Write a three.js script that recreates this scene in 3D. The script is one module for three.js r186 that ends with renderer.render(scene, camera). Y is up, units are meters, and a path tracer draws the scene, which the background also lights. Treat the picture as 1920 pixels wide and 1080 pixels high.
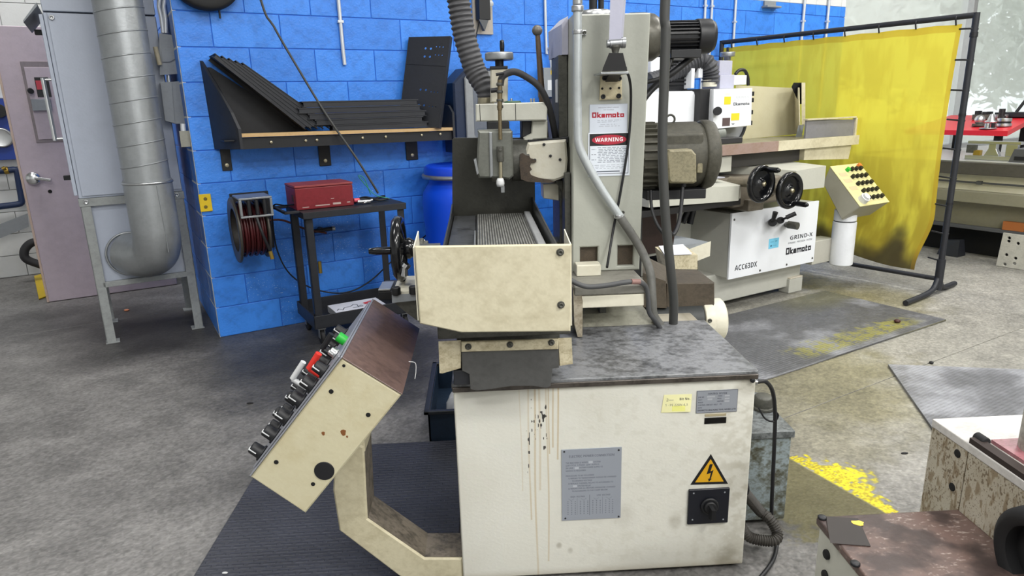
import * as THREE from 'three';
import { RoundedBoxGeometry } from 'three/addons/geometries/RoundedBoxGeometry.js';
import { ConvexGeometry } from 'three/addons/geometries/ConvexGeometry.js';
import { mergeGeometries } from 'three/addons/utils/BufferGeometryUtils.js';
import { RectAreaLightUniformsLib } from 'three/addons/lights/RectAreaLightUniformsLib.js';

// ---------------------------------------------------------------- camera, sky, lamps, exposure
const scene = new THREE.Scene();
const camera = new THREE.PerspectiveCamera(2 * Math.atan(540 / 1260) * 180 / Math.PI, 16 / 9, 0.05, 120);
camera.rotation.order = 'YXZ';
camera.position.set(0, 1.43, 0);
camera.rotation.set(-15.1 * Math.PI / 180, -2.4 * Math.PI / 180, -1.6 * Math.PI / 180);
scene.add(camera);
const renderer = new THREE.WebGLRenderer({ antialias: true });
renderer.toneMapping = THREE.LinearToneMapping;
renderer.toneMappingExposure = 1.9;
renderer.shadowMap.enabled = true;
RectAreaLightUniformsLib.init();
scene.background = new THREE.Color(0.92, 0.965, 1.0);
scene.backgroundIntensity = 1.45;
const LAMP_POWER = 13, LAMP_COLOR = new THREE.Color(1.0, 0.985, 0.95), CEIL = 4.3;
// unseen ceiling troffers, the pair farthest out added to brighten front faces: place in the wall frame [along the blue wall, out from it], length, relative strength
const LAMPS = [[1.0, 6.2, 1.2, 1.9], [-0.4, 8.4, 1.2, 1.9], [2.8, 8.4, 1.2, 2.1], [4.2, 5.6, 1.2, 1.9], [4.2, 2.6, 1.2, 1.1], [1.4, 2.6, 1.2, 0.75], [-1.4, 3.0, 1.2, 0.8], [-1.8, 6.2, 1.2, 1.3], [7.0, 2.4, 1.2, 2.0], [7.2, 5.4, 1.2, 1.4], [-1.0, -1.4, 1.2, 0.9]];

// ---------------------------------------------------------------- helpers
const TH = 28 * Math.PI / 180, CO = Math.cos(TH), SI = Math.sin(TH), ORIGIN = [-1.769, 0, -4.32];
const wallPoint = (a, h, b) => new THREE.Vector3(ORIGIN[0] + a * CO + b * SI, h, ORIGIN[2] - a * SI + b * CO);
let seed = 7;
const rnd = () => { seed = (seed * 1664525 + 1013904223) >>> 0; return seed / 4294967296; };
const rr = (a, b) => a + (b - a) * rnd();
const V = (p) => new THREE.Vector3(p[0], p[1], p[2]);
const lerp = (a, b, t) => a + (b - a) * t;
const clamp = (x, a = 0, b = 1) => Math.min(b, Math.max(a, x));
const sm = (a, b, x) => { const t = clamp((x - a) / (b - a)); return t * t * (3 - 2 * t); };

// geometry: everything comes out non-indexed with position, normal, uv (uv in metres by facing unless kept)
function fin(g, keep) {
  if (g.index) g = g.toNonIndexed();
  if (!g.attributes.normal) g.computeVertexNormals();
  for (const k of Object.keys(g.attributes)) if (!['position', 'normal', 'uv'].includes(k)) g.deleteAttribute(k);
  g.morphAttributes = {};
  if (!keep || !g.attributes.uv) {
    const p = g.attributes.position, n = g.attributes.normal, uv = new Float32Array(p.count * 2);
    for (let i = 0; i < p.count; i += 3) {
      let x = 0, y = 0, z = 0;
      for (let k = 0; k < 3; k++) { x += Math.abs(n.getX(i + k)); y += Math.abs(n.getY(i + k)); z += Math.abs(n.getZ(i + k)); }
      for (let k = 0; k < 3; k++) {
        const j = i + k;
        if (z >= x && z >= y) { uv[2 * j] = p.getX(j); uv[2 * j + 1] = p.getY(j); }
        else if (x >= y) { uv[2 * j] = p.getZ(j); uv[2 * j + 1] = p.getY(j); }
        else { uv[2 * j] = p.getX(j); uv[2 * j + 1] = p.getZ(j); }
      }
    }
    g.setAttribute('uv', new THREE.BufferAttribute(uv, 2));
  }
  return g;
}
const tr = (g, x, y, z) => g.translate(x, y, z);
// box from min corner to max corner, edges rounded by r
function bx(x0, x1, y0, y1, z0, z1, r = 0.003) {
  const w = Math.abs(x1 - x0), h = Math.abs(y1 - y0), d = Math.abs(z1 - z0);
  const q = Math.min(r, w * 0.45, h * 0.45, d * 0.45);
  const g = q > 0 ? new RoundedBoxGeometry(w, h, d, 1, q) : new THREE.BoxGeometry(w, h, d);
  return fin(tr(g, (x0 + x1) / 2, (y0 + y1) / 2, (z0 + z1) / 2));
}
const hull = (pts) => fin(new ConvexGeometry(pts.map(V)));
// polygon in xy, extruded from z0 to z1
function ext(pts, z0, z1, bev = 0.002, holes = []) {
  const s = new THREE.Shape(pts.map((p) => new THREE.Vector2(p[0], p[1])));
  for (const h of holes) s.holes.push(h);
  const d = Math.abs(z1 - z0), b = Math.min(bev, d * 0.4);
  const g = new THREE.ExtrudeGeometry(s, { depth: d - 2 * b, bevelEnabled: b > 0, bevelThickness: b, bevelSize: b, bevelOffset: -b, bevelSegments: 1, curveSegments: 10 });
  return fin(tr(g, 0, 0, Math.min(z0, z1) + b));
}
// polygon in (b, h) [z, y], extruded along x from x0 to x1
function extX(pts, x0, x1, bev = 0.002) {
  const g = ext(pts.map((p) => [-p[0], p[1]]), x0, x1, bev);
  return fin(g.rotateY(Math.PI / 2));
}
const circle = (x, y, r) => { const p = new THREE.Path(); p.absarc(x, y, r, 0, Math.PI * 2, true); return p; };
const rectHole = (x0, x1, y0, y1) => { const p = new THREE.Path(); p.moveTo(x0, y0); p.lineTo(x0, y1); p.lineTo(x1, y1); p.lineTo(x1, y0); p.closePath(); return p; };
// lathe profile [[radius, along]...] around an axis 'x', 'y' or 'z' at a centre
function lathe(prof, axis, c, seg = 28) {
  const g = new THREE.LatheGeometry(prof.map((p) => new THREE.Vector2(Math.max(p[0], 1e-4), p[1])), seg);
  if (axis === 'x') g.rotateZ(-Math.PI / 2);
  if (axis === 'z') g.rotateX(Math.PI / 2);
  return fin(tr(g, ...c));
}
// closed cylinder with small chamfers between along-values s0 and s1
function cyl(axis, c, r, s0, s1, seg = 24, ch = 0.002) {
  const k = Math.min(ch, r * 0.3, Math.abs(s1 - s0) * 0.3);
  return lathe([[0, s0], [r - k, s0], [r, s0 + k], [r, s1 - k], [r - k, s1], [0, s1]], axis, c, seg);
}
// cylinder between two points
function rod(p, q, r, seg = 14, r2 = r) {
  const a = V(p), b = V(q), L = a.distanceTo(b);
  const g = new THREE.CylinderGeometry(r2, r, L, seg);
  g.applyQuaternion(new THREE.Quaternion().setFromUnitVectors(new THREE.Vector3(0, 1, 0), b.clone().sub(a).normalize()));
  return fin(tr(g, (p[0] + q[0]) / 2, (p[1] + q[1]) / 2, (p[2] + q[2]) / 2));
}
// tube through points; radius may be a function of t and the arc length
function tube(pts, r, seg = 60, rad = 10, tension = 0.5) {
  const c = new THREE.CatmullRomCurve3(pts.map(V), false, 'catmullrom', tension);
  const g = new THREE.TubeGeometry(c, seg, typeof r === 'number' ? r : 1, rad, false);
  if (typeof r !== 'number') {
    const L = c.getLength(), p = g.attributes.position;
    for (let i = 0; i <= seg; i++) {
      const o = c.getPointAt(i / seg), R = r(i / seg, L);
      for (let j = 0; j <= rad; j++) { const k = i * (rad + 1) + j; p.setXYZ(k, o.x + (p.getX(k) - o.x) * R, o.y + (p.getY(k) - o.y) * R, o.z + (p.getZ(k) - o.z) * R); }
    }
    g.computeVertexNormals();
  }
  const e0 = c.getPointAt(0), e1 = c.getPointAt(1), R0 = typeof r === 'number' ? r : r(0, 1), R1 = typeof r === 'number' ? r : r(1, 1);
  const caps = [[e0, c.getTangentAt(0).negate(), R0], [e1, c.getTangentAt(1), R1]].map(([e, d, R]) => {
    const k = new THREE.CircleGeometry(R, rad); k.applyQuaternion(new THREE.Quaternion().setFromUnitVectors(new THREE.Vector3(0, 0, 1), d)); return fin(k.translate(e.x, e.y, e.z));
  });
  return mergeGeometries([fin(g), ...caps]);
}
// hexagon bolt head or cap screw facing along an axis
const bolt = (axis, c, r, h) => lathe([[0, 0], [r, 0], [r, h * 0.8], [r * 0.85, h], [r * 0.5, h], [r * 0.45, h * 0.55], [0, h * 0.55]], axis, c, 12);
// planar uv 0..1 over a rectangle in x/y
function planar(g, x0, y0, w, h) {
  const p = g.attributes.position, uv = g.attributes.uv;
  for (let i = 0; i < p.count; i++) uv.setXY(i, (p.getX(i) - x0) / w, (p.getY(i) - y0) / h);
  return g;
}

// ---------------------------------------------------------------- scene graph
const offs = new WeakMap(), used = {};
const numbered = (n) => { const k = used[n] = (used[n] ?? -1) + 1; return k ? n + '_' + String(k).padStart(3, '0') : n; };
function tag(o, label, category, group, kind) {
  if (label) o.userData.label = label;
  if (category) o.userData.category = category;
  if (group) o.userData.group = group;
  if (kind) o.userData.kind = kind;
  return o;
}
function place(o, at, wall) {
  if (wall) { o.position.copy(wallPoint(...at)); o.rotation.y = TH; } else o.position.set(...at);
  offs.set(o, at); scene.add(o); return o;
}
const thingW = (name, label, category, at, group) => { const o = new THREE.Group(); o.name = numbered(name); return tag(place(o, at, true), label, category, group); };
const thingM = (name, label, category, at, group) => { const o = new THREE.Group(); o.name = numbered(name); return tag(place(o, at, false), label, category, group); };
const join = (g) => (Array.isArray(g) ? (g.length > 1 ? mergeGeometries(g) : g[0]) : g);
function part(parent, name, g, m, label) {
  g = join(g); const at = offs.get(parent);
  g.translate(-at[0], -at[1], -at[2]);
  const o = new THREE.Mesh(g, m); o.name = name; offs.set(o, at); parent.add(o);
  if (label) o.userData.label = label;
  return o;
}
function solo(wall, name, label, category, at, g, m, group, kind) {
  g = join(g); g.translate(-at[0], -at[1], -at[2]);
  const o = new THREE.Mesh(g, m); o.name = kind === 'structure' ? name : numbered(name);
  return tag(place(o, at, wall), label, category, group, kind);
}
const struct = (name, g, m, wall = true) => solo(wall, name, null, null, [0, 0, 0], g, m, null, 'structure');

// ---------------------------------------------------------------- noise and materials
const PERM = new Uint8Array(512);
{ let s = 99; const p = [...Array(256).keys()]; for (let i = 255; i > 0; i--) { s = (s * 1103515245 + 12345) & 0x7fffffff; const j = s % (i + 1); [p[i], p[j]] = [p[j], p[i]]; } for (let i = 0; i < 512; i++) PERM[i] = p[i & 255]; }
const hash = (x, y) => PERM[PERM[x & 255] + (y & 255)] / 255;
function vnoise(x, y, px = 256, py = 256) {
  const xi = Math.floor(x), yi = Math.floor(y), fx = x - xi, fy = y - yi, u = fx * fx * (3 - 2 * fx), v = fy * fy * (3 - 2 * fy);
  const x0 = ((xi % px) + px) % px, x1 = (x0 + 1) % px, y0 = ((yi % py) + py) % py, y1 = (y0 + 1) % py;
  return lerp(lerp(hash(x0, y0), hash(x1, y0), u), lerp(hash(x0, y1), hash(x1, y1), u), v);
}
function fbm(x, y, o = 5, per = 256) { let s = 0, a = 0.5, t = 0; for (let i = 0; i < o; i++) { s += a * vnoise(x, y, per, per); t += a; a *= 0.55; x *= 2; y *= 2; per *= 2; x += 0; } return s / t; }
function dataTex(w, h, fn, srgb, wrap = THREE.RepeatWrapping) {
  const d = new Uint8Array(w * h * 4);
  for (let j = 0; j < h; j++) for (let i = 0; i < w; i++) { const c = fn(i / w, j / h), k = 4 * (j * w + i); d[k] = clamp(c[0]) * 255; d[k + 1] = clamp(c[1]) * 255; d[k + 2] = clamp(c[2]) * 255; d[k + 3] = 255; }
  const t = new THREE.DataTexture(d, w, h); t.wrapS = t.wrapT = wrap; t.magFilter = THREE.LinearFilter; t.minFilter = THREE.LinearMipmapLinearFilter; t.generateMipmaps = true;
  if (srgb) t.colorSpace = THREE.SRGBColorSpace; t.needsUpdate = true; return t;
}
const hex = (c) => [(c >> 16 & 255) / 255, (c >> 8 & 255) / 255, (c & 255) / 255];
const mix3 = (a, b, t) => [lerp(a[0], b[0], t), lerp(a[1], b[1], t), lerp(a[2], b[2], t)];
const fineBump = dataTex(256, 256, (u, v) => { const n = fbm(u * 16, v * 16, 4, 16); return [n, n, n]; });
fineBump.repeat.set(6, 6);
// paint or metal with blotches of dirt: amount 0..1, size = metres per tile, streak > 1 stretches blotches vertically.
// A handful of dirt patterns is shared: each keeps a warm dark tint in its blotches and multiplies the paint's own colour.
const dirtMaps = {};
function grime(base, dirt, amount = 0.4, { size = 0.6, rough = 0.5, metal = 0, streak = 1, fine = 0.25, bump = 0.0004, clear = 0 } = {}) {
  const A = hex(base), D = hex(dirt), lum = (c) => (c[0] + c[1] + c[2]) / 3, k = clamp(lum(D) / lum(A), 0.25, 0.9);
  const warm = D[0] - D[2] > 0.09 ? 1 : 0, kq = Math.round(k * 4) / 4, aq = Math.round(amount * 4) / 4, fq = fine > 0.4 ? 0.6 : 0.25, key = [kq, aq, fq, warm, streak].join();
  const src = dirtMaps[key] ??= dataTex(256, 256, (u, v) => {
    const big = fbm(u * 4 * streak, v * 4, 5, 4 * streak), small = fbm(u * 24 + 3, v * 24, 3, 24);
    const spk = vnoise(u * 90, v * 90, 90, 90), q = clamp((aq > 0.8 ? 0.62 : 0.34) * aq * sm(0.36, 0.86, big * 0.7 + small * 0.32) + 0.8 * fq * aq * (small - 0.4) + 0.5 * fq * aq * (spk - 0.5));
    return mix3([1, 1, 1], warm ? [kq * 1.05, kq * 0.95, kq * 0.74] : [kq, kq, kq], q);
  }, true);
  const t = src.clone(); t.repeat.set(1 / size, 1 / size); t.offset.set((base % 97) / 97, (base % 89) / 89); t.needsUpdate = true;
  const m = new THREE.MeshPhysicalMaterial({ color: base, map: t, roughness: rough, metalness: metal, bumpMap: bump ? fineBump : null, bumpScale: bump });
  if (clear) { m.clearcoat = clear; m.clearcoatRoughness = 0.25; }
  return m;
}
const plain = (c, rough = 0.5, metal = 0) => new THREE.MeshStandardMaterial({ color: c, roughness: rough, metalness: metal });
function canvasTex(w, h, draw) {
  const c = document.createElement('canvas'); c.width = w; c.height = h; const x = c.getContext('2d'); draw(x, w, h);
  const t = new THREE.CanvasTexture(c); t.colorSpace = THREE.SRGBColorSpace; t.anisotropy = 8; return t;
}
const printed = (w, h, draw, rough = 0.45, metal = 0) => new THREE.MeshStandardMaterial({ map: canvasTex(w, h, draw), roughness: rough, metalness: metal });

const M = {
  cream: grime(0xdedac8, 0x8b8068, 0.35, { size: 0.7, rough: 0.42 }),
  creamWorn: grime(0xcbc2a6, 0x5d4c34, 0.85, { size: 0.3, rough: 0.55, fine: 0.6 }),
  creamYellow: grime(0xd0c9af, 0x857a55, 0.4, { size: 0.5, rough: 0.42 }),
  greyCream: grime(0xbfbfb4, 0x85857c, 0.35, { size: 0.8, rough: 0.45 }),
  white: grime(0xeceff4, 0xb9bcc2, 0.3, { size: 0.8, rough: 0.4 }),
  lavender: grime(0xb3b4c6, 0x8d8d9c, 0.35, { size: 0.6, rough: 0.45 }),
  darkTop: grime(0x7d7f82, 0x35322f, 1.25, { size: 0.42, rough: 0.3, fine: 0.5 }),
  dirtyMetal: grime(0x55554f, 0x22211f, 0.8, { size: 0.3, rough: 0.5, metal: 0.3, fine: 0.5 }),
  brownBlock: grime(0x51483c, 0x27221c, 0.7, { size: 0.35, rough: 0.6, fine: 0.6 }),
  motor: grime(0x4c4a40, 0x2c2b25, 0.7, { size: 0.3, rough: 0.6, fine: 0.5 }),
  motorBox: grime(0x8c856b, 0x45412f, 0.8, { size: 0.18, rough: 0.6, fine: 0.7 }),
  blackFin: plain(0x15161a, 0.42), black: plain(0x141519, 0.5), blackGloss: plain(0x0f1013, 0.16), rubber: plain(0x1b1b1d, 0.75),
  blackSteel: grime(0x23252b, 0x121316, 0.5, { size: 0.5, rough: 0.5 }),
  steel: grime(0xa4a7aa, 0x6a6a68, 0.5, { size: 0.4, rough: 0.35, metal: 0.75 }),
  chrome: plain(0xd6d8da, 0.14, 1), bright: plain(0xc4c6c8, 0.3, 0.9), nickel: plain(0xb0a890, 0.32, 0.9),
  conduit: plain(0xd4d8dd, 0.35, 0.35), greyConduit: grime(0xbcc2c4, 0x7b7d7c, 0.4, { size: 0.3, rough: 0.36, metal: 0.3 }),
  greyBox: grime(0x8b9095, 0x5d6063, 0.4, { size: 0.4, rough: 0.5 }),
  cabinet: grime(0xb3bbcb, 0x7e8592, 0.35, { size: 1.1, rough: 0.42 }),
  galv: grime(0xa9adb0, 0x74777a, 0.55, { size: 0.45, rough: 0.36, metal: 0.6, streak: 2 }),
  legGrey: grime(0x9b9f9f, 0x5c5850, 0.6, { size: 0.4, rough: 0.5 }),
  door: grime(0xc2b4be, 0x8e8084, 0.4, { size: 0.9, rough: 0.45 }),
  brownPanel: grime(0x6a5650, 0x34292a, 0.7, { size: 0.35, rough: 0.4, fine: 0.5 }),
  hose: plain(0x2b2b2e, 0.62), greyHose: plain(0x4c4d4f, 0.55), cable: plain(0x3f403f, 0.5),
  red: grime(0x7d1f28, 0x4a1418, 0.5, { size: 0.4, rough: 0.42 }), drum: plain(0x0d4fe6, 0.34), drumLid: plain(0x1547d8, 0.3),
  yellow: plain(0xd8b81c, 0.45), green: plain(0x1fae38, 0.4), dullGreen: plain(0x1d4a2c, 0.45), redPlastic: plain(0xd8352b, 0.4), tableRed: plain(0xc9202c, 0.4),
  whitePlastic: plain(0xd8dadb, 0.4), wood: grime(0xc8a878, 0x8a6b43, 0.5, { size: 0.3, rough: 0.7, streak: 1 }), paper: plain(0xe6e8f0, 0.7), dark: plain(0x0b0b0c, 0.8),
  cardboard: plain(0xa5622f, 0.8), brass: plain(0xb89a4a, 0.35, 0.8),
};

// ---------------------------------------------------------------- the room
{
  // powder line on the floor (spilled yellow powder beside the grinder) and other stains, all in wall-frame metres
  const P1 = [1.76, 0, 3.065], P2 = [1.715, 0, 3.519], dx = P2[0] - P1[0], dz = P2[2] - P1[2], L = Math.hypot(dx, dz);
  const spots = [[[2.509, 0, 2.778], 0.55, 0.5], [[4.209, 0, 1.921], 0.5, 0.45], [[2.184, 0, 2.745], 0.45, 0.4], [[2.515, 0, 2.97], 0.35, 0.35], [[2.666, 0, 2.192], 0.4, 0.4], [[2.677, 0, 2.504], 0.7, 0.5], [[2.028, 0, 3.002], 0.4, 0.3], [[4.201, 0, 1.298], 0.35, 0.9], [[4.088, 0, 1.833], 0.45, 0.6]];
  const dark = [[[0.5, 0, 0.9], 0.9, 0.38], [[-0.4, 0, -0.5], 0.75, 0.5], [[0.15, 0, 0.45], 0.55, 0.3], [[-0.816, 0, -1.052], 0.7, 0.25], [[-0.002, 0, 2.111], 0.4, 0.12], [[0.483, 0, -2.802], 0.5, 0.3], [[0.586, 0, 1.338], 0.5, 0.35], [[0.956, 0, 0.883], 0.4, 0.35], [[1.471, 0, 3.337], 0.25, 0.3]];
  const map = dataTex(2048, 2048, (u, v) => {
    const a = u * 11 - 3.5, b = v * 11 - 5;
    const n1 = fbm(a * 0.9 + 40, b * 2.2 + 40, 4), n2 = fbm(a * 7 + 30, b * 7 + 50, 4), n3 = vnoise(a * 60 + 50, b * 60 + 50), n4 = vnoise(a * 150, b * 150);
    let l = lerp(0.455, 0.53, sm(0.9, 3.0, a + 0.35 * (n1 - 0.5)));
    l += 0.13 * (n1 - 0.5) + 0.17 * (n2 - 0.5) + 0.10 * (n3 - 0.5) + 0.15 * (n4 - 0.5);
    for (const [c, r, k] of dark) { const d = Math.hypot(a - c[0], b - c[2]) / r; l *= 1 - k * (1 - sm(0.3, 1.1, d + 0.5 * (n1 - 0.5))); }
    let col = [l * 1.0, l * 0.985, l * lerp(0.97, 0.93, sm(0.9, 3.0, a))], yel = 0;
    for (const [c, r, k] of spots) { const d = Math.hypot(a - c[0], b - c[2]) / r; yel = Math.max(yel, k * (1 - sm(0.3, 1.05, d + 0.9 * (n2 - 0.5)))); }
    col = mix3(col, [l * 0.84, l * 0.78, l * 0.46], yel * 0.85);
    const px = a - P1[0], pz = b - P1[2], t = (px * dx + pz * dz) / (L * L), s = (px * dz - pz * dx) / L;
    if (t > -0.1 && t < 1.05) {
      const e = (n2 - 0.5) * 0.05 + (n3 - 0.5) * 0.035, wd = 0.015 + 0.165 * Math.sin(Math.PI * clamp(t * 0.95 + 0.03)) * (1 - 0.35 * t);
      const q = sm(-0.012, 0.004, s + e * 0.2) * (1 - sm(wd * 0.6, wd, s + e * 3.2));
      const hole = sm(0.60, 0.66, n2 * 0.5 + n3 * 0.5);
      col = mix3(col, mix3([0.86, 0.80, 0.13], [0.60, 0.54, 0.10], sm(0.35, 0.65, n2 * 0.5 + n4 * 0.5)), q * (1 - hole) * (t > 0 && t < 1 ? 1 : 0));
      const wet = sm(-0.4, -0.32, s + e * 3) * (1 - sm(-0.012, 0.0, s));
      col = mix3(col, mix3([0.26, 0.24, 0.12], [0.42, 0.40, 0.27], 0.5 * n2 + 0.5 * n4), wet * 0.85 * (t > -0.05 && t < 0.98 ? 1 : 0));
    }
    return col;
  }, true, THREE.MirroredRepeatWrapping);
  map.repeat.set(1 / 11, 1 / 11); map.offset.set(3.5 / 11, 5 / 11);
  const conc = new THREE.MeshStandardMaterial({ map, roughness: 0.52, bumpMap: fineBump, bumpScale: 0.0012 });
  const floor = struct('floor', bx(-6.4, 13.4, -0.4, -0.012, -8, 9.9, 0), plain(0x6c6a64, 0.9));
  for (const [b0, b1] of [[-8, -0.8925], [-0.8885, 2.818], [2.8215, 9.9]]) part(floor, 'floor_slab', bx(-6.4, 13.4, -0.14, 0, b0, b1, 0.003), conc);
}
const bluePaint = [], whitePaint = [];
for (let i = 0; i < 4; i++) {
  const chips = i === 3, k = [0x3c8af0, 0x3a86ea, 0x3f8ef4, 0x377fe0][i];
  const t = dataTex(256, 128, (u, v) => {
    const n = fbm(u * 8 + 3, v * 4 + i * 11, 4, 8), s = vnoise(u * 80, v * 40 + i * 7, 80, 40), bse = hex(k);
    let c = mix3(bse, [bse[0] * 0.72, bse[1] * 0.74, bse[2] * 0.78], 0.4 * sm(0.4, 0.9, n));
    if (chips && s > 0.92) c = [0.75, 0.83, 0.92];
    return c;
  }, true);
  t.repeat.set(1 / 0.406, 1 / 0.203); t.offset.set(0.5, 0.5);
  bluePaint.push(new THREE.MeshStandardMaterial({ map: t, roughness: 0.42, bumpMap: fineBump, bumpScale: 0.0016 }));
}
whitePaint.push(grime(0xe0e2e2, 0xc4c4bf, 0.3, { size: 0.9, rough: 0.5 }), grime(0xdcdeDE, 0xbfbfb8, 0.35, { size: 0.9, rough: 0.5 }));
// concrete blocks: each one proud of the painted joints behind it; axis 'a' runs along the blue wall, axis 'b' along its return
const blockGeo = {};
function block(parent, w, h, d, m, pos, turned) {
  const key = [w, h, d].map((x) => x.toFixed(3)).join();
  const g = blockGeo[key] ??= fin(new RoundedBoxGeometry(w, h, d, 1, 0.004));
  const o = new THREE.Mesh(g, m); o.name = 'block'; o.position.set(...pos); if (turned) o.rotation.y = Math.PI / 2; parent.add(o);
}
const COURSE = 0.203, JOINT = 0.0045;
{
  const blueBack = plain(0x2d6ccb, 0.6), whiteWall = whitePaint[0];
  const wb = struct('wall_back', bx(0, 6.37, 0, CEIL + 0.3, -0.3, -0.007, 0), whiteWall);
  part(wb, 'painted_joint', bx(0.02, 6.36, 0, 2.33, -0.02, -0.0055, 0), blueBack);
  for (let c = 0; c < 12; c++) {
    const off = c % 2 ? 0.203 : 0, top = c === 11;
    for (let i = -1; i < 16; i++) {
      let a0 = i * 0.406 + off, a1 = a0 + 0.406; a0 = Math.max(a0, 0); a1 = Math.min(a1, 6.37);
      if (a1 - a0 < 0.05) continue;
      const w = a1 - a0 - JOINT * 0.7, y0 = c * COURSE, chip = c < 5 && a0 < 1.1 && a0 > 0.05;
      const m = bluePaint[chip && (c + i) % 3 !== 2 ? 3 : (i * 7 + c * 5 + 14) % 3];
      if (!top) block(wb, w, COURSE - JOINT, 0.03, m, [(a0 + a1) / 2, y0 + COURSE / 2, -0.015]);
      else { block(wb, w, 0.096, 0.03, m, [(a0 + a1) / 2, y0 + 0.0505, -0.015]); block(wb, w, 0.10, 0.03, whitePaint[(i + 9) % 2], [(a0 + a1) / 2, y0 + 0.15, -0.015]); }
    }
  }
  const wr = struct('wall_return', bx(0.007, 0.28, 0, CEIL + 0.3, -3.2, -0.3, 0), whiteWall);
  for (let c = 0; c < 11; c++) for (let i = 0; i < 5; i++) {
    const b1 = -(i * 0.406 + (c % 2 ? 0 : 0.203)) + 0.2, b0 = b1 - 0.406, q1 = Math.min(b1, -0.032);
    if (q1 - b0 > 0.05) block(wr, q1 - b0 - JOINT, COURSE - JOINT, 0.03, bluePaint[(i + c) % 3], [0.015, c * COURSE + COURSE / 2, (b0 + q1) / 2], true);
  }
  const wl = struct('wall_left_back', bx(-6.2, 0.28, 0, CEIL + 0.3, -3.4, -3.127, 0), whiteWall);
  for (let c = 0; c < 13; c++) for (let i = 0; i < 7; i++) {
    const a0 = -2.9 + i * 0.406 + (c % 2 ? 0.203 : 0);
    block(wl, 0.401, COURSE - 0.004, 0.03, whitePaint[(i + c) % 2], [a0 + 0.203, c * COURSE + COURSE / 2, -3.115]);
  }
  struct('wall_left', bx(-6.4, -6.2, 0, CEIL + 0.3, -3.4, 9.8, 0), whiteWall);
  struct('wall_front', bx(-6.4, 13.4, 0, CEIL + 0.3, 9.6, 9.9, 0), whiteWall);
  struct('wall_right', bx(13.2, 13.4, 0, CEIL + 0.3, -0.3, 9.8, 0), whiteWall);
  struct('ceiling', bx(-6.4, 13.4, CEIL, CEIL + 0.3, -3.4, 9.9, 0), plain(0xd9dadb, 0.7));
  struct('wall_below_window', bx(6.37, 13.4, 0, 0.75, -0.3, 0, 0), whiteWall);
  struct('wall_above_window', bx(6.37, 13.4, 3.7, CEIL + 0.3, -0.3, 0, 0), whiteWall);
  // window band to the right of the blue wall
  const frame = grime(0xb4b6b8, 0x8c8e90, 0.3, { size: 0.5, rough: 0.4, metal: 0.4 });
  const glass = new THREE.MeshPhysicalMaterial({ color: 0xf6f9f8, transmission: 0.72, thickness: 0, roughness: 0.4, ior: 1.45 });
  const bars = [[6.38, 6.43], [9.0, 9.09], [11.1, 11.19], [13.12, 13.19]];
  const w = struct('window_1', [bx(6.38, 13.19, 0.75, 0.81, -0.2, -0.06), bx(6.38, 13.19, 3.63, 3.69, -0.2, -0.06)], frame);
  bars.forEach(([p, q]) => part(w, 'mullion', bx(p, q, 0.81, 3.63, -0.2, -0.06), frame));
  for (let i = 0; i < 3; i++) part(w, 'pane', bx(bars[i][1] + 0.002, bars[i + 1][0] - 0.002, 0.812, 3.628, -0.134, -0.13, 0), glass);
  // outside
  struct('ground_outside', bx(-14, 40, -0.5, -0.1, -40, -3.6, 0), plain(0xb9b8ac, 0.9));
  const leaf = new THREE.MeshPhysicalMaterial({ color: 0xcdd1c6, roughness: 0.9, transmission: 0.5, thickness: 0, side: THREE.DoubleSide }), bark = plain(0x8b8273, 0.9);
  const kinds = ['wide pale tree outside, left behind the window', 'taller tree outside the window, right of its first mullion', 'tree outside at the right edge of the window', 'loose tree farther back outside the window'];
  [[10.2, -7, 4.4, 2.9], [17.2, -8.2, 5.2, 3.4], [26.0, -8.5, 5, 4.0], [17.0, -17.5, 7, 5.0]].forEach(([a, b, H, R], k) => {
    const t = thingW('tree', kinds[k], 'tree', [a, -0.1, b]);
    part(t, 'trunk', [rod([a, -0.1, b], [a + 0.1, H * 0.6, b], 0.16, 10, 0.09), rod([a + 0.1, H * 0.45, b], [a + 0.8, H * 0.8, b + 0.3], 0.07, 8, 0.03), rod([a + 0.05, H * 0.5, b], [a - 0.7, H * 0.85, b - 0.2], 0.07, 8, 0.03)], bark);
    const n = 6000, pos = new Float32Array(n * 9);
    for (let i = 0; i < n; i++) {
      const th = rr(0, 6.283), cz = rr(-0.85, 1), r = R * Math.cbrt(rr(0.15, 1)) * (0.75 + 0.35 * vnoise(th * 2, cz * 4 + k * 9)), s = Math.sqrt(1 - cz * cz);
      const c = [a + r * s * Math.cos(th), H * 0.75 + r * cz * 0.85, b + r * s * Math.sin(th) * 0.8];
      for (let q = 0; q < 3; q++) for (let m = 0; m < 3; m++) pos[i * 9 + q * 3 + m] = c[m] + rr(-0.26, 0.26);
    }
    const g = new THREE.BufferGeometry(); g.setAttribute('position', new THREE.BufferAttribute(pos, 3)); g.computeVertexNormals();
    tag(part(t, 'foliage', fin(g), leaf), null, null, null, 'stuff');
  });
}
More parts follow.
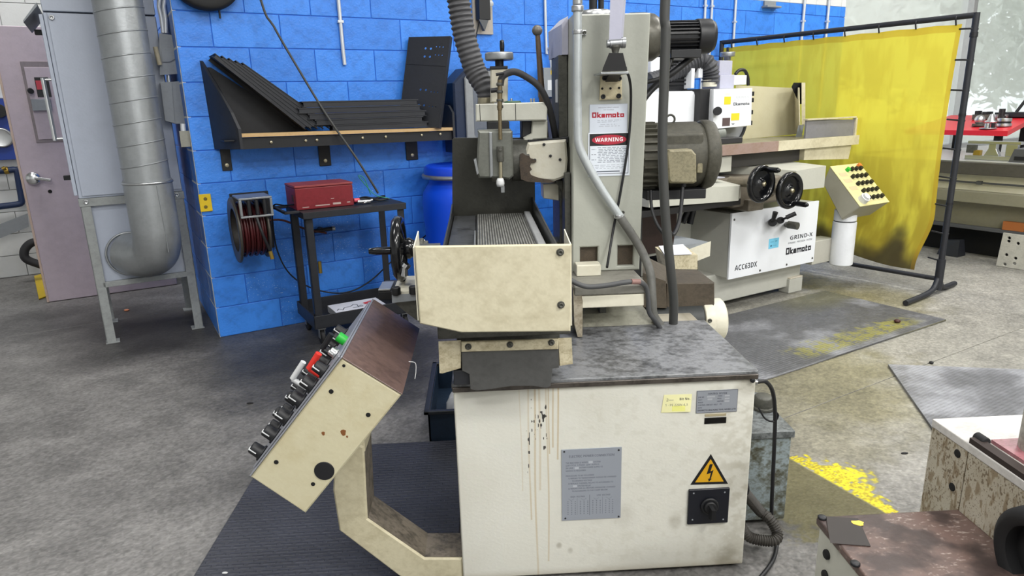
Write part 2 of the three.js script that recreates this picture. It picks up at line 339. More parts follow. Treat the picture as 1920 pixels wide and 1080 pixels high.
// ceiling troffers (out of the frame, the farthest pair added as fill): a glowing diffuser and an area light of its size just under it
LAMPS.forEach(([a, b, len, k], i) => {
  const t = thingW('ceiling_or_fill_light', 'unseen white ceiling troffer with a glowing diffuser, part of a set with added fill', 'light', [a, CEIL, b], 'ceiling troffers');
  part(t, 'frame', [bx(a - len / 2 - 0.03, a + len / 2 + 0.03, CEIL - 0.06, CEIL, b - 0.33, b - 0.3), bx(a - len / 2 - 0.03, a + len / 2 + 0.03, CEIL - 0.06, CEIL, b + 0.3, b + 0.33), bx(a - len / 2 - 0.03, a - len / 2, CEIL - 0.06, CEIL, b - 0.3, b + 0.3), bx(a + len / 2, a + len / 2 + 0.03, CEIL - 0.06, CEIL, b - 0.3, b + 0.3)], M.white);
  part(t, 'diffuser', bx(a - len / 2, a + len / 2, CEIL - 0.05, CEIL - 0.02, b - 0.3, b + 0.3, 0), new THREE.MeshStandardMaterial({ color: 0xffffff, emissive: LAMP_COLOR, emissiveIntensity: 2 }));
  const l = new THREE.RectAreaLight(LAMP_COLOR, LAMP_POWER * k, len, 0.6);
  l.position.copy(wallPoint(a, CEIL - 0.07, b)); l.rotation.set(-Math.PI / 2, 0, TH, 'YXZ'); l.rotation.set(0, 0, 0); l.quaternion.setFromEuler(new THREE.Euler(-Math.PI / 2, TH, 0, 'YXZ'));
  scene.add(l);
});

// ---------------------------------------------------------------- things on and along the blue wall (wall frame)
{ // steel shelf bracketed to the wall
  const t = thingW('wall_shelf', 'black steel wall shelf with tall side panel and raw wood front edge', 'shelf', [0.9, 1.08, 0]);
  const side = (d, q) => hull([[0.112 + d, 1.75, 0.002], [0.126 + d, 1.222, 0.002], [0.236 + d, 1.227, 0.28], [0.236 + d, 1.345, 0.28], [0.213 + d, 1.44, 0.235], [0.165 + d, 1.6, 0.12], [0.13 + d, 1.74, 0.03], [0.118 + d, 1.75, 0.002], [0.126 + d + q, 1.222, 0.002], [0.236 + d + q, 1.227, 0.28], [0.236 + d + q, 1.345, 0.28], [0.213 + d + q, 1.44, 0.235], [0.165 + d + q, 1.6, 0.12], [0.112 + d + q, 1.75, 0.002]]);
  part(t, 'side_panel', side(0, 0.016), M.blackSteel);
  part(t, 'side_panel', hull([[1.652, 1.22, 0.28], [1.652, 1.4, 0.28], [1.652, 1.45, 0.22], [1.652, 1.47, 0.002], [1.652, 1.22, 0.002], [1.668, 1.22, 0.28], [1.668, 1.4, 0.28], [1.668, 1.45, 0.22], [1.668, 1.47, 0.002], [1.668, 1.22, 0.002]]), M.blackSteel);
  part(t, 'board', hull([[0.14, 1.298, 0.003], [0.25, 1.318, 0.276], [1.651, 1.3, 0.276], [1.651, 1.3, 0.003], [0.14, 1.292, 0.003], [0.25, 1.296, 0.276], [1.651, 1.28, 0.276], [1.651, 1.28, 0.003]]), M.wood);
  part(t, 'wall_shade_panel', ext([[0.15, 1.31], [0.72, 1.31], [0.17, 1.71], [0.15, 1.71]], 0.004, 0.012, 0.001), M.blackSteel);  // added black sheet standing in for shade on the wall below the plates
  const rail = part(t, 'front_rail', hull([[0.252, 1.292, 0.26], [1.65, 1.277, 0.26], [0.252, 1.225, 0.26], [1.65, 1.215, 0.26], [0.252, 1.292, 0.24], [1.65, 1.277, 0.24], [0.252, 1.225, 0.24], [1.65, 1.215, 0.24]]), M.black);
  for (const a of [0.42, 0.63, 0.70, 1.0, 1.16, 1.42, 1.56]) part(rail, 'screw', cyl('z', [a, 1.258, 0.262], 0.009, -0.002, 0.006, 12), M.nickel);
  for (const [a0, a1, y] of [[0.155, 0.215, 1.085], [0.77, 0.85, 1.075], [1.4, 1.49, 1.075]]) {
    const br = part(t, 'bracket', [bx(a0, a1, y, 1.285, 0.002, 0.012), bx(a0, a1, 1.272, 1.282, 0.012, 0.24)], M.black);
    part(br, 'screw', cyl('z', [(a0 + a1) / 2, y + 0.035, 0.012], 0.013, -0.002, 0.006, 12), M.nickel);
  }
}
// channel-shaped shelf plates: a web with two lips, seen edge-on
function channel(len, w, h) {
  const k = h * 0.22;
  return [bx(0, len, h - k, h, 0, w, 0.001), bx(0.01, len - 0.01, 0, h - k, w - 0.012, w - 0.003, 0.001), bx(0, len, 0, k * 0.6, w - 0.03, w, 0.001), bx(0.01, len - 0.01, 0, h - k, 0.003, 0.012, 0.001)];
}
{
  const names = ['lowest', 'second from below', 'middle one', 'second from the top', 'topmost'];
  for (let i = 0; i < 5; i++) { // leaning bundle
    const f = i / 4, p = [lerp(0.150, 0.30, f), lerp(1.755, 1.705, f)], q = [lerp(0.64, 0.80, f), 1.322];
    const ang = Math.atan2(q[1] - p[1], q[0] - p[0]), L = Math.hypot(q[0] - p[0], q[1] - p[1]) - 0.004;
    const g = mergeGeometries(channel(L, 0.24 - 0.006 * i, 0.026)).rotateZ(ang); g.translate(p[0], p[1], 0.02);
    solo(true, 'steel_plate', 'black steel channel plate leaning aslant on the wall shelf, ' + names[i] + ' of five', 'steel plate', [p[0], p[1], 0.02], g, M.blackSteel, 'steel plates leaning on the shelf');
  }
  const pos = ['bottom plate', 'second plate up', 'third plate up', 'fourth plate up', 'top plate'];
  const rows = [[0.80, 1.475, 1.312], [0.70, 1.44, 1.349], [0.66, 1.465, 1.386], [0.60, 1.43, 1.423], [0.63, 1.41, 1.460]];
  rows.forEach(([a0, a1, y], i) => {
    const g = mergeGeometries(channel(a1 - a0, 0.085, 0.036)); g.translate(a0, y, 0.178);
    solo(true, 'steel_plate', 'black steel channel plate lying flat on the wall shelf, ' + pos[i], 'steel plate', [a0, y, 0.178], g, M.blackSteel, 'steel plates stacked flat on the shelf');
  });
  // perforated plate standing on end
  const hl = (x, y) => circle(x, y, 0.008), holes = [];
  for (const y of [0.53, 0.475, 0.25, 0.145]) for (const x of [0.13, 0.17]) holes.push(hl(x, y));
  for (const y of [0.545, 0.49, 0.24, 0.14]) for (const x of [0.21, 0.235, 0.26]) holes.push(circle(x, y, 0.004));
  const g = mergeGeometries([ext([[0, 0], [0.30, 0], [0.30, 0.62], [0, 0.60]], 0, 0.006, 0.001, holes), bx(0.30, 0.306, 0, 0.62, -0.03, 0.008, 0.001), bx(0.0, 0.3, 0.415, 0.42, 0.004, 0.009, 0.001), bx(-0.006, 0, 0, 0.6, -0.03, 0.008, 0.001)]);
  const o = solo(true, 'perforated_plate', 'black perforated steel plate standing on end at the right of the wall shelf', 'steel plate', [0, 0, 0], g, M.blackSteel);
  o.quaternion.setFromEuler(new THREE.Euler(0, TH, 0)).multiply(new THREE.Quaternion().setFromEuler(new THREE.Euler(-0.219, -0.839, -0.099, 'YXZ'))); o.position.copy(wallPoint(1.338, 1.33, 0.078));
}
{ // conduits
  const run = (n, pts, r, label, m = M.conduit) => solo(true, 'conduit', label, 'conduit', pts[0], [tube(pts, r, 24, 10), ...pts.slice(1, 2).map((p) => bx(p[0] - r * 1.5, p[0] + r * 1.5, p[1] - 0.008, p[1] + 0.008, 0.001, p[2] + r * 1.15, 0.001))], m);
  run(1, [[1.002, 1.73, 0.014], [0.998, 2.0, 0.014], [0.99, 4.2, 0.014]], 0.0125, 'white conduit ending on the bare blue wall above the shelf');
  run(1, [[2.66, 1.69, 0.03], [2.64, 1.86, 0.03], [2.62, 1.95, 0.014], [2.6, 4.2, 0.014]], 0.011, 'white conduit dropping into the small grey junction box');
  run(1, [[4.31, 1.2, 0.014], [4.327, 2.25, 0.014], [4.327, 4.2, 0.014]], 0.012, 'white conduit on the blue wall, left of the pair behind the black motor');
  run(1, [[4.40, 1.2, 0.014], [4.41, 2.25, 0.014], [4.41, 4.2, 0.014]], 0.012, 'white conduit on the blue wall, right of the pair behind the black motor');
  run(1, [[4.69, 1.0, 0.014], [4.712, 2.13, 0.014], [4.72, 4.2, 0.014]], 0.012, 'thin white conduit on the blue wall over the left end of the yellow curtain');
  run(1, [[5.67, 1.0, 0.017], [5.68, 2.17, 0.017], [5.70, 4.2, 0.017]], 0.014, 'white conduit with a black clamp on the blue wall above the curtain bar');
  run(1, [[6.05, 1.0, 0.017], [6.06, 2.18, 0.017], [6.07, 4.2, 0.017]], 0.014, 'white conduit on the blue wall nearest to the window');
  solo(true, 'wall_bracket', 'small dark bracket on the blue wall above the curtain bar', 'bracket', [5.2, 2.28, 0], [bx(5.08, 5.28, 2.268, 2.285, 0.001, 0.07), bx(5.1, 5.26, 2.285, 2.33, 0.001, 0.02)], M.greyBox);
  const j = thingW('junction_box', 'small grey junction box with white label under a white conduit', 'box', [2.70, 1.52, 0]);
  part(j, 'body', bx(2.544, 2.706, 1.494, 1.714, 0.001, 0.09), M.greyBox);
  part(j, 'label_sticker', bx(2.579, 2.675, 1.546, 1.622, 0.09, 0.0915, 0), M.whitePlastic, 'white paper sticker');
  part(j, 'warning_sticker', bx(2.609, 2.645, 1.662, 1.694, 0.09, 0.0915, 0), M.yellow, 'yellow sticker');
  solo(true, 'wall_trunking', 'grey brown cable trunking running down the wall under the junction box', 'trunking', [2.72, 0.9, 0], bx(2.63, 2.83, 1.15, 1.486, 0.001, 0.07), grime(0x77716e, 0x57514c, 0.4, { size: 0.5, rough: 0.5 }));
  const y = thingW('outlet_plate', 'small yellow outlet plate on the blue wall left of the hose reel', 'outlet', [0.03, 0.85, 0]);
  part(y, 'plate', bx(-0.006, 0.065, 0.841, 0.951, 0.001, 0.012), M.yellow);
  for (const q of [[0.031, 0.921, 0.012], [0.027, 0.871, 0.012]]) part(y, 'socket', cyl('z', [q[0], q[1], 0.012], 0.011, -0.001, 0.003, 12), plain(0x6a5a18, 0.6));
}
{ // retractable hose reel
  const t = thingW('hose_reel', 'dark steel hose reel with red air hose mounted on the blue wall', 'hose reel', [0.26, 0.74, 0]);
  const cA = 0.155, y = 0.735, b = 0.21, R = 0.205;
  const disc = (a, r, label) => lathe([[0.05, -0.006], [r * 0.55, -0.012], [r * 0.85, -0.008], [r * 0.97, -0.01], [r, -0.004], [r, 0.004], [r * 0.96, 0.008], [r * 0.6, 0.0], [0.05, 0.004]], 'x', [a, y, b], 40);
  const fl = grime(0x57544f, 0x2c2927, 0.6, { size: 0.2, rough: 0.45, metal: 0.5 });
  part(t, 'flange', lathe([[0.135, -0.004], [R * 0.8, -0.008], [R * 0.97, -0.01], [R, -0.004], [R, 0.004], [R * 0.96, 0.008], [0.135, 0.004], [0.135, -0.004]], 'x', [cA, y, b], 44), fl); part(t, 'drum', lathe([[0.135, 0.0], [0.138, 0.0], [0.138, 0.16], [0, 0.16], [0, 0.15], [0.13, 0.15], [0.13, 0.0]], 'x', [cA, y, b], 40), grime(0x35312e, 0x1a1817, 0.5, { size: 0.2 })); part(t, 'flange', disc(cA + 0.17, R * 0.93), fl);
  part(t, 'axle', cyl('x', [cA, y, b], 0.03, 0.02, 0.15), M.black);
  const hs = [];
  for (let i = 0; i < 9; i++) { const g = new THREE.TorusGeometry(0.155 + 0.012 * (i % 2), 0.0085, 8, 36); g.rotateY(Math.PI / 2); hs.push(fin(g.translate(cA + 0.018 + i * 0.0165, y, b))); }
  part(t, 'hose', hs, grime(0x4a1519, 0x1e0b0c, 0.5, { size: 0.3, rough: 0.4 }));
  part(t, 'mount', [bx(cA + 0.06, cA + 0.2, y - 0.02, y + 0.02, 0.002, b), bx(cA + 0.02, cA + 0.26, 0.56, 0.94, 0.001, 0.012)], M.black);
  const g = part(t, 'guide_box', [bx(cA + 0.01, cA + 0.20, 0.938, 0.95, b - 0.02, b + 0.21), bx(cA + 0.01, cA + 0.025, 0.842, 0.938, b + 0.18, b + 0.21), bx(cA + 0.185, cA + 0.20, 0.842, 0.938, b + 0.18, b + 0.21), bx(cA + 0.01, cA + 0.20, 0.83, 0.842, b + 0.18, b + 0.21)], M.steel);
  for (let i = 0; i < 3; i++) part(g, 'roller', cyl('y', [cA + 0.065 + i * 0.045, 0.83, b + 0.195], 0.012, 0, 0.105, 12), M.black);
  part(t, 'hose_end', tube([[cA + 0.10, 0.83, b + 0.2], [cA + 0.115, 0.74, b + 0.225], [cA + 0.15, 0.62, b + 0.22]], 0.009, 20, 8), M.black);
  part(t, 'coupling', rod([cA + 0.15, 0.62, b + 0.22], [cA + 0.158, 0.57, b + 0.22], 0.012), M.brass, 'brass hose coupling');
}
solo(true, 'air_line', 'thin red air hose running from the reel along the wall behind the cart', 'hose', [0.364, 0.752, 0.06], tube([[0.364, 0.752, 0.06], [0.475, 0.744, 0.06], [0.625, 0.665, 0.06], [0.756, 0.625, 0.06]], 0.007, 20, 8), grime(0x5a2a22, 0x2a1512, 0.5, { size: 0.2 }));
{ // ball valve on the wall behind the cart
  const p = [0.698, 0.645, 0.05], t = thingW('wall_valve', 'dark air valve with lever and hanging gauge on the wall behind the cart', 'valve', p);
  part(t, 'body', [rod([p[0] - 0.02, p[1], 0.05], [p[0] + 0.1, p[1] + 0.005, 0.05], 0.014), rod([p[0] + 0.03, p[1], 0.0], [p[0] + 0.03, p[1], 0.06], 0.02), rod([p[0] - 0.03, p[1] - 0.002, 0.05], [p[0] - 0.03, p[1] - 0.4, 0.04], 0.008)], M.black);
  part(t, 'nozzle', rod([p[0] + 0.1, p[1] + 0.005, 0.05], [p[0] + 0.12, p[1] + 0.005, 0.05], 0.018), M.steel);
  part(t, 'yellow_fitting', rod([0.692, 0.431, 0.045], [0.691, 0.348, 0.045], 0.013), M.brass, 'brass fitting');
}
{ // black wheel high on the wall
  const t = thingW('mounted_tyre', 'black ribbed wheel mounted high on the blue wall at the top edge', 'wheel', [0.2, 2.2, 0]);
  const c = [0.196, 2.235, 0.002];
  part(t, 'tyre', lathe([[0.11, 0.02], [0.14, 0.0], [0.19, 0.0], [0.207, 0.02], [0.21, 0.05], [0.207, 0.085], [0.19, 0.1], [0.16, 0.1], [0.15, 0.092], [0.14, 0.1], [0.12, 0.1], [0.11, 0.08], [0.11, 0.02]], 'z', c, 48), M.rubber);
  part(t, 'rim', lathe([[0.02, 0.0], [0.105, 0.03], [0.112, 0.07], [0.06, 0.06], [0.02, 0.075], [0, 0.075]], 'z', c, 36), M.blackSteel);
  part(t, 'bracket', bx(c[0] - 0.03, c[0] + 0.03, 2.1, 2.36, 0.001, 0.02), M.black);
  part(t, 'hook', rod([c[0] + 0.06, 2.04, 0.03], [c[0] + 0.06, 1.99, 0.03], 0.006), M.black);
}
solo(true, 'hanging_cable', 'black cable hanging slantwise across the blue wall down to the cart', 'cable', [1.075, 0.894, 0.3], tube([[0.30, 4.25, 0.1], [0.36, 3.0, 0.1], [0.486, 2.119, 0.1], [0.544, 1.935, 0.14], [0.648, 1.689, 0.2], [0.771, 1.412, 0.28], [0.912, 1.152, 0.34], [1.004, 0.975, 0.36], [1.042, 0.902, 0.36]], 0.0075, 110, 8), M.cable);
{ // tool board
  const x0 = 1.983, x1 = 2.148, y0 = 1.95;
  const t = thingW('tool_board', 'pale backing board high on the blue wall behind the ribbed hose', 'board', [2.07, y0, 0]);
  part(t, 'board', bx(x0, x1, y0, y0 + 0.42, 0.001, 0.02), grime(0xb4ada4, 0x8b8478, 0.4, { size: 0.4 }));
  const g = thingW('air_gun', 'black air tool with cord hanging on the pale board', 'tool', [2.07, y0 + 0.06, 0.03]);
  part(g, 'body', [rod([2.03, 2.2, 0.05], [2.058, 2.036, 0.05], 0.035, 14, 0.028), bx(1.999, 2.091, 2.042, 2.187, 0.03, 0.09)], M.black);
  part(g, 'handle', hull([[2.014, 2.049, 0.05], [2.094, 2.044, 0.05], [2.06, 1.97, 0.05], [2.037, 1.969, 0.05], [1.993, 2.043, 0.09], [2.072, 2.039, 0.09], [2.038, 1.965, 0.09]]), plain(0x55585c, 0.4));
  part(g, 'trigger', cyl('z', [2.103, 2.154, 0.05], 0.022, 0, 0.03), M.bright);
  part(g, 'cord', tube([[2.018, 2.034, 0.05], [1.988, 1.939, 0.05], [1.966, 1.815, 0.03], [1.942, 1.59, 0.03]], 0.005, 24, 8), M.black);
}
{ // utility cart
  const t = thingW('utility_cart', 'black two-shelf steel utility cart on casters against the blue wall', 'cart', [0.82, 0, 0.35]);
  const tray = (y0, y1, x0, x1, z0, z1) => [bx(x0, x1, y1 - 0.03, y1 - 0.022, z0, z1, 0.001), bx(x0, x1, y0, y1, z1 - 0.006, z1, 0.002), bx(x0, x1, y0, y1, z0, z0 + 0.006, 0.002), bx(x0, x0 + 0.006, y0, y1, z0, z1, 0.002), bx(x1 - 0.006, x1, y0, y1, z0, z1, 0.002)];
  part(t, 'top_tray', [bx(0.49, 1.15, 0.842, 0.85, 0.13, 0.57, 0.002), bx(0.49, 1.15, 0.81, 0.845, 0.562, 0.57), bx(0.49, 1.15, 0.81, 0.845, 0.13, 0.138), bx(0.49, 0.498, 0.81, 0.845, 0.13, 0.57), bx(1.142, 1.15, 0.81, 0.845, 0.13, 0.57)], M.blackSteel);
  part(t, 'handle', [bx(0.40, 0.49, 0.84, 0.856, 0.16, 0.19), bx(0.40, 0.42, 0.84, 0.856, 0.16, 0.5), bx(0.40, 0.49, 0.84, 0.856, 0.47, 0.5)], M.blackSteel);
  for (const a of [0.505, 1.095]) for (const b of [0.15, 0.51]) part(t, 'leg', [bx(a, a + 0.045, 0.12, 0.842, b + 0.035, b + 0.04, 0.001), bx(a + (a > 0.8 ? 0.04 : 0), a + (a > 0.8 ? 0.045 : 0.005), 0.12, 0.842, b, b + 0.04, 0.001)], M.blackSteel);
  part(t, 'bottom_tray', [bx(0.49, 1.15, 0.115, 0.123, 0.13, 0.57, 0.002), bx(0.49, 1.15, 0.115, 0.2, 0.562, 0.57), bx(0.49, 1.15, 0.115, 0.2, 0.13, 0.138), bx(0.49, 0.498, 0.115, 0.2, 0.13, 0.57), bx(1.142, 1.15, 0.115, 0.2, 0.13, 0.57)], M.blackSteel);
  for (const a of [0.54, 1.1]) for (const b of [0.18, 0.52]) {
    const c = part(t, 'caster', [bx(a - 0.025, a + 0.025, 0.098, 0.115, b - 0.025, b + 0.025), bx(a - 0.018, a - 0.014, 0.04, 0.1, b - 0.02, b + 0.02), bx(a + 0.014, a + 0.018, 0.04, 0.1, b - 0.02, b + 0.02)], M.steel);
    part(c, 'wheel', cyl('x', [a, 0.048, b], 0.048, -0.013, 0.013, 20, 0.005), M.rubber);
  }
  const r = thingW('tool_case', 'worn dark red steel case on top of the black cart', 'case', [0.66, 0.85, 0.35]);
  part(r, 'body', bx(0.485, 0.845, 0.851, 0.985, 0.2, 0.455, 0.006), M.red);
  part(r, 'lid', bx(0.483, 0.847, 0.986, 1.0, 0.198, 0.457, 0.004), grime(0x8a3a3c, 0x6a4a40, 0.6, { size: 0.3 }));
  part(r, 'latch', bx(0.482, 0.486, 0.9, 0.94, 0.36, 0.41, 0.001), plain(0x4a2a26, 0.5));
  for (const [x, y, w, h] of [[0.6, 0.868, 0.09, 0.006], [0.71, 0.868, 0.05, 0.012], [0.7, 0.905, 0.02, 0.004], [0.52, 0.865, 0.04, 0.004], [0.80, 0.872, 0.02, 0.006]]) part(r, 'paint_chip', bx(x, x + w, y, y + h, 0.455, 0.4556, 0), plain(0xb9a6a0, 0.6));
  const k = thingW('jumper_clamps', 'tangle of clamp leads with pink and green grips on the cart top', 'clamps', [0.98, 0.85, 0.35]);
  part(k, 'lead', [tube([[0.86, 0.862, 0.42], [0.92, 0.875, 0.38], [1.0, 0.86, 0.36], [1.08, 0.868, 0.3], [1.12, 0.865, 0.26]], 0.008, 24, 8), tube([[0.9, 0.86, 0.3], [0.96, 0.88, 0.34], [1.03, 0.86, 0.40], [1.1, 0.862, 0.38]], 0.007, 24, 8)], M.black);
  part(k, 'clamp', [rod([0.87, 0.87, 0.45], [0.95, 0.868, 0.46], 0.012), rod([0.9, 0.862, 0.47], [0.97, 0.872, 0.44], 0.009)], M.bright);
  part(k, 'pink_grip', rod([0.85, 0.88, 0.44], [0.885, 0.88, 0.44], 0.013), plain(0xd8586a, 0.4));
  part(k, 'green_wire', tube([[1.011, 0.889, 0.3], [0.976, 0.997, 0.3], [0.938, 1.018, 0.3], [0.996, 0.936, 0.3], [1.04, 0.884, 0.32], [1.132, 0.855, 0.32]], 0.003, 40, 6), plain(0x3c9a78, 0.4));
  const bm = printed(512, 160, (x, w, h) => { x.fillStyle = '#e6e6ea'; x.fillRect(0, 0, w, h); x.strokeStyle = '#15161a'; x.lineWidth = 7; x.lineJoin = 'round'; x.beginPath(); x.moveTo(30, 120); x.lineTo(60, 95); x.lineTo(85, 125); x.lineTo(120, 90); x.lineTo(190, 85); x.lineTo(230, 60); x.lineTo(262, 75); x.lineTo(250, 110); x.lineTo(290, 95); x.lineTo(300, 115); x.stroke(); x.beginPath(); x.moveTo(190, 118); x.lineTo(300, 118); x.stroke(); x.fillStyle = '#d6372f'; x.beginPath(); x.moveTo(330, 60); x.lineTo(430, 40); x.lineTo(420, 80); x.lineTo(340, 90); x.fill(); });
  const w = thingW('parts_box', 'white printed carton lying in the lower tray of the black cart', 'box', [0.84, 0.123, 0.4]);
  part(w, 'body', bx(0.66, 1.0, 0.124, 0.168, 0.26, 0.47, 0.002), M.whitePlastic);
  part(w, 'printed_top', fin(new THREE.BoxGeometry(0.338, 0.001, 0.208).translate(0.83, 0.1686, 0.365), true), bm);
  part(w, 'printed_front', planar(bx(0.661, 0.999, 0.126, 0.167, 0.4701, 0.471, 0), 0.66, 0.124, 0.34, 0.10), bm);
  solo(true, 'power_cord', 'thin black power cord drooping from the cart along the blue wall', 'cord', [0.426, 0.797, 0.08], tube([[0.486, 0.885, 0.4], [0.45, 0.87, 0.3], [0.41, 0.862, 0.17], [0.4, 0.763, 0.12], [0.411, 0.553, 0.1], [0.478, 0.379, 0.1], [0.626, 0.255, 0.1], [0.826, 0.195, 0.1], [1.006, 0.241, 0.1], [1.198, 0.371, 0.1], [1.349, 0.45, 0.1], [1.503, 0.523, 0.05]], 0.005, 90, 8), M.black);
  // blue plastic drum
  const d = thingW('plastic_drum', 'bright blue plastic drum with grey locking ring beside the cart', 'drum', [1.68, 0, 0.34]), c = [1.68, 0, 0.34];
  part(d, 'body', lathe([[0, 0.002], [0.255, 0.002], [0.275, 0.03], [0.282, 0.3], [0.29, 0.33], [0.282, 0.36], [0.284, 0.62], [0.29, 0.68], [0.292, 0.8], [0.284, 0.86], [0.26, 0.9], [0.24, 0.93], [0.24, 0.955], [0.262, 0.96], [0, 0.96]], 'y', c, 44), M.drum);
  part(d, 'locking_ring', lathe([[0.262, 0.958], [0.285, 0.962], [0.288, 0.975], [0.285, 0.988], [0.262, 0.992]], 'y', c, 44), M.steel);
  part(d, 'lid', lathe([[0, 0.961], [0.258, 0.961], [0.272, 0.99], [0.268, 1.035], [0.25, 1.05], [0.235, 1.035], [0.1, 1.03], [0.08, 1.05], [0, 1.05]], 'y', c, 44), M.drumLid);
  // dark machine hood against the wall, right of the drum
  const h = thingW('parts_washer_hood', 'dark rounded steel cabinet with lighter front frame behind the grinding head', 'cabinet', [2.0, 0, 0.15]);
  const navy = grime(0x1c2a44, 0x12161f, 0.5, { size: 0.5, rough: 0.4 });
  part(h, 'body', [ext([[1.99, 0.05], [2.12, 0.05], [2.12, 1.6], [2.07, 1.66], [1.99, 1.66]], 0.02, 0.16, 0.01), ext([[1.69, 1.12], [2.1, 1.12], [2.1, 1.70], [1.80, 1.70], [1.69, 1.60]], 0.05, 0.24, 0.012)], navy);
  part(h, 'front_frame', ext([[1.77, 1.14], [2.1, 1.14], [2.1, 1.68], [1.81, 1.68], [1.77, 1.63]], 0.24, 0.262, 0.006, [(() => { const p = new THREE.Path(); p.moveTo(1.835, 1.24); p.lineTo(1.835, 1.62); p.lineTo(2.06, 1.62); p.lineTo(2.06, 1.22); p.lineTo(1.85, 1.22); p.closePath(); return p; })()]), M.steel);
  part(h, 'door_panel', bx(1.83, 2.07, 1.2, 1.64, 0.238, 0.25), grime(0x707680, 0x4c5058, 0.4, { size: 0.4, rough: 0.35, metal: 0.4 }));
}
{ // dust collector cabinet on legs, with its round duct
  const t = thingW('dust_collector', 'pale grey sheet metal dust collector cabinet on steel angle legs', 'dust collector', [-0.36, 0, -0.6]);
  const x0 = -0.65, x1 = -0.065, z0 = -0.9, z1 = -0.3, yb = 0.90;
  part(t, 'body', [bx(x0, x1, yb + 0.05, 2.03, z0, z1 - 0.012, 0.006)], M.cabinet);
  part(t, 'upper_body', bx(x0, x1, 2.036, 2.9, z0, z1, 0.006), M.cabinet);
  part(t, 'front_panel', bx(x0 + 0.02, x1 - 0.004, yb + 0.065, 2.028, z1 - 0.012, z1, 0.003), M.cabinet);
  const dr = part(t, 'side_door', bx(x0 - 0.022, x0 - 0.002, yb + 0.07, 2.02, z0 + 0.02, z1 - 0.02, 0.003), M.cabinet);
  part(dr, 'handle', [rod([x0 - 0.075, 1.3, z0 + 0.32], [x0 - 0.075, 1.68, z0 + 0.32], 0.013), rod([x0 - 0.075, 1.67, z0 + 0.32], [x0 - 0.02, 1.67, z0 + 0.32], 0.009), rod([x0 - 0.075, 1.31, z0 + 0.32], [x0 - 0.02, 1.31, z0 + 0.32], 0.009)], M.chrome);
  for (const y of [1.93, 1.05]) part(dr, 'latch', bx(x0 - 0.07, x0 - 0.02, y, y + 0.03, z0 + 0.3, z0 + 0.34), M.black);
  part(t, 'rain_lip', hull([[x0 - 0.02, 2.06, z0], [x0 - 0.02, 2.06, z1], [x0 - 0.10, 1.98, z0], [x0 - 0.10, 1.98, z1], [x0 - 0.02, 2.08, z0], [x0 - 0.02, 2.08, z1], [x0 - 0.10, 1.97, z0], [x0 - 0.10, 1.97, z1]]), M.greyBox);
  part(t, 'frame_rail', bx(x0 - 0.005, x1 + 0.005, yb, yb + 0.05, z1 - 0.03, z1 + 0.004), M.legGrey);
  part(t, 'frame_rail', bx(x0 - 0.005, x0 + 0.03, yb, yb + 0.05, z0, z1 - 0.03), M.legGrey);
  part(t, 'lower_rail', bx(x0 + 0.04, x1 - 0.01, 0.375, 0.41, z1 - 0.03, z1), M.legGrey);
  part(t, 'lower_rail', bx(x0, x0 + 0.03, 0.375, 0.41, z0, z1 - 0.03), M.legGrey);
  part(t, 'lower_panel', bx(x0 + 0.03, x1 - 0.03, 0.40, yb, z1 - 0.045, z1 - 0.03), M.cabinet);
  part(t, 'rear_panel', bx(x0 + 0.002, x0 + 0.012, 0.40, yb, z0 + 0.03, z1 - 0.05), M.dark);
  for (const x of [x0, x1]) for (const z of [z0, z1]) {
    const s = x === x0 ? 1 : -1, q = z === z0 ? 1 : -1;
    part(t, 'leg', [bx(x, x + 0.055 * s, 0, yb, z, z - 0.006 * -q, 0.001), bx(x, x + 0.006 * s, 0, yb, z, z + 0.055 * q, 0.001), bx(x - 0.005 * s, x + 0.075 * s, 0, 0.008, z - 0.005 * q, z + 0.075 * q, 0.001)], M.legGrey);
  }
  for (const [a, y] of [[x0 + 0.04, 2.0], [x0 + 0.035, yb + 0.03], [x1 - 0.04, yb + 0.03]]) part(t, 'bolt', bolt('z', [a, y, z1 + 0.002], 0.014, 0.01), M.bright);
  // duct
  const d = thingW('air_duct', 'round galvanised ribbed duct with elbow running down in front of the dust collector', 'duct', [-0.27, 0.4, -0.15]);
  const R = 0.13, cx = -0.27, cz = -0.06;
  part(d, 'straight_pipe', cyl('y', [cx, 0, cz], R, 1.03, 3.4, 40), M.galv);
  for (let i = 0; i < 11; i++) { const y = 1.155 + i * 0.124, g = new THREE.TorusGeometry(R + 0.001, 0.0042, 6, 44); g.rotateX(Math.PI / 2); g.rotateZ(0.15); part(d, 'seam', fin(g.translate(cx, y, cz)), M.galv); }
  const ebPts = [[cx, 1.06, cz], [cx, 0.80, cz], [cx, 0.69, cz - 0.008], [cx - 0.02, 0.60, cz - 0.06], [cx - 0.08, 0.565, cz - 0.15], [cx - 0.16, 0.575, z1 - 0.03]];
  part(d, 'elbow', tube(ebPts, () => R + 0.006, 40, 36), M.galv);
  const collar = new THREE.TorusGeometry(R + 0.008, 0.007, 8, 44); part(d, 'collar', fin(collar.translate(cx - 0.155, 0.575, z1 - 0.008)), M.galv);
  const band = new THREE.TorusGeometry(R + 0.006, 0.008, 8, 44); band.rotateX(Math.PI / 2); part(d, 'sealing_band', fin(band.translate(cx, 1.045, cz)), M.bright);
  part(d, 'elbow_seam', tube([[cx + 0.04, 1.03, cz + R + 0.001], [cx + 0.045, 0.8, cz + R + 0.001], [cx + 0.045, 0.62, cz + R - 0.01]], 0.004, 20, 6), M.galv);
  // electrical boxes beside the collector
  const e = thingW('disconnect_switch', 'grey electrical disconnect switch box at the corner of the blue wall', 'switch box', [-0.03, 1.52, -0.25]);
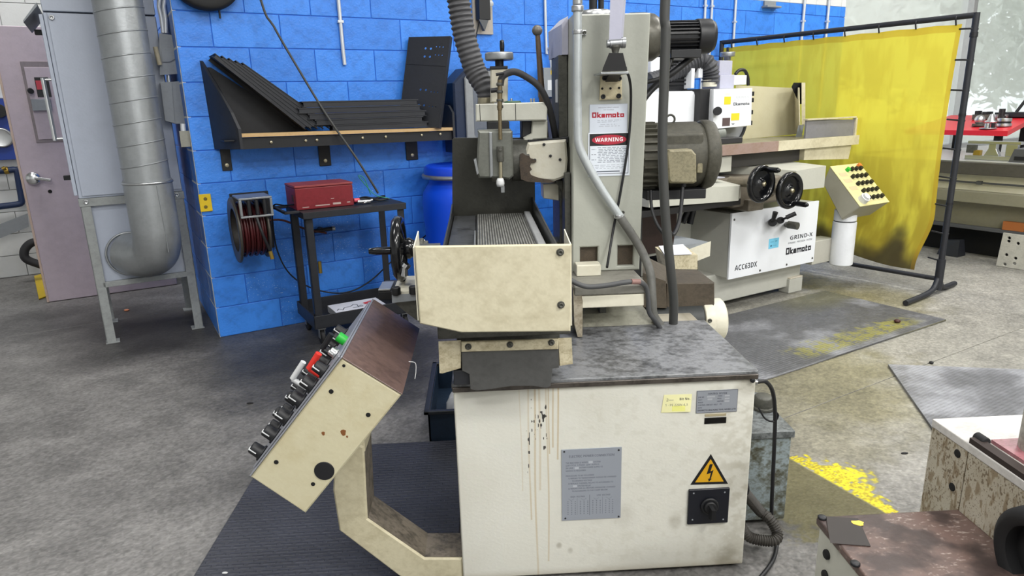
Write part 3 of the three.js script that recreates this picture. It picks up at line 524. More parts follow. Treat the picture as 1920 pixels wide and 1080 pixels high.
  part(e, 'body', hull([[-0.068, 1.923, -0.22], [0.01, 1.913, -0.22], [0.008, 1.686, -0.22], [-0.099, 1.677, -0.22], [-0.062, 1.931, -0.3], [0.018, 1.921, -0.3], [0.016, 1.69, -0.3], [-0.093, 1.681, -0.3]]), M.greyBox);
  part(e, 'cover', hull([[-0.072, 1.827, -0.21], [-0.013, 1.818, -0.21], [-0.002, 1.774, -0.21], [-0.034, 1.755, -0.21], [-0.073, 1.755, -0.21], [-0.071, 1.827, -0.22], [-0.013, 1.819, -0.22], [-0.001, 1.775, -0.22], [-0.034, 1.756, -0.22], [-0.072, 1.756, -0.22]]), M.greyBox);
  part(e, 'lever', rod([-0.102, 1.841, -0.2], [-0.092, 1.735, -0.2], 0.014), grime(0xb8ae94, 0x5c5646, 0.6, { size: 0.1 }), 'worn cream lever');
  const f = thingW('junction_box', 'taller grey steel junction box below the disconnect switch beside the duct', 'box', [-0.03, 1.3, -0.25]);
  part(f, 'body', hull([[-0.107, 1.632, -0.2], [0.015, 1.641, -0.2], [0.009, 1.381, -0.2], [-0.062, 1.383, -0.2], [-0.113, 1.404, -0.2], [-0.099, 1.636, -0.3], [0.025, 1.645, -0.3], [0.019, 1.38, -0.3], [-0.106, 1.404, -0.3]]), M.greyBox);
  part(f, 'cover', hull([[-0.105, 1.628, -0.19], [-0.042, 1.631, -0.19], [-0.059, 1.386, -0.19], [-0.111, 1.404, -0.19], [-0.104, 1.628, -0.2], [-0.041, 1.631, -0.2], [-0.058, 1.386, -0.2], [-0.11, 1.404, -0.2]]), M.greyBox);
  part(f, 'nipple', rod([-0.048, 1.678, -0.25], [-0.051, 1.637, -0.25], 0.014), M.bright);
  const g = thingW('conduit_fitting', 'small square grey conduit fitting at the wall corner under the junction box', 'fitting', [0, 1.2, -0.1]);
  part(g, 'body', hull([[-0.056, 1.34, -0.03], [0.001, 1.34, -0.03], [-0.003, 1.244, -0.03], [-0.057, 1.244, -0.03], [-0.049, 1.338, -0.1], [0.008, 1.339, -0.1], [0.004, 1.241, -0.1], [-0.051, 1.241, -0.1]]), grime(0x8f8f86, 0x6a675c, 0.5, { size: 0.2 }));
  part(g, 'stub', rod([-0.026, 1.383, -0.06], [-0.03, 1.335, -0.06], 0.016), M.conduit);
  solo(true, 'conduit', 'white conduit entering the disconnect switch, left of two', 'conduit', [-0.042, 1.927, -0.25], tube([[-0.042, 1.927, -0.25], [-0.038, 1.98, -0.25], [-0.044, 2.056, -0.25], [-0.041, 2.117, -0.25], [-0.02, 2.357, -0.25], [-0.017, 4.2, -0.25]], 0.0125, 30, 10), M.conduit);
  solo(true, 'conduit', 'white conduit entering the disconnect switch, right of two', 'conduit', [-0.028, 1.926, -0.24], tube([[-0.028, 1.926, -0.24], [-0.019, 1.988, -0.24], [-0.018, 2.056, -0.24], [-0.015, 2.117, -0.24], [0.008, 2.357, -0.24], [0.011, 4.2, -0.24]], 0.0125, 30, 10), M.conduit);
}
{ // far left: lavender door and what hangs on the white wall behind it
  const d = struct('door_1', bx(-1.05, -0.1, 0.004, 2.105, -1.84, -1.78, 0.006), M.door);
  part(d, 'edge_strip', bx(-1.056, -1.04, 0.004, 2.1, -1.842, -1.774, 0.002), grime(0xc9b2a4, 0x9c7c64, 0.6, { size: 0.4 }));
  const h = part(d, 'handle', [cyl('z', [-0.973, 0.994, -1.78], 0.05, 0, 0.05, 24, 0.02), rod([-0.96, 0.996, -1.74], [-0.858, 0.975, -1.7], 0.014)], M.chrome, 'chrome lever handle');
  part(h, 'keyhole', cyl('z', [-0.885, 0.884, -1.78], 0.014, 0, 0.006), M.dark);
  const r = part(d, 'recess_panel', bx(-0.907, -0.6, 1.259, 1.856, -1.78, -1.772, 0.002), grime(0x8a8084, 0x4e484a, 0.5, { size: 0.4 }));
  part(r, 'inner_panel', bx(-0.889, -0.62, 1.283, 1.814, -1.772, -1.766, 0.002), M.door);
  part(r, 'display', bx(-0.838, -0.75, 1.597, 1.741, -1.766, -1.758, 0.002), M.black);
  part(r, 'red_label', bx(-0.833, -0.773, 1.651, 1.717, -1.758, -1.756, 0), plain(0xc2384a, 0.5));
  part(r, 'lock_box', bx(-0.886, -0.762, 1.496, 1.582, -1.766, -1.73, 0.003), M.greyBox);
  part(r, 'knob', rod([-0.878, 1.645, -1.766], [-0.872, 1.639, -1.72], 0.02), M.black);
  const g = thingW('gauge_panel', 'blue panel with round dial at the left edge behind the door', 'panel', [-1.35, 1.3, -3.1]);
  part(g, 'panel', bx(-1.8, -1.163, 1.087, 1.621, -3.098, -3.02), plain(0x1d3f9a, 0.45));
  part(g, 'dial', lathe([[0, 0.02], [0.07, 0.02], [0.07, 0.03], [0.085, 0.03], [0.09, 0], [0, 0]], 'z', [-1.243, 1.285, -3.02], 28), M.bright);
  part(g, 'knob', cyl('z', [-1.22, 1.516, -3.02], 0.06, 0, 0.05), M.black);
  const p = thingW('air_pipe', 'dark blue painted pipe loop with valve low on the white wall at left', 'pipe', [-1.3, 0.8, -3.1]);
  part(p, 'pipe', tube([[-1.463, 0.997, -3.02], [-1.269, 0.992, -3.02], [-1.201, 0.997, -3.02], [-1.184, 0.977, -3.02], [-1.188, 0.866, -3.02], [-1.195, 0.714, -3.02], [-1.216, 0.686, -3.02], [-1.326, 0.677, -3.02], [-1.485, 0.673, -3.02]], 0.028, 60, 12, 0.3), plain(0x1c2f55, 0.45));
  part(p, 'valve', [rod([-1.275, 0.994, -3], [-1.243, 0.997, -3], 0.034), rod([-1.282, 1.012, -2.95], [-1.257, 1.025, -2.95], 0.016)], M.brass);
  solo(true, 'steel_beam', 'grey sloping steel beam against the white wall at the far left', 'beam', [-1.5, 0.5, -2.9], hull([[-1.464, 0.502, -2.9], [-1.161, 0.606, -2.9], [-1.174, 0.484, -2.9], [-1.488, 0.373, -2.9], [-1.475, 0.492, -2.98], [-1.168, 0.597, -2.98], [-1.182, 0.474, -2.98], [-1.499, 0.362, -2.98]]), M.greyBox);
  solo(true, 'rubber_hose', 'thick black hose loop sticking out behind the lavender door', 'hose', [-1.2, 0.2, -2.7], tube([[-1.077, 0.368, -2.7], [-1.166, 0.359, -2.7], [-1.225, 0.298, -2.7], [-1.223, 0.22, -2.7], [-1.115, 0.145, -2.7]], 0.036, 40, 12), M.hose);
  solo(true, 'yellow_stop', 'yellow painted floor stop behind the foot of the lavender door', 'floor stop', [-1.1, 0, -2.4], hull([[-1.224, 0, -2.976], [-1.155, 0, -3.028], [-1.064, 0, -2.015], [-1.122, 0, -1.939], [-1.221, 0.012, -2.966], [-1.153, 0.012, -3.019], [-1.061, 0.012, -2.001], [-1.119, 0.012, -1.924]]), M.yellow);
}

// ---------------------------------------------------------------- the surface grinder in the foreground (room axes of its own: x along its front, z away from it)
const txt = (x, s, px, py, size, color = '#222', font = 'sans-serif', align = 'left', bold = false) => { x.fillStyle = color; x.font = (bold ? 'bold ' : '') + size + 'px ' + font; x.textAlign = align; x.textBaseline = 'alphabetic'; x.fillText(s, px, py); };
// squared wordmark in heavy strokes, as on the machines
function wordmark(x, px, py, h, color) {
  x.save(); x.translate(px, py); x.scale(h / 100, h / 100); x.strokeStyle = color; x.lineWidth = 24; x.lineJoin = 'miter'; x.lineCap = 'butt';
  const P = (...l) => { x.beginPath(); l.forEach(([a, b], i) => (i ? x.lineTo(a, b) : x.moveTo(a, b))); x.stroke(); };
  const box = (a, w, t) => { x.beginPath(); x.rect(a + 12, t + 12, w - 24, 100 - t - 24); x.stroke(); };
  box(0, 78, 0);
  P([100, 0], [100, 100]); P([150, 34], [108, 66], [154, 100]);
  P([166, 42], [220, 42], [220, 100]); x.beginPath(); x.rect(176, 66, 44, 22); x.stroke();
  P([254, 100], [254, 42], [338, 42], [338, 100]); P([296, 42], [296, 100]);
  box(356, 70, 30);
  P([452, 8], [452, 88], [484, 88]); P([436, 42], [484, 42]);
  box(496, 70, 30);
  x.restore();
}
const lines = (x, rows, color) => { x.fillStyle = color; for (const [px, py, w, h, words] of rows) { let q = px; seed = (px * 31 + py * 17) >>> 0; while (q < px + w) { const l = Math.min(rr(0.04, 0.13) * words, px + w - q); x.fillRect(q, py, l, h); q += l + 0.03 * words; } } };
{
  const G = thingM('surface_grinder', 'cream surface grinding machine with open table trough and tall column in the foreground', 'machine', [0.34, 0, -2.2]);
  // base cabinet: its front carries drips, chips and smudges of its own
  const bw = 0.884, bh = 0.64, bx0 = -0.102, by0 = 0.012;
  const frontMap = dataTex(1024, 768, (u, v) => {
    const X = u * bw, Y = v * bh, n = fbm(X * 5, Y * 3 + 9, 4), f = fbm(X * 40, Y * 40, 3), st = fbm(X * 120 + 3, Y * 1.2, 3);
    let c = mix3([0.875, 0.872, 0.835], [0.77, 0.757, 0.70], sm(0.4, 0.85, n) * 0.3 + 0.25 * sm(0.5, 0.8, f) * sm(0.25, 0.5, u));
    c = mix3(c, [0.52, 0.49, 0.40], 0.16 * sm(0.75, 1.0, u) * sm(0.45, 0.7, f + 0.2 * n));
    for (const [dx, w, y0, y1, k, col] of [[0.232, 0.0035, 0.0, 0.63, 0.55, 0], [0.215, 0.003, 0.2, 0.63, 0.4, 0], [0.268, 0.003, 0.05, 0.64, 0.4, 0], [0.287, 0.003, 0.44, 0.64, 0.55, 0], [0.300, 0.003, 0.40, 0.64, 0.75, 0], [0.245, 0.004, 0.3, 0.64, 0.3, 0], [0.19, 0.002, 0.3, 0.64, 0.3, 0], [0.275, 0.0025, 0.42, 0.64, 0.5, 0]]) {
      const d = Math.abs(X - dx - 0.0022 * Math.sin(Y * 9 + dx * 90)) / w;
      if (Y > y0 && Y < y1) c = mix3(c, [0.64, 0.50, 0.29], 0.75 * k * (1 - sm(0.3, 1.2, d)) * (0.25 + 1.0 * st));
    }
    for (const [dx, w, y0, y1] of [[0.228, 0.006, 0.46, 0.60], [0.245, 0.006, 0.50, 0.55], [0.262, 0.006, 0.43, 0.58], [0.212, 0.004, 0.36, 0.5], [0.255, 0.008, 0.51, 0.56]]) {
      const d = Math.abs(X - dx) / w; if (Y > y0 && Y < y1 && d < 1 && vnoise(X * 260, Y * 70) > 0.74) c = mix3(c, [0.16, 0.15, 0.14], 0.85);
    }
    for (const [sx, sy, r, k] of [[0.30, 0.105, 0.012, 0.5], [0.335, 0.085, 0.012, 0.3], [0.66, 0.165, 0.03, 0.25], [0.50, 0.20, 0.05, 0.15], [0.42, 0.21, 0.04, 0.12], [0.83, 0.02, 0.06, 0.4], [0.86, 0.62, 0.05, 0.35], [0.86, 0.30, 0.09, 0.2]]) {
      const d = Math.hypot((X - sx), (Y - sy) * 0.8) / r; c = mix3(c, [0.42, 0.39, 0.32], k * (1 - sm(0.2, 1, d)) * (0.5 + 0.6 * f));
    }
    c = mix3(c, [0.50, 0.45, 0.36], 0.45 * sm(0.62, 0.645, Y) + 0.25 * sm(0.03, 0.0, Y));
    return c;
  }, true, THREE.ClampToEdgeWrapping);
  const frontMat = new THREE.MeshPhysicalMaterial({ map: frontMap, roughness: 0.42, bumpMap: fineBump, bumpScale: 0.0003, clearcoat: 0.15, clearcoatRoughness: 0.4 });
  part(G, 'base_cabinet', planar(bx(-0.102, 0.782, 0.012, 0.652, -2.75, -1.79, 0.006), bx0, by0, bw, bh), frontMat);
  part(G, 'base_foot', bx(-0.06, 0.0, 0, 0.012, -1.9, -1.83, 0), M.black); part(G, 'base_foot', bx(0.68, 0.74, 0, 0.012, -1.9, -1.83, 0), M.black);
  part(G, 'base_foot', bx(-0.06, 0.0, 0, 0.012, -2.7, -2.6, 0), M.black); part(G, 'base_foot', bx(0.68, 0.74, 0, 0.012, -2.7, -2.6, 0), M.black);
  part(G, 'top_plate', bx(-0.106, 0.786, 0.652, 0.672, -2.27, -1.784, 0.005), M.darkTop);
  part(G, 'top_rim', bx(-0.104, 0.784, 0.646, 0.662, -1.787, -1.779, 0.003), grime(0x5a544f, 0x2b2624, 1, { size: 0.3, rough: 0.3, metal: 0.4 }));
  part(G, 'rear_plate', bx(0.78, 0.79, 0.5, 0.655, -2.26, -1.9, 0.001), M.darkTop);
  part(G, 'rear_pad', hull([[0.30, 0.672, -2.24], [0.60, 0.672, -2.24], [0.30, 0.70, -2.3], [0.58, 0.705, -2.3], [0.30, 0.72, -2.6], [0.57, 0.72, -2.6], [0.30, 0.672, -2.6], [0.6, 0.672, -2.6]]), grime(0xa7a698, 0x55523f, 0.7, { size: 0.25 }));
  part(G, 'corner_bolt', cyl('z', [0.768, 0.642, -1.784], 0.007, -0.002, 0.006, 12), M.black);
  // cross casting under the column
  part(G, 'column_foot', [bx(0.297, 0.545, 0.812, 0.846, -2.72, -2.15, 0.006)], grime(0x8a8880, 0x4f4b45, 0.6, { size: 0.3 }));
  part(G, 'column_foot_rail', bx(0.322, 0.535, 0.768, 0.811, -2.72, -2.152, 0.004), M.cream);
  part(G, 'casting_leg', hull([[0.295, 0.84, -2.16], [0.328, 0.80, -2.16], [0.328, 0.84, -2.16], [0.322, 0.675, -2.13], [0.306, 0.675, -2.13], [0.295, 0.72, -2.13], [0.295, 0.84, -2.3], [0.328, 0.84, -2.3], [0.322, 0.675, -2.3], [0.306, 0.675, -2.3]]), grime(0x9d9584, 0x5a4e3e, 1, { size: 0.2, rough: 0.5 }));
  part(G, 'casting_rib', bx(0.41, 0.435, 0.69, 0.77, -2.5, -2.3), M.dirtyMetal);
  part(G, 'casting_block', bx(0.33, 0.57, 0.70, 0.768, -2.72, -2.5), M.dark);
  part(G, 'pad_block', bx(0.324, 0.411, 0.846, 0.887, -2.34, -2.28, 0.004), M.cream);
  // column
  const colMat = grime(0xaeb0a6, 0x8e8f86, 0.3, { size: 1.0, rough: 0.42 });
  const c0 = 0.318, c1 = 0.562, t0 = 0.324, t1 = 0.58, yb = 0.847, yt = 1.716;
  part(G, 'column', hull([[c0, yb, -2.37], [c1, yb, -2.37], [t0, yt, -2.37], [t1, yt, -2.37], [c0, yb, -2.75], [c1, yb, -2.75], [t0, yt, -2.75], [t1, yt, -2.75]]), colMat);
  part(G, 'column_front', ext([[c0, yb], [c1, yb], [t1, yt], [t0, yt]], -2.372, -2.345, 0.004, [rectHole(0.346, 0.411, 0.876, 0.937), rectHole(0.482, 0.541, 0.863, 0.938)]), colMat);
  const recessMat = grime(0x54483a, 0x1f1a15, 0.8, { size: 0.1 });
  part(G, 'recess', bx(0.346, 0.411, 0.876, 0.937, -2.37, -2.3685, 0), recessMat);
  part(G, 'recess', bx(0.482, 0.541, 0.863, 0.938, -2.37, -2.3685, 0), recessMat);
  part(G, 'slideway_cover', hull([[0.30, 1.60, -2.46], [0.322, 1.60, -2.46], [0.30, 1.70, -2.46], [0.322, 1.725, -2.46], [0.28, 1.60, -2.72], [0.322, 1.60, -2.72], [0.28, 1.70, -2.72], [0.322, 1.74, -2.72]]), M.lavender);
  part(G, 'slideway', [bx(0.288, 0.32, 0.90, 1.60, -2.7, -2.47), bx(0.296, 0.318, 0.86, 1.2, -2.47, -2.38)], M.dirtyMetal);
  part(G, 'slideway_sticker', bx(0.2865, 0.288, 1.44, 1.52, -2.56, -2.5, 0), M.whitePlastic, 'white sticker');
  part(G, 'column_cap', lathe([[0, 0], [0.058, 0], [0.06, 0.004], [0.06, 0.022], [0.052, 0.028], [0, 0.028]], 'y', [0.421, 1.717, -2.5], 36), M.bright);
  part(G, 'lift_rod', [cyl('y', [0.415, 1.74, -2.5], 0.014, 0, 0.25), cyl('y', [0.443, 1.74, -2.5], 0.010, 0, 0.25)], M.black);
  // signs on the column
  const sign1 = printed(384, 300, (x, w, h) => { x.fillStyle = '#cfd6e2'; x.fillRect(0, 0, w, h); x.strokeStyle = '#aab0ba'; x.lineWidth = 4; x.strokeRect(2, 2, w - 4, h - 4); txt(x, 'PRECISION SURFACE GRINDER', w / 2, 42, 15, '#667', 'sans-serif', 'center'); txt(x, 'FOR THE WORLD', w / 2, 66, 14, '#667', 'sans-serif', 'center'); wordmark(x, 26, 84, 57, '#a3162b'); lines(x, [[80, 166, 240, 7, 400], [80, 184, 200, 7, 400], [110, 210, 170, 6, 400], [95, 228, 210, 6, 400]], '#a9b0bd'); });
  part(G, 'maker_plate', planar(bx(0.378, 0.509, 1.335, 1.43, -2.345, -2.343, 0), 0.378, 1.335, 0.509 - 0.378, 1.43 - 1.335), sign1, 'pale maker plate with red wordmark');
  const sign2 = printed(448, 512, (x, w, h) => {
    x.fillStyle = '#dfe5ee'; x.fillRect(0, 0, w, h); x.fillStyle = '#101114'; x.fillRect(16, 16, w - 32, 138); x.strokeStyle = '#15161a'; x.lineWidth = 5; x.strokeRect(16, 16, w - 32, h - 44);
    x.fillStyle = '#b02038'; x.beginPath(); x.ellipse(w / 2, 86, 184, 58, 0, 0, 7); x.fill(); txt(x, 'WARNING', w / 2, 106, 62, '#f4f4f6', 'sans-serif', 'center', true);
    const rows = []; for (let i = 0; i < 10; i++) rows.push([i % 3 ? 110 : 100, 172 + i * 19, i % 3 ? 300 : 310, 8, 420]); lines(x, rows, '#8b929e'); lines(x, [[34, 190, 52, 9, 300], [34, 250, 52, 9, 300], [34, 312, 52, 9, 300], [30, 380, 380, 5, 500], [30, 400, 360, 5, 500], [30, 418, 340, 5, 500]], '#9aa1ad'); x.fillStyle = '#5c6470'; x.fillRect(90, 452, 250, 12);
  });
  part(G, 'warning_sign', planar(bx(0.374, 0.519, 1.188, 1.336, -2.345, -2.342, 0), 0.374, 1.188, 0.519 - 0.374, 1.336 - 1.188), sign2, 'red and black warning sign');
  // spindle head left of the column
  const hm = grime(0xbfbcae, 0x8f8b78, 0.4, { size: 0.4, rough: 0.42 });
  part(G, 'spindle_head', ext([[0.171, 1.306], [0.246, 1.311], [0.306, 1.313], [0.311, 1.242], [0.305, 1.183], [0.263, 1.169], [0.159, 1.176], [0.154, 1.214], [0.157, 1.266]], -2.66, -2.4, 0.008), hm);
  part(G, 'worn_patch', ext([[0.141, 1.267], [0.151, 1.272], [0.162, 1.264], [0.173, 1.262], [0.179, 1.253], [0.19, 1.25], [0.199, 1.241], [0.19, 1.236], [0.18, 1.236], [0.176, 1.225], [0.182, 1.214], [0.174, 1.206], [0.179, 1.195], [0.192, 1.189], [0.209, 1.183], [0.243, 1.176], [0.262, 1.168], [0.243, 1.165], [0.202, 1.168], [0.167, 1.171], [0.143, 1.181], [0.139, 1.226]], -2.402, -2.392, 0.0), grime(0x43372b, 0x1d1712, 1, { size: 0.08, fine: 0.6 }), 'dark worn patch of bare metal');
  for (const q of [[0.194, 1.246, -2.398], [0.227, 1.299, -2.398], [0.249, 1.259, -2.398], [0.283, 1.245, -2.398]]) part(G, 'head_screw', cyl('z', q, 0.005, -0.003, 0.005, 12), M.black);
  part(G, 'spindle_nose', cyl('x', [0.146, 1.242, -2.47], 0.075, -0.03, 0.03), M.dirtyMetal);
  part(G, 'head_bracket', [ext([[0.191, 1.38], [0.246, 1.379], [0.244, 1.316], [0.194, 1.314], [0.184, 1.303], [0.161, 1.307], [0.158, 1.322], [0.187, 1.336]], -2.56, -2.45, 0.004)], M.greyCream);
  part(G, 'head_slot', ext([[0.156, 1.379], [0.191, 1.378], [0.19, 1.313], [0.155, 1.314]], -2.6, -2.47, 0.002), M.black);
  part(G, 'head_underside', ext([[0.246, 1.313], [0.319, 1.322], [0.319, 1.299], [0.174, 1.304], [0.174, 1.315]], -2.6, -2.44, 0.002), M.black);
  part(G, 'lower_cover', ext([[0.23, 1.148], [0.294, 1.15], [0.3, 1.084], [0.232, 1.096]], -2.6, -2.5, 0.003), M.cream);
  part(G, 'lower_slide', [ext([[0.273, 1.167], [0.327, 1.166], [0.33, 0.904], [0.298, 0.905], [0.296, 1.124]], -2.6, -2.45, 0.002), bx(0.231, 0.31, 0.87, 0.93, -2.6, -2.5)], M.dirtyMetal);
  // coolant arm and its vertical screw
  part(G, 'arm_box', ext([[-0.007, 1.442], [0.244, 1.443], [0.241, 1.38], [-0.009, 1.383]], -2.52, -2.42, 0.004), M.greyCream);
  part(G, 'arm_seam', [bx(0.13, 0.132, 1.383, 1.44, -2.43, -2.4195, 0), bx(0.006, 0.008, 1.384, 1.44, -2.43, -2.4195, 0)], M.dark);
  part(G, 'dresser_column', ext([[0.05, 1.559], [0.111, 1.559], [0.106, 1.445], [0.046, 1.446]], -2.53, -2.45, 0.004), hm);
  part(G, 'dresser_cap', ext([[0.048, 1.567], [0.109, 1.567], [0.109, 1.557], [0.048, 1.557]], -2.535, -2.445, 0.002), M.black);
  const kc = [0.082, 1.59, -2.49];
  part(G, 'feed_stem', cyl('y', [kc[0], kc[1] - 0.028, -2.49], 0.015, 0, 0.03), M.black);
  const kw = part(G, 'feed_handwheel', lathe([[0, 0.004], [0.02, 0.004], [0.03, 0], [0.046, 0.0], [0.05, 0.004], [0.05, 0.022], [0.047, 0.026], [0.02, 0.02], [0, 0.022]], 'y', [kc[0], kc[1] - 0.002, -2.49], 36), M.steel);
  part(kw, 'grip', lathe([[0, 0], [0.007, 0], [0.0085, 0.02], [0.0075, 0.038], [0.004, 0.041], [0, 0.041]], 'y', [kc[0] + 0.01, kc[1] + 0.022, -2.46], 14), M.blackGloss);
  part(G, 'hose_collar', cyl('y', [0.031, 1.44, -2.6], 0.032, 0, 0.025), M.nickel);
  part(G, 'green_lever', ext([[0.092, 1.445], [0.105, 1.45], [0.148, 1.449], [0.155, 1.441], [0.144, 1.436], [0.101, 1.437]], -2.45, -2.43, 0.003), M.dullGreen, 'green painted lever');
  for (const q of [[0.19, 1.448, -2.47], [0.2, 1.448, -2.47], [0.12, 1.45, -2.47]]) part(G, 'arm_screw', cyl('y', q, 0.004, -0.006, 0.008, 10), M.bright);
  // wheel guard
  part(G, 'wheel_guard', [ext([[-0.001, 1.352], [0.116, 1.349], [0.115, 1.196], [0.1, 1.184], [0.076, 1.19], [-0.006, 1.193], [-0.014, 1.219]], -2.58, -2.36, 0.006), bx(-0.004, 0.111, 1.347, 1.356, -2.56, -2.37)], grime(0x74766f, 0x41423c, 0.6, { size: 0.2, rough: 0.4, metal: 0.4 }));
  part(G, 'guard_ridge', ext([[0.035, 1.348], [0.046, 1.347], [0.045, 1.199], [0.033, 1.194]], -2.37, -2.352, 0.002), M.steel);
  part(G, 'guard_flap', ext([[-0.021, 1.256], [-0.012, 1.26], [-0.005, 1.21], [-0.012, 1.205]], -2.4, -2.35, 0.001), M.steel);
  part(G, 'guard_neck', [bx(0.03, 0.108, 1.346, 1.381, -2.5, -2.42)], M.black);
  part(G, 'grinding_wheel', cyl('x', [0.049, 1.265, -2.47], 0.098, -0.008, 0.012, 40), plain(0x6f6d66, 0.8));
  // coolant nozzle line
  part(G, 'coolant_hose', tube([[0.079, 1.501, -2.38], [0.085, 1.525, -2.38], [0.102, 1.538, -2.38], [0.131, 1.543, -2.38], [0.171, 1.525, -2.39], [0.212, 1.494, -2.4], [0.242, 1.444, -2.42], [0.264, 1.378, -2.46], [0.28, 1.309, -2.5]], 0.0115, 60, 12), M.hose);
  part(G, 'coolant_pipe', [rod([0.078, 1.518, -2.37], [0.074, 1.42, -2.36], 0.0085), rod([0.074, 1.42, -2.36], [0.073, 1.322, -2.35], 0.0065)], grime(0x6d6148, 0x33291c, 0.7, { size: 0.1, metal: 0.4 }));
  for (const [y, r] of [[158, 0.011], [172, 0.011], [188, 0.012], [200, 0.011]]) part(G, 'hose_clamp', cyl('y', [0.085, 1.768, -2.366].map((v, i) => (i === 1 ? lerp(1.518, 1.42, (y - 150) / 56) : i === 0 ? 0.076 : v)), r, -0.005, 0.005), M.dirtyMetal);
  part(G, 'pipe_tap', [rod([0.046, 1.484, -2.37], [0.078, 1.487, -2.37], 0.008), rod([0.065, 1.535, -2.36], [0.092, 1.539, -2.36], 0.005)], M.black);
  part(G, 'valve_body', [cyl('y', [0.071, 1.27, -2.345], 0.0125, -0.022, 0.03), cyl('z', [0.071, 1.287, -2.335], 0.006, -0.004, 0.004, 12)], M.dirtyMetal);
  part(G, 'nozzle_tube', rod([0.071, 1.265, -2.345], [0.07, 1.188, -2.345], 0.0065), M.nickel);
  part(G, 'nozzle_nut', lathe([[0, -0.014], [0.012, -0.014], [0.0145, -0.004], [0.0135, 0.006], [0.01, 0.014], [0, 0.014]], 'y', [0.068, 1.178, -2.34], 8), M.whitePlastic);
  part(G, 'nozzle_tip', bx(0.069, 0.082, 1.142, 1.166, -2.352, -2.338, 0.002), M.steel);
  // table trough, magnetic chuck and end guard
  const tub = grime(0x3a3b3b, 0x1a1a1a, 0.6, { size: 0.4, rough: 0.38, metal: 0.3, fine: 0.6 });
  part(G, 'trough_floor', bx(-0.115, 0.195, 0.955, 0.985, -2.52, -1.62), tub);
  part(G, 'trough_wall', extX([[-2.52, 0.955], [-2.52, 1.085], [-2.3, 1.07], [-1.625, 1.062], [-1.625, 0.955]], -0.112, -0.106, 0.001), tub);
  part(G, 'trough_wall', extX([[-2.52, 0.955], [-2.52, 1.10], [-1.95, 1.085], [-1.625, 1.08], [-1.625, 0.955]], 0.188, 0.194, 0.001), tub);
  part(G, 'splash_back', ext([[-0.098, 1.319], [-0.09, 1.326], [0.204, 1.318], [0.201, 0.955], [-0.115, 0.967]], -2.531, -2.525, 0.001), grime(0x35352f, 0x151514, 0.6, { size: 0.35, rough: 0.4, metal: 0.2 }));
  part(G, 'table_top', bx(-0.104, -0.022, 0.985, 1.042, -2.5, -1.66), grime(0x4a4c4f, 0x1c1c1c, 1, { size: 0.3, rough: 0.4, metal: 0.3 }));
  const ribs = dataTex(64, 8, (u) => { const v = u * 8 % 1 < 0.5 ? 1 : 0; return [v, v, v]; }); ribs.repeat.set(16, 1);
  const ribCol = dataTex(64, 64, (u, v) => { const s = u * 8 % 1 < 0.5 ? 0.50 : 0.26, n = 0.8 + 0.4 * fbm(u * 8, v * 8, 3, 8); return [s * n, s * n, s * n * 0.97]; }, true); ribCol.repeat.set(16, 4);
  const ch = part(G, 'magnetic_chuck', bx(-0.018, 0.152, 0.985, 1.05, -2.47, -1.70, 0.003), new THREE.MeshStandardMaterial({ map: ribCol, bumpMap: ribs, bumpScale: 0.001, roughness: 0.45, metalness: 0.15 }));
  part(ch, 'chuck_groove', bx(-0.021, -0.0185, 0.99, 1.045, -2.46, -1.7, 0), M.dark);
  part(G, 'side_rail', bx(0.153, 0.176, 0.985, 1.06, -2.44, -1.72, 0.004), grime(0x9a9c9e, 0x5a5a58, 0.5, { size: 0.2, rough: 0.4 }));
  part(G, 'stop_block', bx(-0.026, -0.021, 1.042, 1.056, -2.1, -1.85, 0.001), M.steel);
  part(G, 'end_guard', ext([[-0.166, 1.111], [0.216, 1.102], [0.212, 0.878], [-0.063, 0.887], [-0.165, 0.915]], -1.612, -1.6, 0.003), M.creamYellow);
  part(G, 'guard_flange', hull([[-0.171, 1.105, -1.612], [-0.171, 0.92, -1.612], [-0.168, 1.105, -1.612], [-0.168, 0.92, -1.612], [-0.171, 1.12, -1.76], [-0.168, 1.12, -1.76], [-0.168, 0.95, -1.76], [-0.171, 0.95, -1.76]]), M.cream);
  part(G, 'guard_flange', hull([[0.214, 1.098, -1.612], [0.214, 0.89, -1.612], [0.217, 1.098, -1.612], [0.217, 0.89, -1.612], [0.214, 1.115, -1.74], [0.217, 1.115, -1.74], [0.217, 0.92, -1.74], [0.214, 0.92, -1.74]]), M.cream);
  part(G, 'guard_shelf', bx(-0.166, -0.113, 1.08, 1.086, -1.76, -1.613, 0.001), M.dirtyMetal);
  for (const q of [[0.187, 1.084, -1.6], [0.188, 0.95, -1.6]]) part(G, 'guard_bolt', [cyl('z', q, 0.0095, 0, 0.003), bolt('z', [q[0], q[1], q[2] + 0.003], 0.0065, 0.006)], M.dirtyMetal);
  part(G, 'table_skirt', bx(-0.06, 0.20, 0.885, 0.955, -2.5, -1.63), M.cream);
  // saddle under the table
  part(G, 'saddle', [bx(-0.13, 0.225, 0.836, 0.884, -2.4, -1.70, 0.004), bx(-0.09, 0.22, 0.672, 0.836, -2.4, -1.9, 0.004)], M.dirtyMetal);
  part(G, 'saddle_leg', hull([[-0.129, 0.831, -1.702], [-0.069, 0.831, -1.702], [-0.073, 0.752, -1.702], [-0.123, 0.739, -1.702], [-0.131, 0.74, -1.702]].concat([[-0.134, 0.796, -1.8], [-0.073, 0.797, -1.8], [-0.083, 0.713, -1.8], [-0.126, 0.706, -1.8]])), M.creamWorn);
  part(G, 'saddle_leg', hull([[0.192, 0.826, -1.702], [0.228, 0.826, -1.702], [0.231, 0.75, -1.702], [0.196, 0.746, -1.702]].concat([[0.193, 0.791, -1.8], [0.232, 0.791, -1.8], [0.235, 0.715, -1.8], [0.201, 0.71, -1.8]])), M.creamWorn);
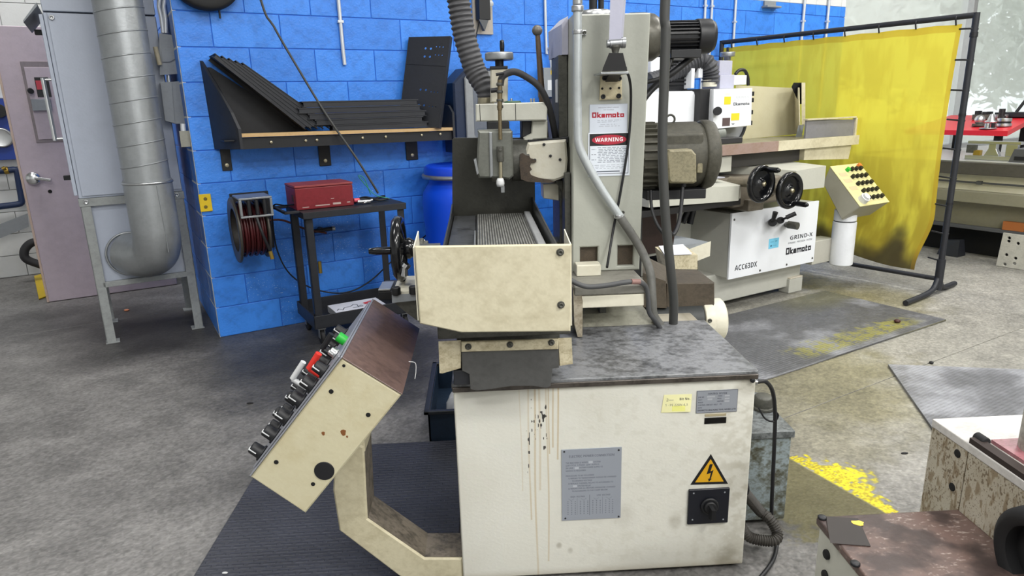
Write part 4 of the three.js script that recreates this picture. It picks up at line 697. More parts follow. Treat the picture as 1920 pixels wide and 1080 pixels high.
  part(G, 'wiper_strip', ext([[-0.068, 0.83], [0.191, 0.826], [0.191, 0.798], [-0.069, 0.802]], -1.702, -1.69, 0.002), M.creamWorn);
  for (const q of [[-0.05, 0.817, -1.69], [0.061, 0.818, -1.69], [0.172, 0.819, -1.69]]) part(G, 'strip_bolt', [cyl('z', q, 0.009, 0, 0.002), bolt('z', [q[0], q[1], q[2] + 0.002], 0.0065, 0.006)], M.dirtyMetal);
  part(G, 'wiper_apron', ext([[-0.068, 0.807], [0.192, 0.803], [0.193, 0.742], [0.175, 0.74], [0.17, 0.69], [0.16, 0.684], [0.122, 0.692], [0.064, 0.695], [0.005, 0.688], [-0.034, 0.686], [-0.05, 0.691], [-0.051, 0.735], [-0.07, 0.746]], -1.703, -1.698, 0.001), grime(0x4e4e4d, 0x242424, 0.6, { size: 0.3, rough: 0.5 }));
  part(G, 'apron_side', bx(-0.094, -0.05, 0.699, 0.742, -1.78, -1.71, 0.002), M.blackSteel);
  // operator side: handwheel, gearbox and knobs
  const hc = [-0.246, 1.037, -1.95];
  const hw = part(G, 'table_handwheel', [lathe([[0.07, -0.012], [0.085, -0.016], [0.095, -0.008], [0.097, 0.004], [0.09, 0.014], [0.076, 0.012], [0.068, 0.0], [0.07, -0.012]], 'x', hc, 40), ...[0, 1, 2].map((i) => { const an = i * 2.094 + 0.4; return rod([hc[0] + 0.012, hc[1], hc[2]], [hc[0], hc[1] + 0.08 * Math.cos(an), hc[2] + 0.08 * Math.sin(an)], 0.012, 10); }), lathe([[0, -0.01], [0.026, -0.006], [0.032, 0.03], [0.02, 0.05], [0, 0.05]], 'x', hc, 20)], M.blackGloss);
  part(hw, 'grip', lathe([[0, 0], [0.008, 0], [0.011, 0.02], [0.0115, 0.06], [0.009, 0.075], [0.0, 0.078]], 'x', [-0.323, 1.046, -1.88], 16), M.blackGloss);
  part(G, 'handwheel_shaft', [cyl('x', hc, 0.02, 0.04, 0.085), cyl('x', hc, 0.028, 0.06, 0.072)], M.dirtyMetal);
  part(G, 'gear_box', bx(hc[0] + 0.05, -0.174, 0.985, 1.05, -2.02, -1.88, 0.006), M.cream);
  part(G, 'dial_lever', [rod([-0.23, 0.971, -1.88], [-0.227, 0.998, -1.88], 0.010), rod([-0.227, 0.998, -1.88], [-0.22, 1.007, -1.88], 0.015)], M.chrome);
  part(G, 'saddle_box', [hull([[-0.263, 0.929, -1.86], [-0.181, 0.93, -1.86], [-0.182, 0.918, -1.86], [-0.264, 0.916, -1.86], [-0.266, 0.928, -2.05], [-0.18, 0.929, -2.05], [-0.181, 0.913, -2.05], [-0.267, 0.915, -2.05]])], M.cream);
  part(G, 'control_plate', hull([[-0.263, 0.924, -1.85], [-0.177, 0.927, -1.85], [-0.179, 0.906, -1.85], [-0.265, 0.9, -1.85], [-0.271, 0.91, -1.9], [-0.182, 0.913, -1.9], [-0.184, 0.892, -1.9], [-0.272, 0.886, -1.9]]), M.greyBox);
  for (const q of [[-0.251, 0.925, -1.85], [-0.202, 0.926, -1.85]]) part(G, 'control_knob', cyl('y', q, 0.013, -0.002, 0.022, 16, 0.003), M.black);
  part(G, 'saddle_front', hull([[-0.263, 0.897, -1.87], [-0.181, 0.9, -1.87], [-0.185, 0.826, -1.87], [-0.232, 0.866, -1.87], [-0.282, 0.851, -2.1], [-0.202, 0.848, -2.1], [-0.207, 0.767, -2.1]]), M.dirtyMetal);
  part(G, 'table_stop', [bx(-0.255, -0.24, 0.922, 1.118, -2.02, -1.98)], M.black);
  part(G, 'bright_stop', bx(-0.342, -0.303, 0.869, 0.876, -2.2, -2.1, 0.002), M.steel);
  part(G, 'stop_base', bx(-0.342, -0.256, 0.84, 0.867, -2.25, -2.1, 0.002), M.black);
  // spindle motor right of the column
  const my = 1.237, mz = -2.52;
  const mot = [lathe([[0, 0.55], [0.105, 0.55], [0.112, 0.58], [0.112, 0.64], [0.122, 0.645], [0.122, 0.80], [0.116, 0.805], [0.118, 0.845], [0.10, 0.872], [0.05, 0.88], [0, 0.88]], 'x', [0, my, mz], 40)];
  for (let i = 0; i < 26; i++) { const an = i / 26 * 6.283; const g = bx(0.585, 0.645, -0.003, 0.003, 0.105, 0.126, 0); g.rotateX(an); mot.push(g.translate(0, my, mz)); }
  part(G, 'spindle_motor', mot, M.motor);
  part(G, 'motor_end_bell', lathe([[0, 0.872], [0.105, 0.868], [0.122, 0.86], [0.127, 0.845], [0.127, 0.82], [0.118, 0.815]], 'x', [0, my, mz], 40), M.motor);
  part(G, 'motor_band', [bx(0.66, 0.80, my + 0.02, my + 0.085, mz + 0.085, mz + 0.112, 0.01)], M.motor);
  part(G, 'terminal_box', ext([[0.647, 1.255], [0.658, 1.269], [0.736, 1.27], [0.752, 1.252], [0.758, 1.158], [0.747, 1.152], [0.666, 1.155], [0.658, 1.166]], -2.42, -2.34, 0.006), M.motorBox);
  part(G, 'terminal_gland', cyl('y', [0.72, 1.15, -2.37], 0.009, -0.012, 0.012), M.black);
  part(G, 'motor_foot', bx(0.60, 0.82, my - 0.15, my - 0.115, mz - 0.08, mz + 0.10), M.black);
  part(G, 'fan_louver', [bx(0.776, 0.797, 1.181, 1.256, -2.46, -2.40, 0.004)], M.motorBox);
  { const q = [0.701, 1.369, -2.5], g = new THREE.TorusGeometry(0.016, 0.004, 8, 20); part(G, 'eye_bolt', [fin(g.translate(q[0], q[1], -2.5)), rod([q[0], q[1] - 0.015, -2.5], [q[0], my + 0.11, -2.5], 0.006)], M.dirtyMetal); }
  // small feed motor on top right of the column
  const fy = 1.655, fz = -2.53;
  part(G, 'motor_flange', lathe([[0, 0.55], [0.085, 0.55], [0.085, 0.60], [0.08, 0.635], [0.06, 0.665], [0, 0.665]], 'x', [0, fy, fz], 36), grime(0x5b5951, 0x2d2c29, 0.5, { size: 0.2, rough: 0.35, metal: 0.4 }));
  const fm = [cyl('x', [0, fy, fz], 0.047, 0.66, 0.80, 30)];
  for (let i = 0; i < 24; i++) { const an = (i + 0.5) / 24 * 6.283, g = bx(0.672, 0.79, -0.0022, 0.0022, 0.044, 0.056, 0); g.rotateX(an); fm.push(g.translate(0, fy, fz)); }
  part(G, 'feed_motor', fm, M.blackFin);
  part(G, 'feed_motor_cowl', lathe([[0, 0.79], [0.059, 0.79], [0.06, 0.795], [0.059, 0.84], [0.05, 0.855], [0, 0.858]], 'x', [0, fy, fz], 30), M.blackFin);
  part(G, 'feed_motor_box', bx(0.69, 0.80, fy - 0.075, fy - 0.045, fz - 0.04, fz + 0.05), M.blackFin);
  part(G, 'motor_cable', [tube([[0.70, fy - 0.07, fz + 0.03], [0.66, 1.52, -2.46], [0.60, 1.50, -2.46], [0.585, 1.49, -2.46]], 0.008, 24, 8), tube([[0.78, fy - 0.07, fz], [0.72, 1.54, -2.52], [0.66, 1.50, -2.52], [0.6, 1.44, -2.5], [0.59, 1.38, -2.5]], 0.012, 24, 8)], M.black);
  // hydraulic blocks and pump at the rear right
  part(G, 'hydraulic_block', hull([[0.593, 0.815, -2.42], [0.681, 0.78, -2.42], [0.689, 0.673, -2.42], [0.596, 0.681, -2.42]].concat([[0.64, 0.839, -2.62], [0.74, 0.787, -2.62], [0.744, 0.652, -2.62]])), M.brownBlock);
  part(G, 'hydraulic_block', [ext([[0.689, 0.766], [0.876, 0.761], [0.882, 0.661], [0.692, 0.667]], -2.66, -2.44, 0.004)], M.brownBlock);
  part(G, 'pump_body', cyl('x', [0, 0.60, -2.48], 0.082, 0.57, 0.842, 36, 0.01), grime(0x2e3131, 0x151616, 0.5, { size: 0.2, rough: 0.5 }));
  part(G, 'pump_cap', lathe([[0, 0.838], [0.082, 0.838], [0.084, 0.843], [0.084, 0.872], [0.081, 0.876], [0.084, 0.88], [0.084, 0.918], [0.076, 0.926], [0, 0.928]], 'x', [0, 0.60, -2.48], 36), M.cream);
  part(G, 'pump_bolt', [bolt('z', [0.85, 0.624, -2.398], 0.008, 0.006)], M.dirtyMetal);
  part(G, 'pump_stand', bx(0.60, 0.86, 0, 0.53, -2.74, -2.44), M.dark);
  // plates on the base front
  const F = -1.79, plate = (name, x0, y0, x1, y1, th, tex, label) => {
    const p = [x0, y0, x1, y1];
    return part(G, name, planar(bx(p[0], p[2], p[1], p[3], F, F + th, 0.0), p[0], p[1], p[2] - p[0], p[3] - p[1]), tex, label);
  };
  const ep = printed(640, 820, (x, w, h) => {
    x.fillStyle = '#a3a9b4'; x.fillRect(0, 0, w, h); const K = '#4a4e58';
    txt(x, 'ELECTRIC POWER CONNECTION', w / 2, 92, 34, K, 'sans-serif', 'center');
    const T = (s, px, py) => txt(x, s, px, py, 22, K);
    T('THE MACHINE IS WIRED          SYSTEM', 44, 160); T('(220 CYCLE  3 PHASE  220V  SUPPLY)', 44, 188); T('IN CASE          SYSTEM POWER SUPPLY IS', 44, 218); T('NEEDED IS REQUIRED', 44, 250);
    T('PROCEDURE TO BE FOLLOWED', 44, 308); T('1) WIRING TO TRANSFORMER SHOULD BE CHANGED', 68, 338); T('TO DESIRED VOLTAGE', 110, 368); T('2) REPLACE THERMAL RELAYS TO ACCORDING TO', 68, 398); T('SYSTEM RELAY', 170, 428); T('3) WIRING FOR ALL MOTORS SHOULD BE CHANGED', 68, 456); T('TO ACCORDING TO THE CHART BELOW', 110, 486);
    x.fillStyle = '#c3c8d0'; x.fillRect(288, 140, 44, 26); x.fillRect(140, 200, 44, 24); x.fillRect(120, 410, 44, 22);
    txt(x, 'HIGH  VOLTAGE', 170, 552, 22, K, 'sans-serif', 'center'); txt(x, 'LOW  VOLTAGE', 450, 546, 22, K, 'sans-serif', 'center');
    x.strokeStyle = K; x.lineWidth = 3; x.beginPath(); x.moveTo(300, 530); x.lineTo(300, 770); x.stroke(); x.lineWidth = 1.5;
    for (const s of [165, 440]) { x.beginPath(); x.moveTo(s, 560); x.lineTo(s, 760); x.stroke(); }
    for (const s of [60, 100, 140, 195, 235, 275, 330, 370, 410, 470, 510, 545]) for (let k = 0; k < 8; k++) { x.fillStyle = '#6c717c'; x.fillRect(s, 596 + k * 21 + (s % 3), 10, 8); }
    for (const s of [100, 235, 370, 510]) { x.beginPath(); x.moveTo(s - 30, 566); x.lineTo(s, 588); x.lineTo(s + 30, 566); x.stroke(); }
  }, 0.35, 0.25);
  const e0 = [0.208, 0.206, -1.788], e1 = [0.388, 0.445, -1.788];
  const pl = plate('instruction_plate', e0[0], e0[1], e1[0], e1[1], 0.003, ep, 'grey engraved power connection plate');
  for (const q of [[0.216, 0.439, -1.787], [0.379, 0.436, -1.787], [0.218, 0.214, -1.787], [0.382, 0.211, -1.787]]) part(pl, 'rivet', cyl('z', q, 0.0028, -0.001, 0.002, 10), M.black);
  const np = printed(512, 270, (x, w, h) => {
    x.fillStyle = '#9ea3ad'; x.fillRect(0, 0, w, h); const K = '#474b55'; x.strokeStyle = '#6b6f78'; x.lineWidth = 5; x.strokeRect(3, 3, w - 6, h - 6);
    txt(x, 'CONTROL SYSTEM', w / 2, 50, 28, K, 'sans-serif', 'center', true);
    const T = (s, px, py) => txt(x, s, px, py, 21, K, 'sans-serif', 'left', true);
    T('JOB NO', 18, 84); T('VOLT', 18, 116); T('PHASE', 18, 148); T('CONTROL CIRCUIT  VOLT', 18, 180); T('DATE', 18, 212); T('CODE', 262, 78); T('FREQ', 256, 108); T('AMPERE', 256, 142); T('AC', 290, 176);
    x.fillStyle = '#b9bdc4'; x.fillRect(128, 64, 100, 20); x.fillRect(136, 96, 60, 20); x.fillRect(350, 62, 60, 18); x.fillRect(350, 96, 60, 18); x.fillRect(350, 128, 60, 18);
    txt(x, 'OKAMOTO MACHINE TOOL WORKS,LTD', w / 2, 246, 26, '#24262c', 'sans-serif', 'center', true);
  }, 0.35, 0.25);
  const n0 = [0.607, 0.543, -1.788], n1 = [0.729, 0.614, -1.788];
  plate('name_plate', n0[0], n0[1], n1[0], n1[1], 0.0025, np, 'small grey control system plate');
  const q0 = [0.634, 0.507, -1.788], q1 = [0.699, 0.526, -1.788], q2 = [0.635, 0.531, -1.788], q3 = [0.698, 0.538, -1.788];
  plate('black_tag', q0[0], q0[1], q1[0], q1[1], 0.002, M.blackGloss); plate('brass_tag', q2[0], q2[1], q3[0], q3[1], 0.002, grime(0xb3a88a, 0x7d7052, 0.6, { size: 0.05 }));
  // electric hazard triangle and main switch
  const tri = [[0.659, 0.406], [0.717, 0.303], [0.601, 0.306]];
  part(G, 'hazard_triangle', ext(tri, F, F + 0.0012, 0), M.black);
  const cen = [(tri[0][0] + tri[1][0] + tri[2][0]) / 3, (tri[0][1] + tri[1][1] + tri[2][1]) / 3], sc = (k) => tri.map((p) => [lerp(cen[0], p[0], k), lerp(cen[1], p[1], k)]);
  part(G, 'hazard_field', ext(sc(0.76), F + 0.0012, F + 0.0018, 0), plain(0xd9a521, 0.4), 'yellow hazard sign with lightning bolt');
  const hgt = tri[0][1] - (tri[1][1] + tri[2][1]) / 2, P = (dx, dy) => [cen[0] + dx * hgt, cen[1] + dy * hgt];
  part(G, 'lightning_bolt', ext([P(-0.02, 0.34), P(0.07, 0.34), P(0.01, 0.10), P(0.10, 0.14), P(0.03, -0.16), P(0.07, -0.14), P(-0.02, -0.24), P(-0.05, -0.13), P(-0.01, -0.15), P(0.03, 0.06), P(-0.10, 0.01)], F + 0.0018, F + 0.0024, 0), M.black);
  const s0 = [0.595, 0.171, -1.786], s1 = [0.722, 0.292, -1.786];
  const sw = part(G, 'main_switch', bx(s0[0], s1[0], s0[1], s1[1], F, F + 0.008, 0.003), plain(0x181a22, 0.35), 'black main switch plate');
  const kx = [0.66, 0.235, -1.78];
  part(sw, 'switch_ring', lathe([[0.016, 0.0], [0.027, 0.0], [0.028, 0.006], [0.022, 0.008], [0.018, 0.006]], 'z', [kx[0], kx[1], F + 0.008], 32), M.black);
  part(sw, 'switch_knob', [cyl('z', [kx[0], kx[1], F + 0.008], 0.019, 0, 0.016, 28, 0.004), hull([[kx[0] - 0.008, kx[1] + 0.012, F + 0.018], [kx[0] + 0.004, kx[1] + 0.012, F + 0.018], [kx[0] - 0.004, kx[1] - 0.036, F + 0.022], [kx[0] + 0.014, kx[1] - 0.036, F + 0.022], [kx[0] - 0.006, kx[1] + 0.01, F + 0.05], [kx[0] + 0.006, kx[1] + 0.008, F + 0.05], [kx[0] - 0.002, kx[1] - 0.03, F + 0.044], [kx[0] + 0.011, kx[1] - 0.03, F + 0.044]])], M.black);
  for (const q of [[0.61, 0.28, -1.782], [0.706, 0.278, -1.782], [0.61, 0.188, -1.782], [0.706, 0.184, -1.782]]) part(sw, 'screw', cyl('z', q, 0.0028, -0.002, 0.001, 10), M.greyBox);
  // right side of the base
  part(G, 'side_gland', [rod([0.78, 0.602, -1.86], [0.80, 0.602, -1.86], 0.011), rod([0.80, 0.602, -1.86], [0.815, 0.602, -1.86], 0.008)], M.chrome);
  part(G, 'side_socket', [cyl('x', [0, 0.245, -1.86], 0.026, 0.78, 0.806), cyl('x', [0, 0.205, -1.86], 0.022, 0.78, 0.80)], M.black);
  part(G, 'side_plate', bx(0.782, 0.788, 0.09, 0.15, -1.9, -1.82), M.black);
}
{ // yellow note on the base front
  const a = [0.507, 0.55, -1.787], b = [0.593, 0.605, -1.787];
  const m = printed(256, 160, (x, w, h) => { x.fillStyle = '#ece9b4'; x.fillRect(0, 0, w, h); x.fillStyle = '#ecec8e'; x.fillRect(90, 100, 110, 50); txt(x, '2', 40, 56, 34, '#555'); x.fillStyle = '#777'; x.fillRect(58, 44, 44, 4); txt(x, 'Bit No.', 150, 50, 28, '#333', 'sans-serif', 'left', true); txt(x, '1 · PE 22BN 4,3', 32, 102, 28, '#555'); });
  solo(false, 'sticky_note', 'pale yellow handwritten note stuck on the cream machine base', 'note', [a[0], a[1], -1.789], planar(hull([[a[0] - 0.004, a[1], -1.789], [b[0] - 0.004, a[1], -1.785], [b[0], b[1], -1.789], [a[0] + 0.003, b[1] + 0.001, -1.789], [a[0] - 0.004, a[1], -1.7885], [b[0] - 0.004, a[1], -1.7845], [b[0], b[1], -1.7885], [a[0] + 0.003, b[1] + 0.001, -1.7885]]), a[0] - 0.004, a[1], b[0] - a[0] + 0.004, b[1] - a[1]), m);
}
{ // operator console on its bent tube stand
  const T = thingM('control_console', 'tilted cream control console with black knobs on a bent cream stand', 'control panel', [-0.4, 0, -1.85]);
  const A = [-0.611, 0.542, -1.55], B = [-0.353, 0.851, -1.55], C = [-0.216, 0.748, -1.55], D = [-0.486, 0.43, -1.55], z0 = -2.06, z1 = -1.55;
  const consoleMat = grime(0xcac3a5, 0x948a62, 0.4, { size: 0.6, rough: 0.45 });
  part(T, 'housing', ext([A, B, C, D], z0, z1, 0.004), consoleMat);
  const ux = (B[0] - A[0]), uy = (B[1] - A[1]), L = Math.hypot(ux, uy), e = [ux / L, uy / L], n = [-e[1], e[0]];
  const at = (s, k) => [A[0] + e[0] * s + n[0] * k, A[1] + e[1] * s + n[1] * k];
  const wx = C[0] - B[0], wy = C[1] - B[1];
  part(T, 'top_cover', ext([[B[0] + n[0] * 0.001 - e[0] * 0.0, B[1] + 0.0005], [C[0] + 0.001, C[1] + 0.0005], [C[0] + e[0] * 0.004, C[1] + e[1] * 0.004], [B[0] + e[0] * 0.004, B[1] + e[1] * 0.004]], z0, z1 + 0.001, 0.001), M.brownPanel, 'brown stained steel top');
  const fp = part(T, 'face_plate', [ext([at(0.003, 0.001), at(L + 0.004, 0.001), at(L + 0.004, 0.005), at(0.003, 0.005)], z0, z1 + 0.002, 0.001), ext([at(0.02, 0.006), at(L - 0.004, 0.006), at(L - 0.004, 0.010), at(0.02, 0.010)], z0 + 0.02, z1 - 0.01, 0.001)], grime(0x9a9ca4, 0x6a6c72, 0.4, { size: 0.3, rough: 0.35, metal: 0.3 }));
  const knob = (s, z, r, h, m, name = 'knob') => {
    const g = lathe([[0, 0], [r * 1.1, 0], [r * 1.1, 0.004], [r * 0.85, 0.006], [r * 0.8, h * 0.9], [r * 0.7, h], [0, h]], 'y', [0, 0, 0], 20);
    const t = bx(-0.0015, 0.0015, h * 0.4, h + 0.002, r * 0.2, r * 0.86, 0.0005);
    const q = new THREE.Quaternion().setFromUnitVectors(new THREE.Vector3(0, 1, 0), new THREE.Vector3(n[0], n[1], 0)), p = at(s, 0.010);
    for (const k of [g, t]) { k.applyQuaternion(q); k.translate(p[0], p[1], z); }
    const o = part(fp, name, g, m); part(fp, 'pointer_mark', t, M.whitePlastic); return o;
  };
  for (const [i, s] of [0.045, 0.106, 0.166, 0.226, 0.278].entries()) { knob(s, -1.595, 0.02, 0.034, M.black); knob(s + 0.022, -1.70, 0.017, 0.028, M.black); knob(s + 0.004, -1.80, 0.02, 0.034, M.black); knob(s + 0.016, -1.9, 0.017, 0.028, M.black); knob(s, -2.0, 0.02, 0.034, M.black); }
  knob(0.328, -1.595, 0.018, 0.032, M.black); knob(0.355, -1.66, 0.014, 0.02, M.bright, 'indicator');
  const lever = (s, z, h, len, r, m, name) => { const p = at(s, 0.01), q = at(s, 0.01 + h), q2 = at(s + len, 0.01 + h + 0.004); const o = part(fp, name, [rod([p[0], p[1], z], [q[0], q[1], z], 0.007), rod([q[0], q[1], z], [q2[0], q2[1], z], r)], m); return o; };
  lever(0.285, -1.65, 0.034, 0.05, 0.009, M.redPlastic, 'red_lever'); lever(0.185, -1.75, 0.05, 0.06, 0.008, M.whitePlastic, 'white_lever'); lever(0.32, -1.72, 0.036, 0.05, 0.008, M.black, 'selector');
  const gp = at(0.375, 0.01), gq = at(0.375, 0.034); part(fp, 'green_button', rod([gp[0], gp[1], -1.72], [gq[0], gq[1], -1.72], 0.014, 18), M.green);
  for (const [q, r] of [[[-0.387, 0.766, -1.549], 0.006], [[-0.302, 0.699, -1.549], 0.006], [[-0.542, 0.581, -1.549], 0.006], [[-0.457, 0.514, -1.549], 0.0055], [[-0.35, 0.832, -1.549], 0.004]]) part(T, 'screw_hole', cyl('z', [q[0], q[1], -1.5505], r, 0, 0.002, 16), M.dark);
  part(T, 'hole_plug', cyl('z', [-0.425, 0.55, -1.55], 0.0255, -0.001, 0.003, 28), M.black, 'round black hole plug');
  for (const [q, r] of [[[-0.367, 0.654, -1.549], 0.008], [[-0.417, 0.654, -1.549], 0.005], [[-0.359, 0.642, -1.549], 0.003]]) part(T, 'rust_spot', ext(Array.from({ length: 9 }, (_, i) => [q[0] + r * (0.6 + 0.5 * hash(i, 3)) * Math.cos(i * 0.698), q[1] + r * (0.8 + 0.5 * hash(i, 9)) * Math.sin(i * 0.698)]), -1.5502, -1.5496, 0), plain(0x7a4a22, 0.7), 'rust stain');
  const standMat = grime(0xcfc7aa, 0x6d6144, 0.5, { size: 0.4, rough: 0.5, fine: 0.4 });
  part(T, 'stand', ext([[-0.449, 0.514], [-0.475, 0.341], [-0.469, 0.202], [-0.303, 0.032], [-0.22, -0.04]].concat([[-0.21, 0.002], [-0.103, 0.002]], [[-0.102, 0.082], [-0.218, 0.09], [-0.381, 0.239], [-0.372, 0.479]]), -1.93, -1.80, 0.005), standMat);
  { const w = [[-0.372, 0.479], [-0.381, 0.239], [-0.218, 0.09], [-0.103, 0.083]]; for (let i = 0; i < 3; i++) { const [p, q] = [w[i], w[i + 1]], L = Math.hypot(q[0] - p[0], q[1] - p[1]), n = [-(q[1] - p[1]) / L * 0.0012, (q[0] - p[0]) / L * 0.0012]; part(T, 'stained_face', ext([p, q, [q[0] + n[0], q[1] + n[1]], [p[0] + n[0], p[1] + n[1]]], -1.926, -1.806, 0), grime(0x7d7467, 0x3a332b, 1.25, { size: 0.2, rough: 0.5 }), 'dark stained upper face'); } }
  part(T, 'stand_head', bx(-0.431, -0.37, 0.46, 0.58, -1.925, -1.805), standMat);
  part(T, 'wire', tube([[C[0] + 0.005, C[1] + 0.03, -1.70], [C[0] + 0.022, C[1] + 0.025, -1.70], [C[0] + 0.022, C[1] - 0.0, -1.70], [C[0] + 0.018, C[1] - 0.02, -1.70]], 0.0012, 16, 5), M.whitePlastic);
}
{ // work lamp mount on the column
  const T = thingM('machine_lamp', 'grey lamp arm with black rubber boot bolted to the machine column', 'lamp', [0.45, 1.5, -2.34]);
  const pp = [[0.414, 1.525], [0.485, 1.523], [0.487, 1.444], [0.411, 1.443]];
  part(T, 'mounting_plate', ext(pp, -2.345, -2.332, 0.003), grime(0xcabf9e, 0x8a7a52, 0.5, { size: 0.1, rough: 0.45 }));
  for (const q of [[0.426, 1.513, -2.331], [0.476, 1.511, -2.331], [0.422, 1.454, -2.331], [0.475, 1.455, -2.331]]) part(T, 'bolt', bolt('z', q, 0.008, 0.007), M.black);
  for (const q of [[0.419, 1.48, -2.331], [0.447, 1.48, -2.331], [0.476, 1.481, -2.331]]) part(T, 'slot', cyl('z', q, 0.004, -0.001, 0.001, 12), M.dark);
  part(T, 'shelf', ext([[0.391, 1.527], [0.479, 1.527], [0.479, 1.52], [0.391, 1.521]], -2.335, -2.2, 0.001), M.steel);
  part(T, 'shelf_bracket', hull([[0.43, 1.525, -2.335], [0.47, 1.525, -2.335], [0.43, 1.50, -2.335], [0.47, 1.50, -2.335], [0.43, 1.527, -2.25], [0.47, 1.527, -2.25]]), M.black);
  part(T, 'boot', [hull([[0.399, 1.542, -2.205], [0.472, 1.542, -2.205], [0.461, 1.583, -2.205], [0.417, 1.584, -2.205]].concat([[0.42, 1.546, -2.29], [0.486, 1.546, -2.29], [0.475, 1.589, -2.29], [0.437, 1.59, -2.29]])), hull([[0.395, 1.529, -2.202], [0.475, 1.529, -2.202], [0.473, 1.542, -2.202], [0.398, 1.542, -2.202]].concat([[0.416, 1.533, -2.3], [0.492, 1.533, -2.3], [0.49, 1.547, -2.3], [0.42, 1.547, -2.3]]))], M.rubber);
  part(T, 'neck', lathe([[0, -0.024], [0.016, -0.024], [0.01, -0.012], [0.014, 0.004], [0.02, 0.012], [0, 0.014]], 'y', [0.446, 1.598, -2.25], 24), M.dirtyMetal);
  part(T, 'swivel', [rod([0.427, 1.615, -2.25], [0.466, 1.617, -2.25], 0.015, 20), rod([0.418, 1.615, -2.25], [0.427, 1.615, -2.25], 0.012, 16), rod([0.466, 1.617, -2.25], [0.477, 1.617, -2.25], 0.017, 16)], M.steel);
  part(T, 'arm', hull([[0.423, 1.624, -2.24], [0.462, 1.624, -2.24], [0.474, 1.834, -2.24], [0.428, 1.834, -2.24]].concat([[0.432, 1.627, -2.275], [0.475, 1.627, -2.275], [0.488, 1.84, -2.275], [0.434, 1.841, -2.275]])), M.lavender);
  part(T, 'cord', tube([[0.485, 1.524, -2.25], [0.494, 1.51, -2.26], [0.509, 1.47, -2.3], [0.516, 1.393, -2.33], [0.512, 1.313, -2.332], [0.501, 1.224, -2.332], [0.48, 1.095, -2.332], [0.462, 1.001, -2.33], [0.44, 0.918, -2.29], [0.424, 0.886, -2.24]], 0.0045, 80, 8), M.black);
}
solo(false, 'corrugated_hose', 'black ribbed extraction hose hanging down to the grinding head', 'hose', [0.029, 1.452, -2.6], tube([[-0.12, 4.25, -2.9], [-0.10, 3.2, -2.8], [-0.09, 2.5, -2.68], ...[[-0.062, 1.913, -2.62], [-0.054, 1.807, -2.62], [-0.044, 1.72, -2.62], [-0.035, 1.67, -2.62], [-0.023, 1.624, -2.62], [-0.006, 1.567, -2.62], [0.014, 1.525, -2.61], [0.028, 1.49, -2.6], [0.031, 1.448, -2.6]]], (t, L) => { const d = (1 - t) * L; return 0.0405 * lerp(0.7, 1, sm(0, 0.11, d)) + 0.003 * Math.sin(d / 0.0185 * 6.283) * lerp(0.5, 1, sm(0.15, 0.35, d)); }, 1500, 20), plain(0x4a4a4d, 0.55));
{
  const T = thingM('conduit_pipe', 'bent galvanised conduit running down the column then slanting right to the base', 'conduit', [0.621, 0.659, -2.24]);
  part(T, 'pipe', tube([[0.333, 1.731, -2.31], [0.333, 1.658, -2.31], [0.333, 1.509, -2.31], [0.333, 1.372, -2.31], [0.336, 1.305, -2.31], [0.356, 1.251, -2.31], [0.41, 1.155, -2.31], [0.486, 1.042, -2.31]], 0.0145, 110, 14), M.greyConduit);
  part(T, 'flexible_end', tube([[0.482, 1.047, -2.31], [0.544, 0.954, -2.31], [0.569, 0.9, -2.29], [0.582, 0.848, -2.26], [0.585, 0.767, -2.24], [0.592, 0.707, -2.24], [0.621, 0.661, -2.24]], 0.0152, 80, 14), grime(0x6a6a66, 0x3d3c38, 0.5, { size: 0.2, rough: 0.5 }));
  part(T, 'gland', [cyl('y', [0.333, 1.732, -2.31], 0.02, -0.012, 0.006, 20), cyl('y', [0.333, 1.748, -2.31], 0.016, -0.008, 0.03, 20)], M.bright);
  for (const [p, q] of [[[0.333, 1.658, -2.31], [0.358, 1.658, -2.31]], [[0.476, 1.051, -2.31], [0.495, 1.06, -2.31]]]) { const s = part(T, 'strap', [cyl('y', p, 0.0165, -0.007, 0.007), bx(p[0], q[0] + 0.008, p[1] - 0.008, p[1] + 0.008, -2.345, -2.333, 0.002)], M.bright); part(s, 'screw', bolt('z', [q[0] + 0.001, q[1], -2.333], 0.006, 0.005), M.dirtyMetal); }
}
solo(false, 'cable', 'grey cable lying along the column foot and dropping onto the base top', 'cable', [0.336, 0.849, -2.13], tube([[0.278, 0.879, -2.12], [0.307, 0.864, -2.11], [0.342, 0.854, -2.11], [0.403, 0.857, -2.11], [0.465, 0.865, -2.11], [0.508, 0.861, -2.12], [0.536, 0.838, -2.14], [0.547, 0.794, -2.15], [0.555, 0.743, -2.16], [0.581, 0.707, -2.18], [0.606, 0.669, -2.2]], 0.0085, 90, 10), M.greyHose);
solo(false, 'cable_tape', 'reddish tape wrap around the grey cable on the column foot', 'tape', [0.491, 0.866, -2.11], rod([0.479, 0.866, -2.11], [0.51, 0.862, -2.12], 0.0093), plain(0x8a6a64, 0.6));
solo(false, 'cable', 'thick grey cable hanging straight down past the spindle motor', 'cable', [0.663, 0.655, -2.24], tube([[0.66, 4.25, -2.2], [0.65, 3.0, -2.2], ...[[0.592, 1.824, -2.2], [0.593, 1.641, -2.2], [0.593, 1.482, -2.2], [0.593, 1.317, -2.2], [0.601, 1.179, -2.2], [0.614, 1.037, -2.2], [0.634, 0.889, -2.2], [0.655, 0.769, -2.22], [0.663, 0.661, -2.24]]], 0.0155, 260, 14), M.cable);
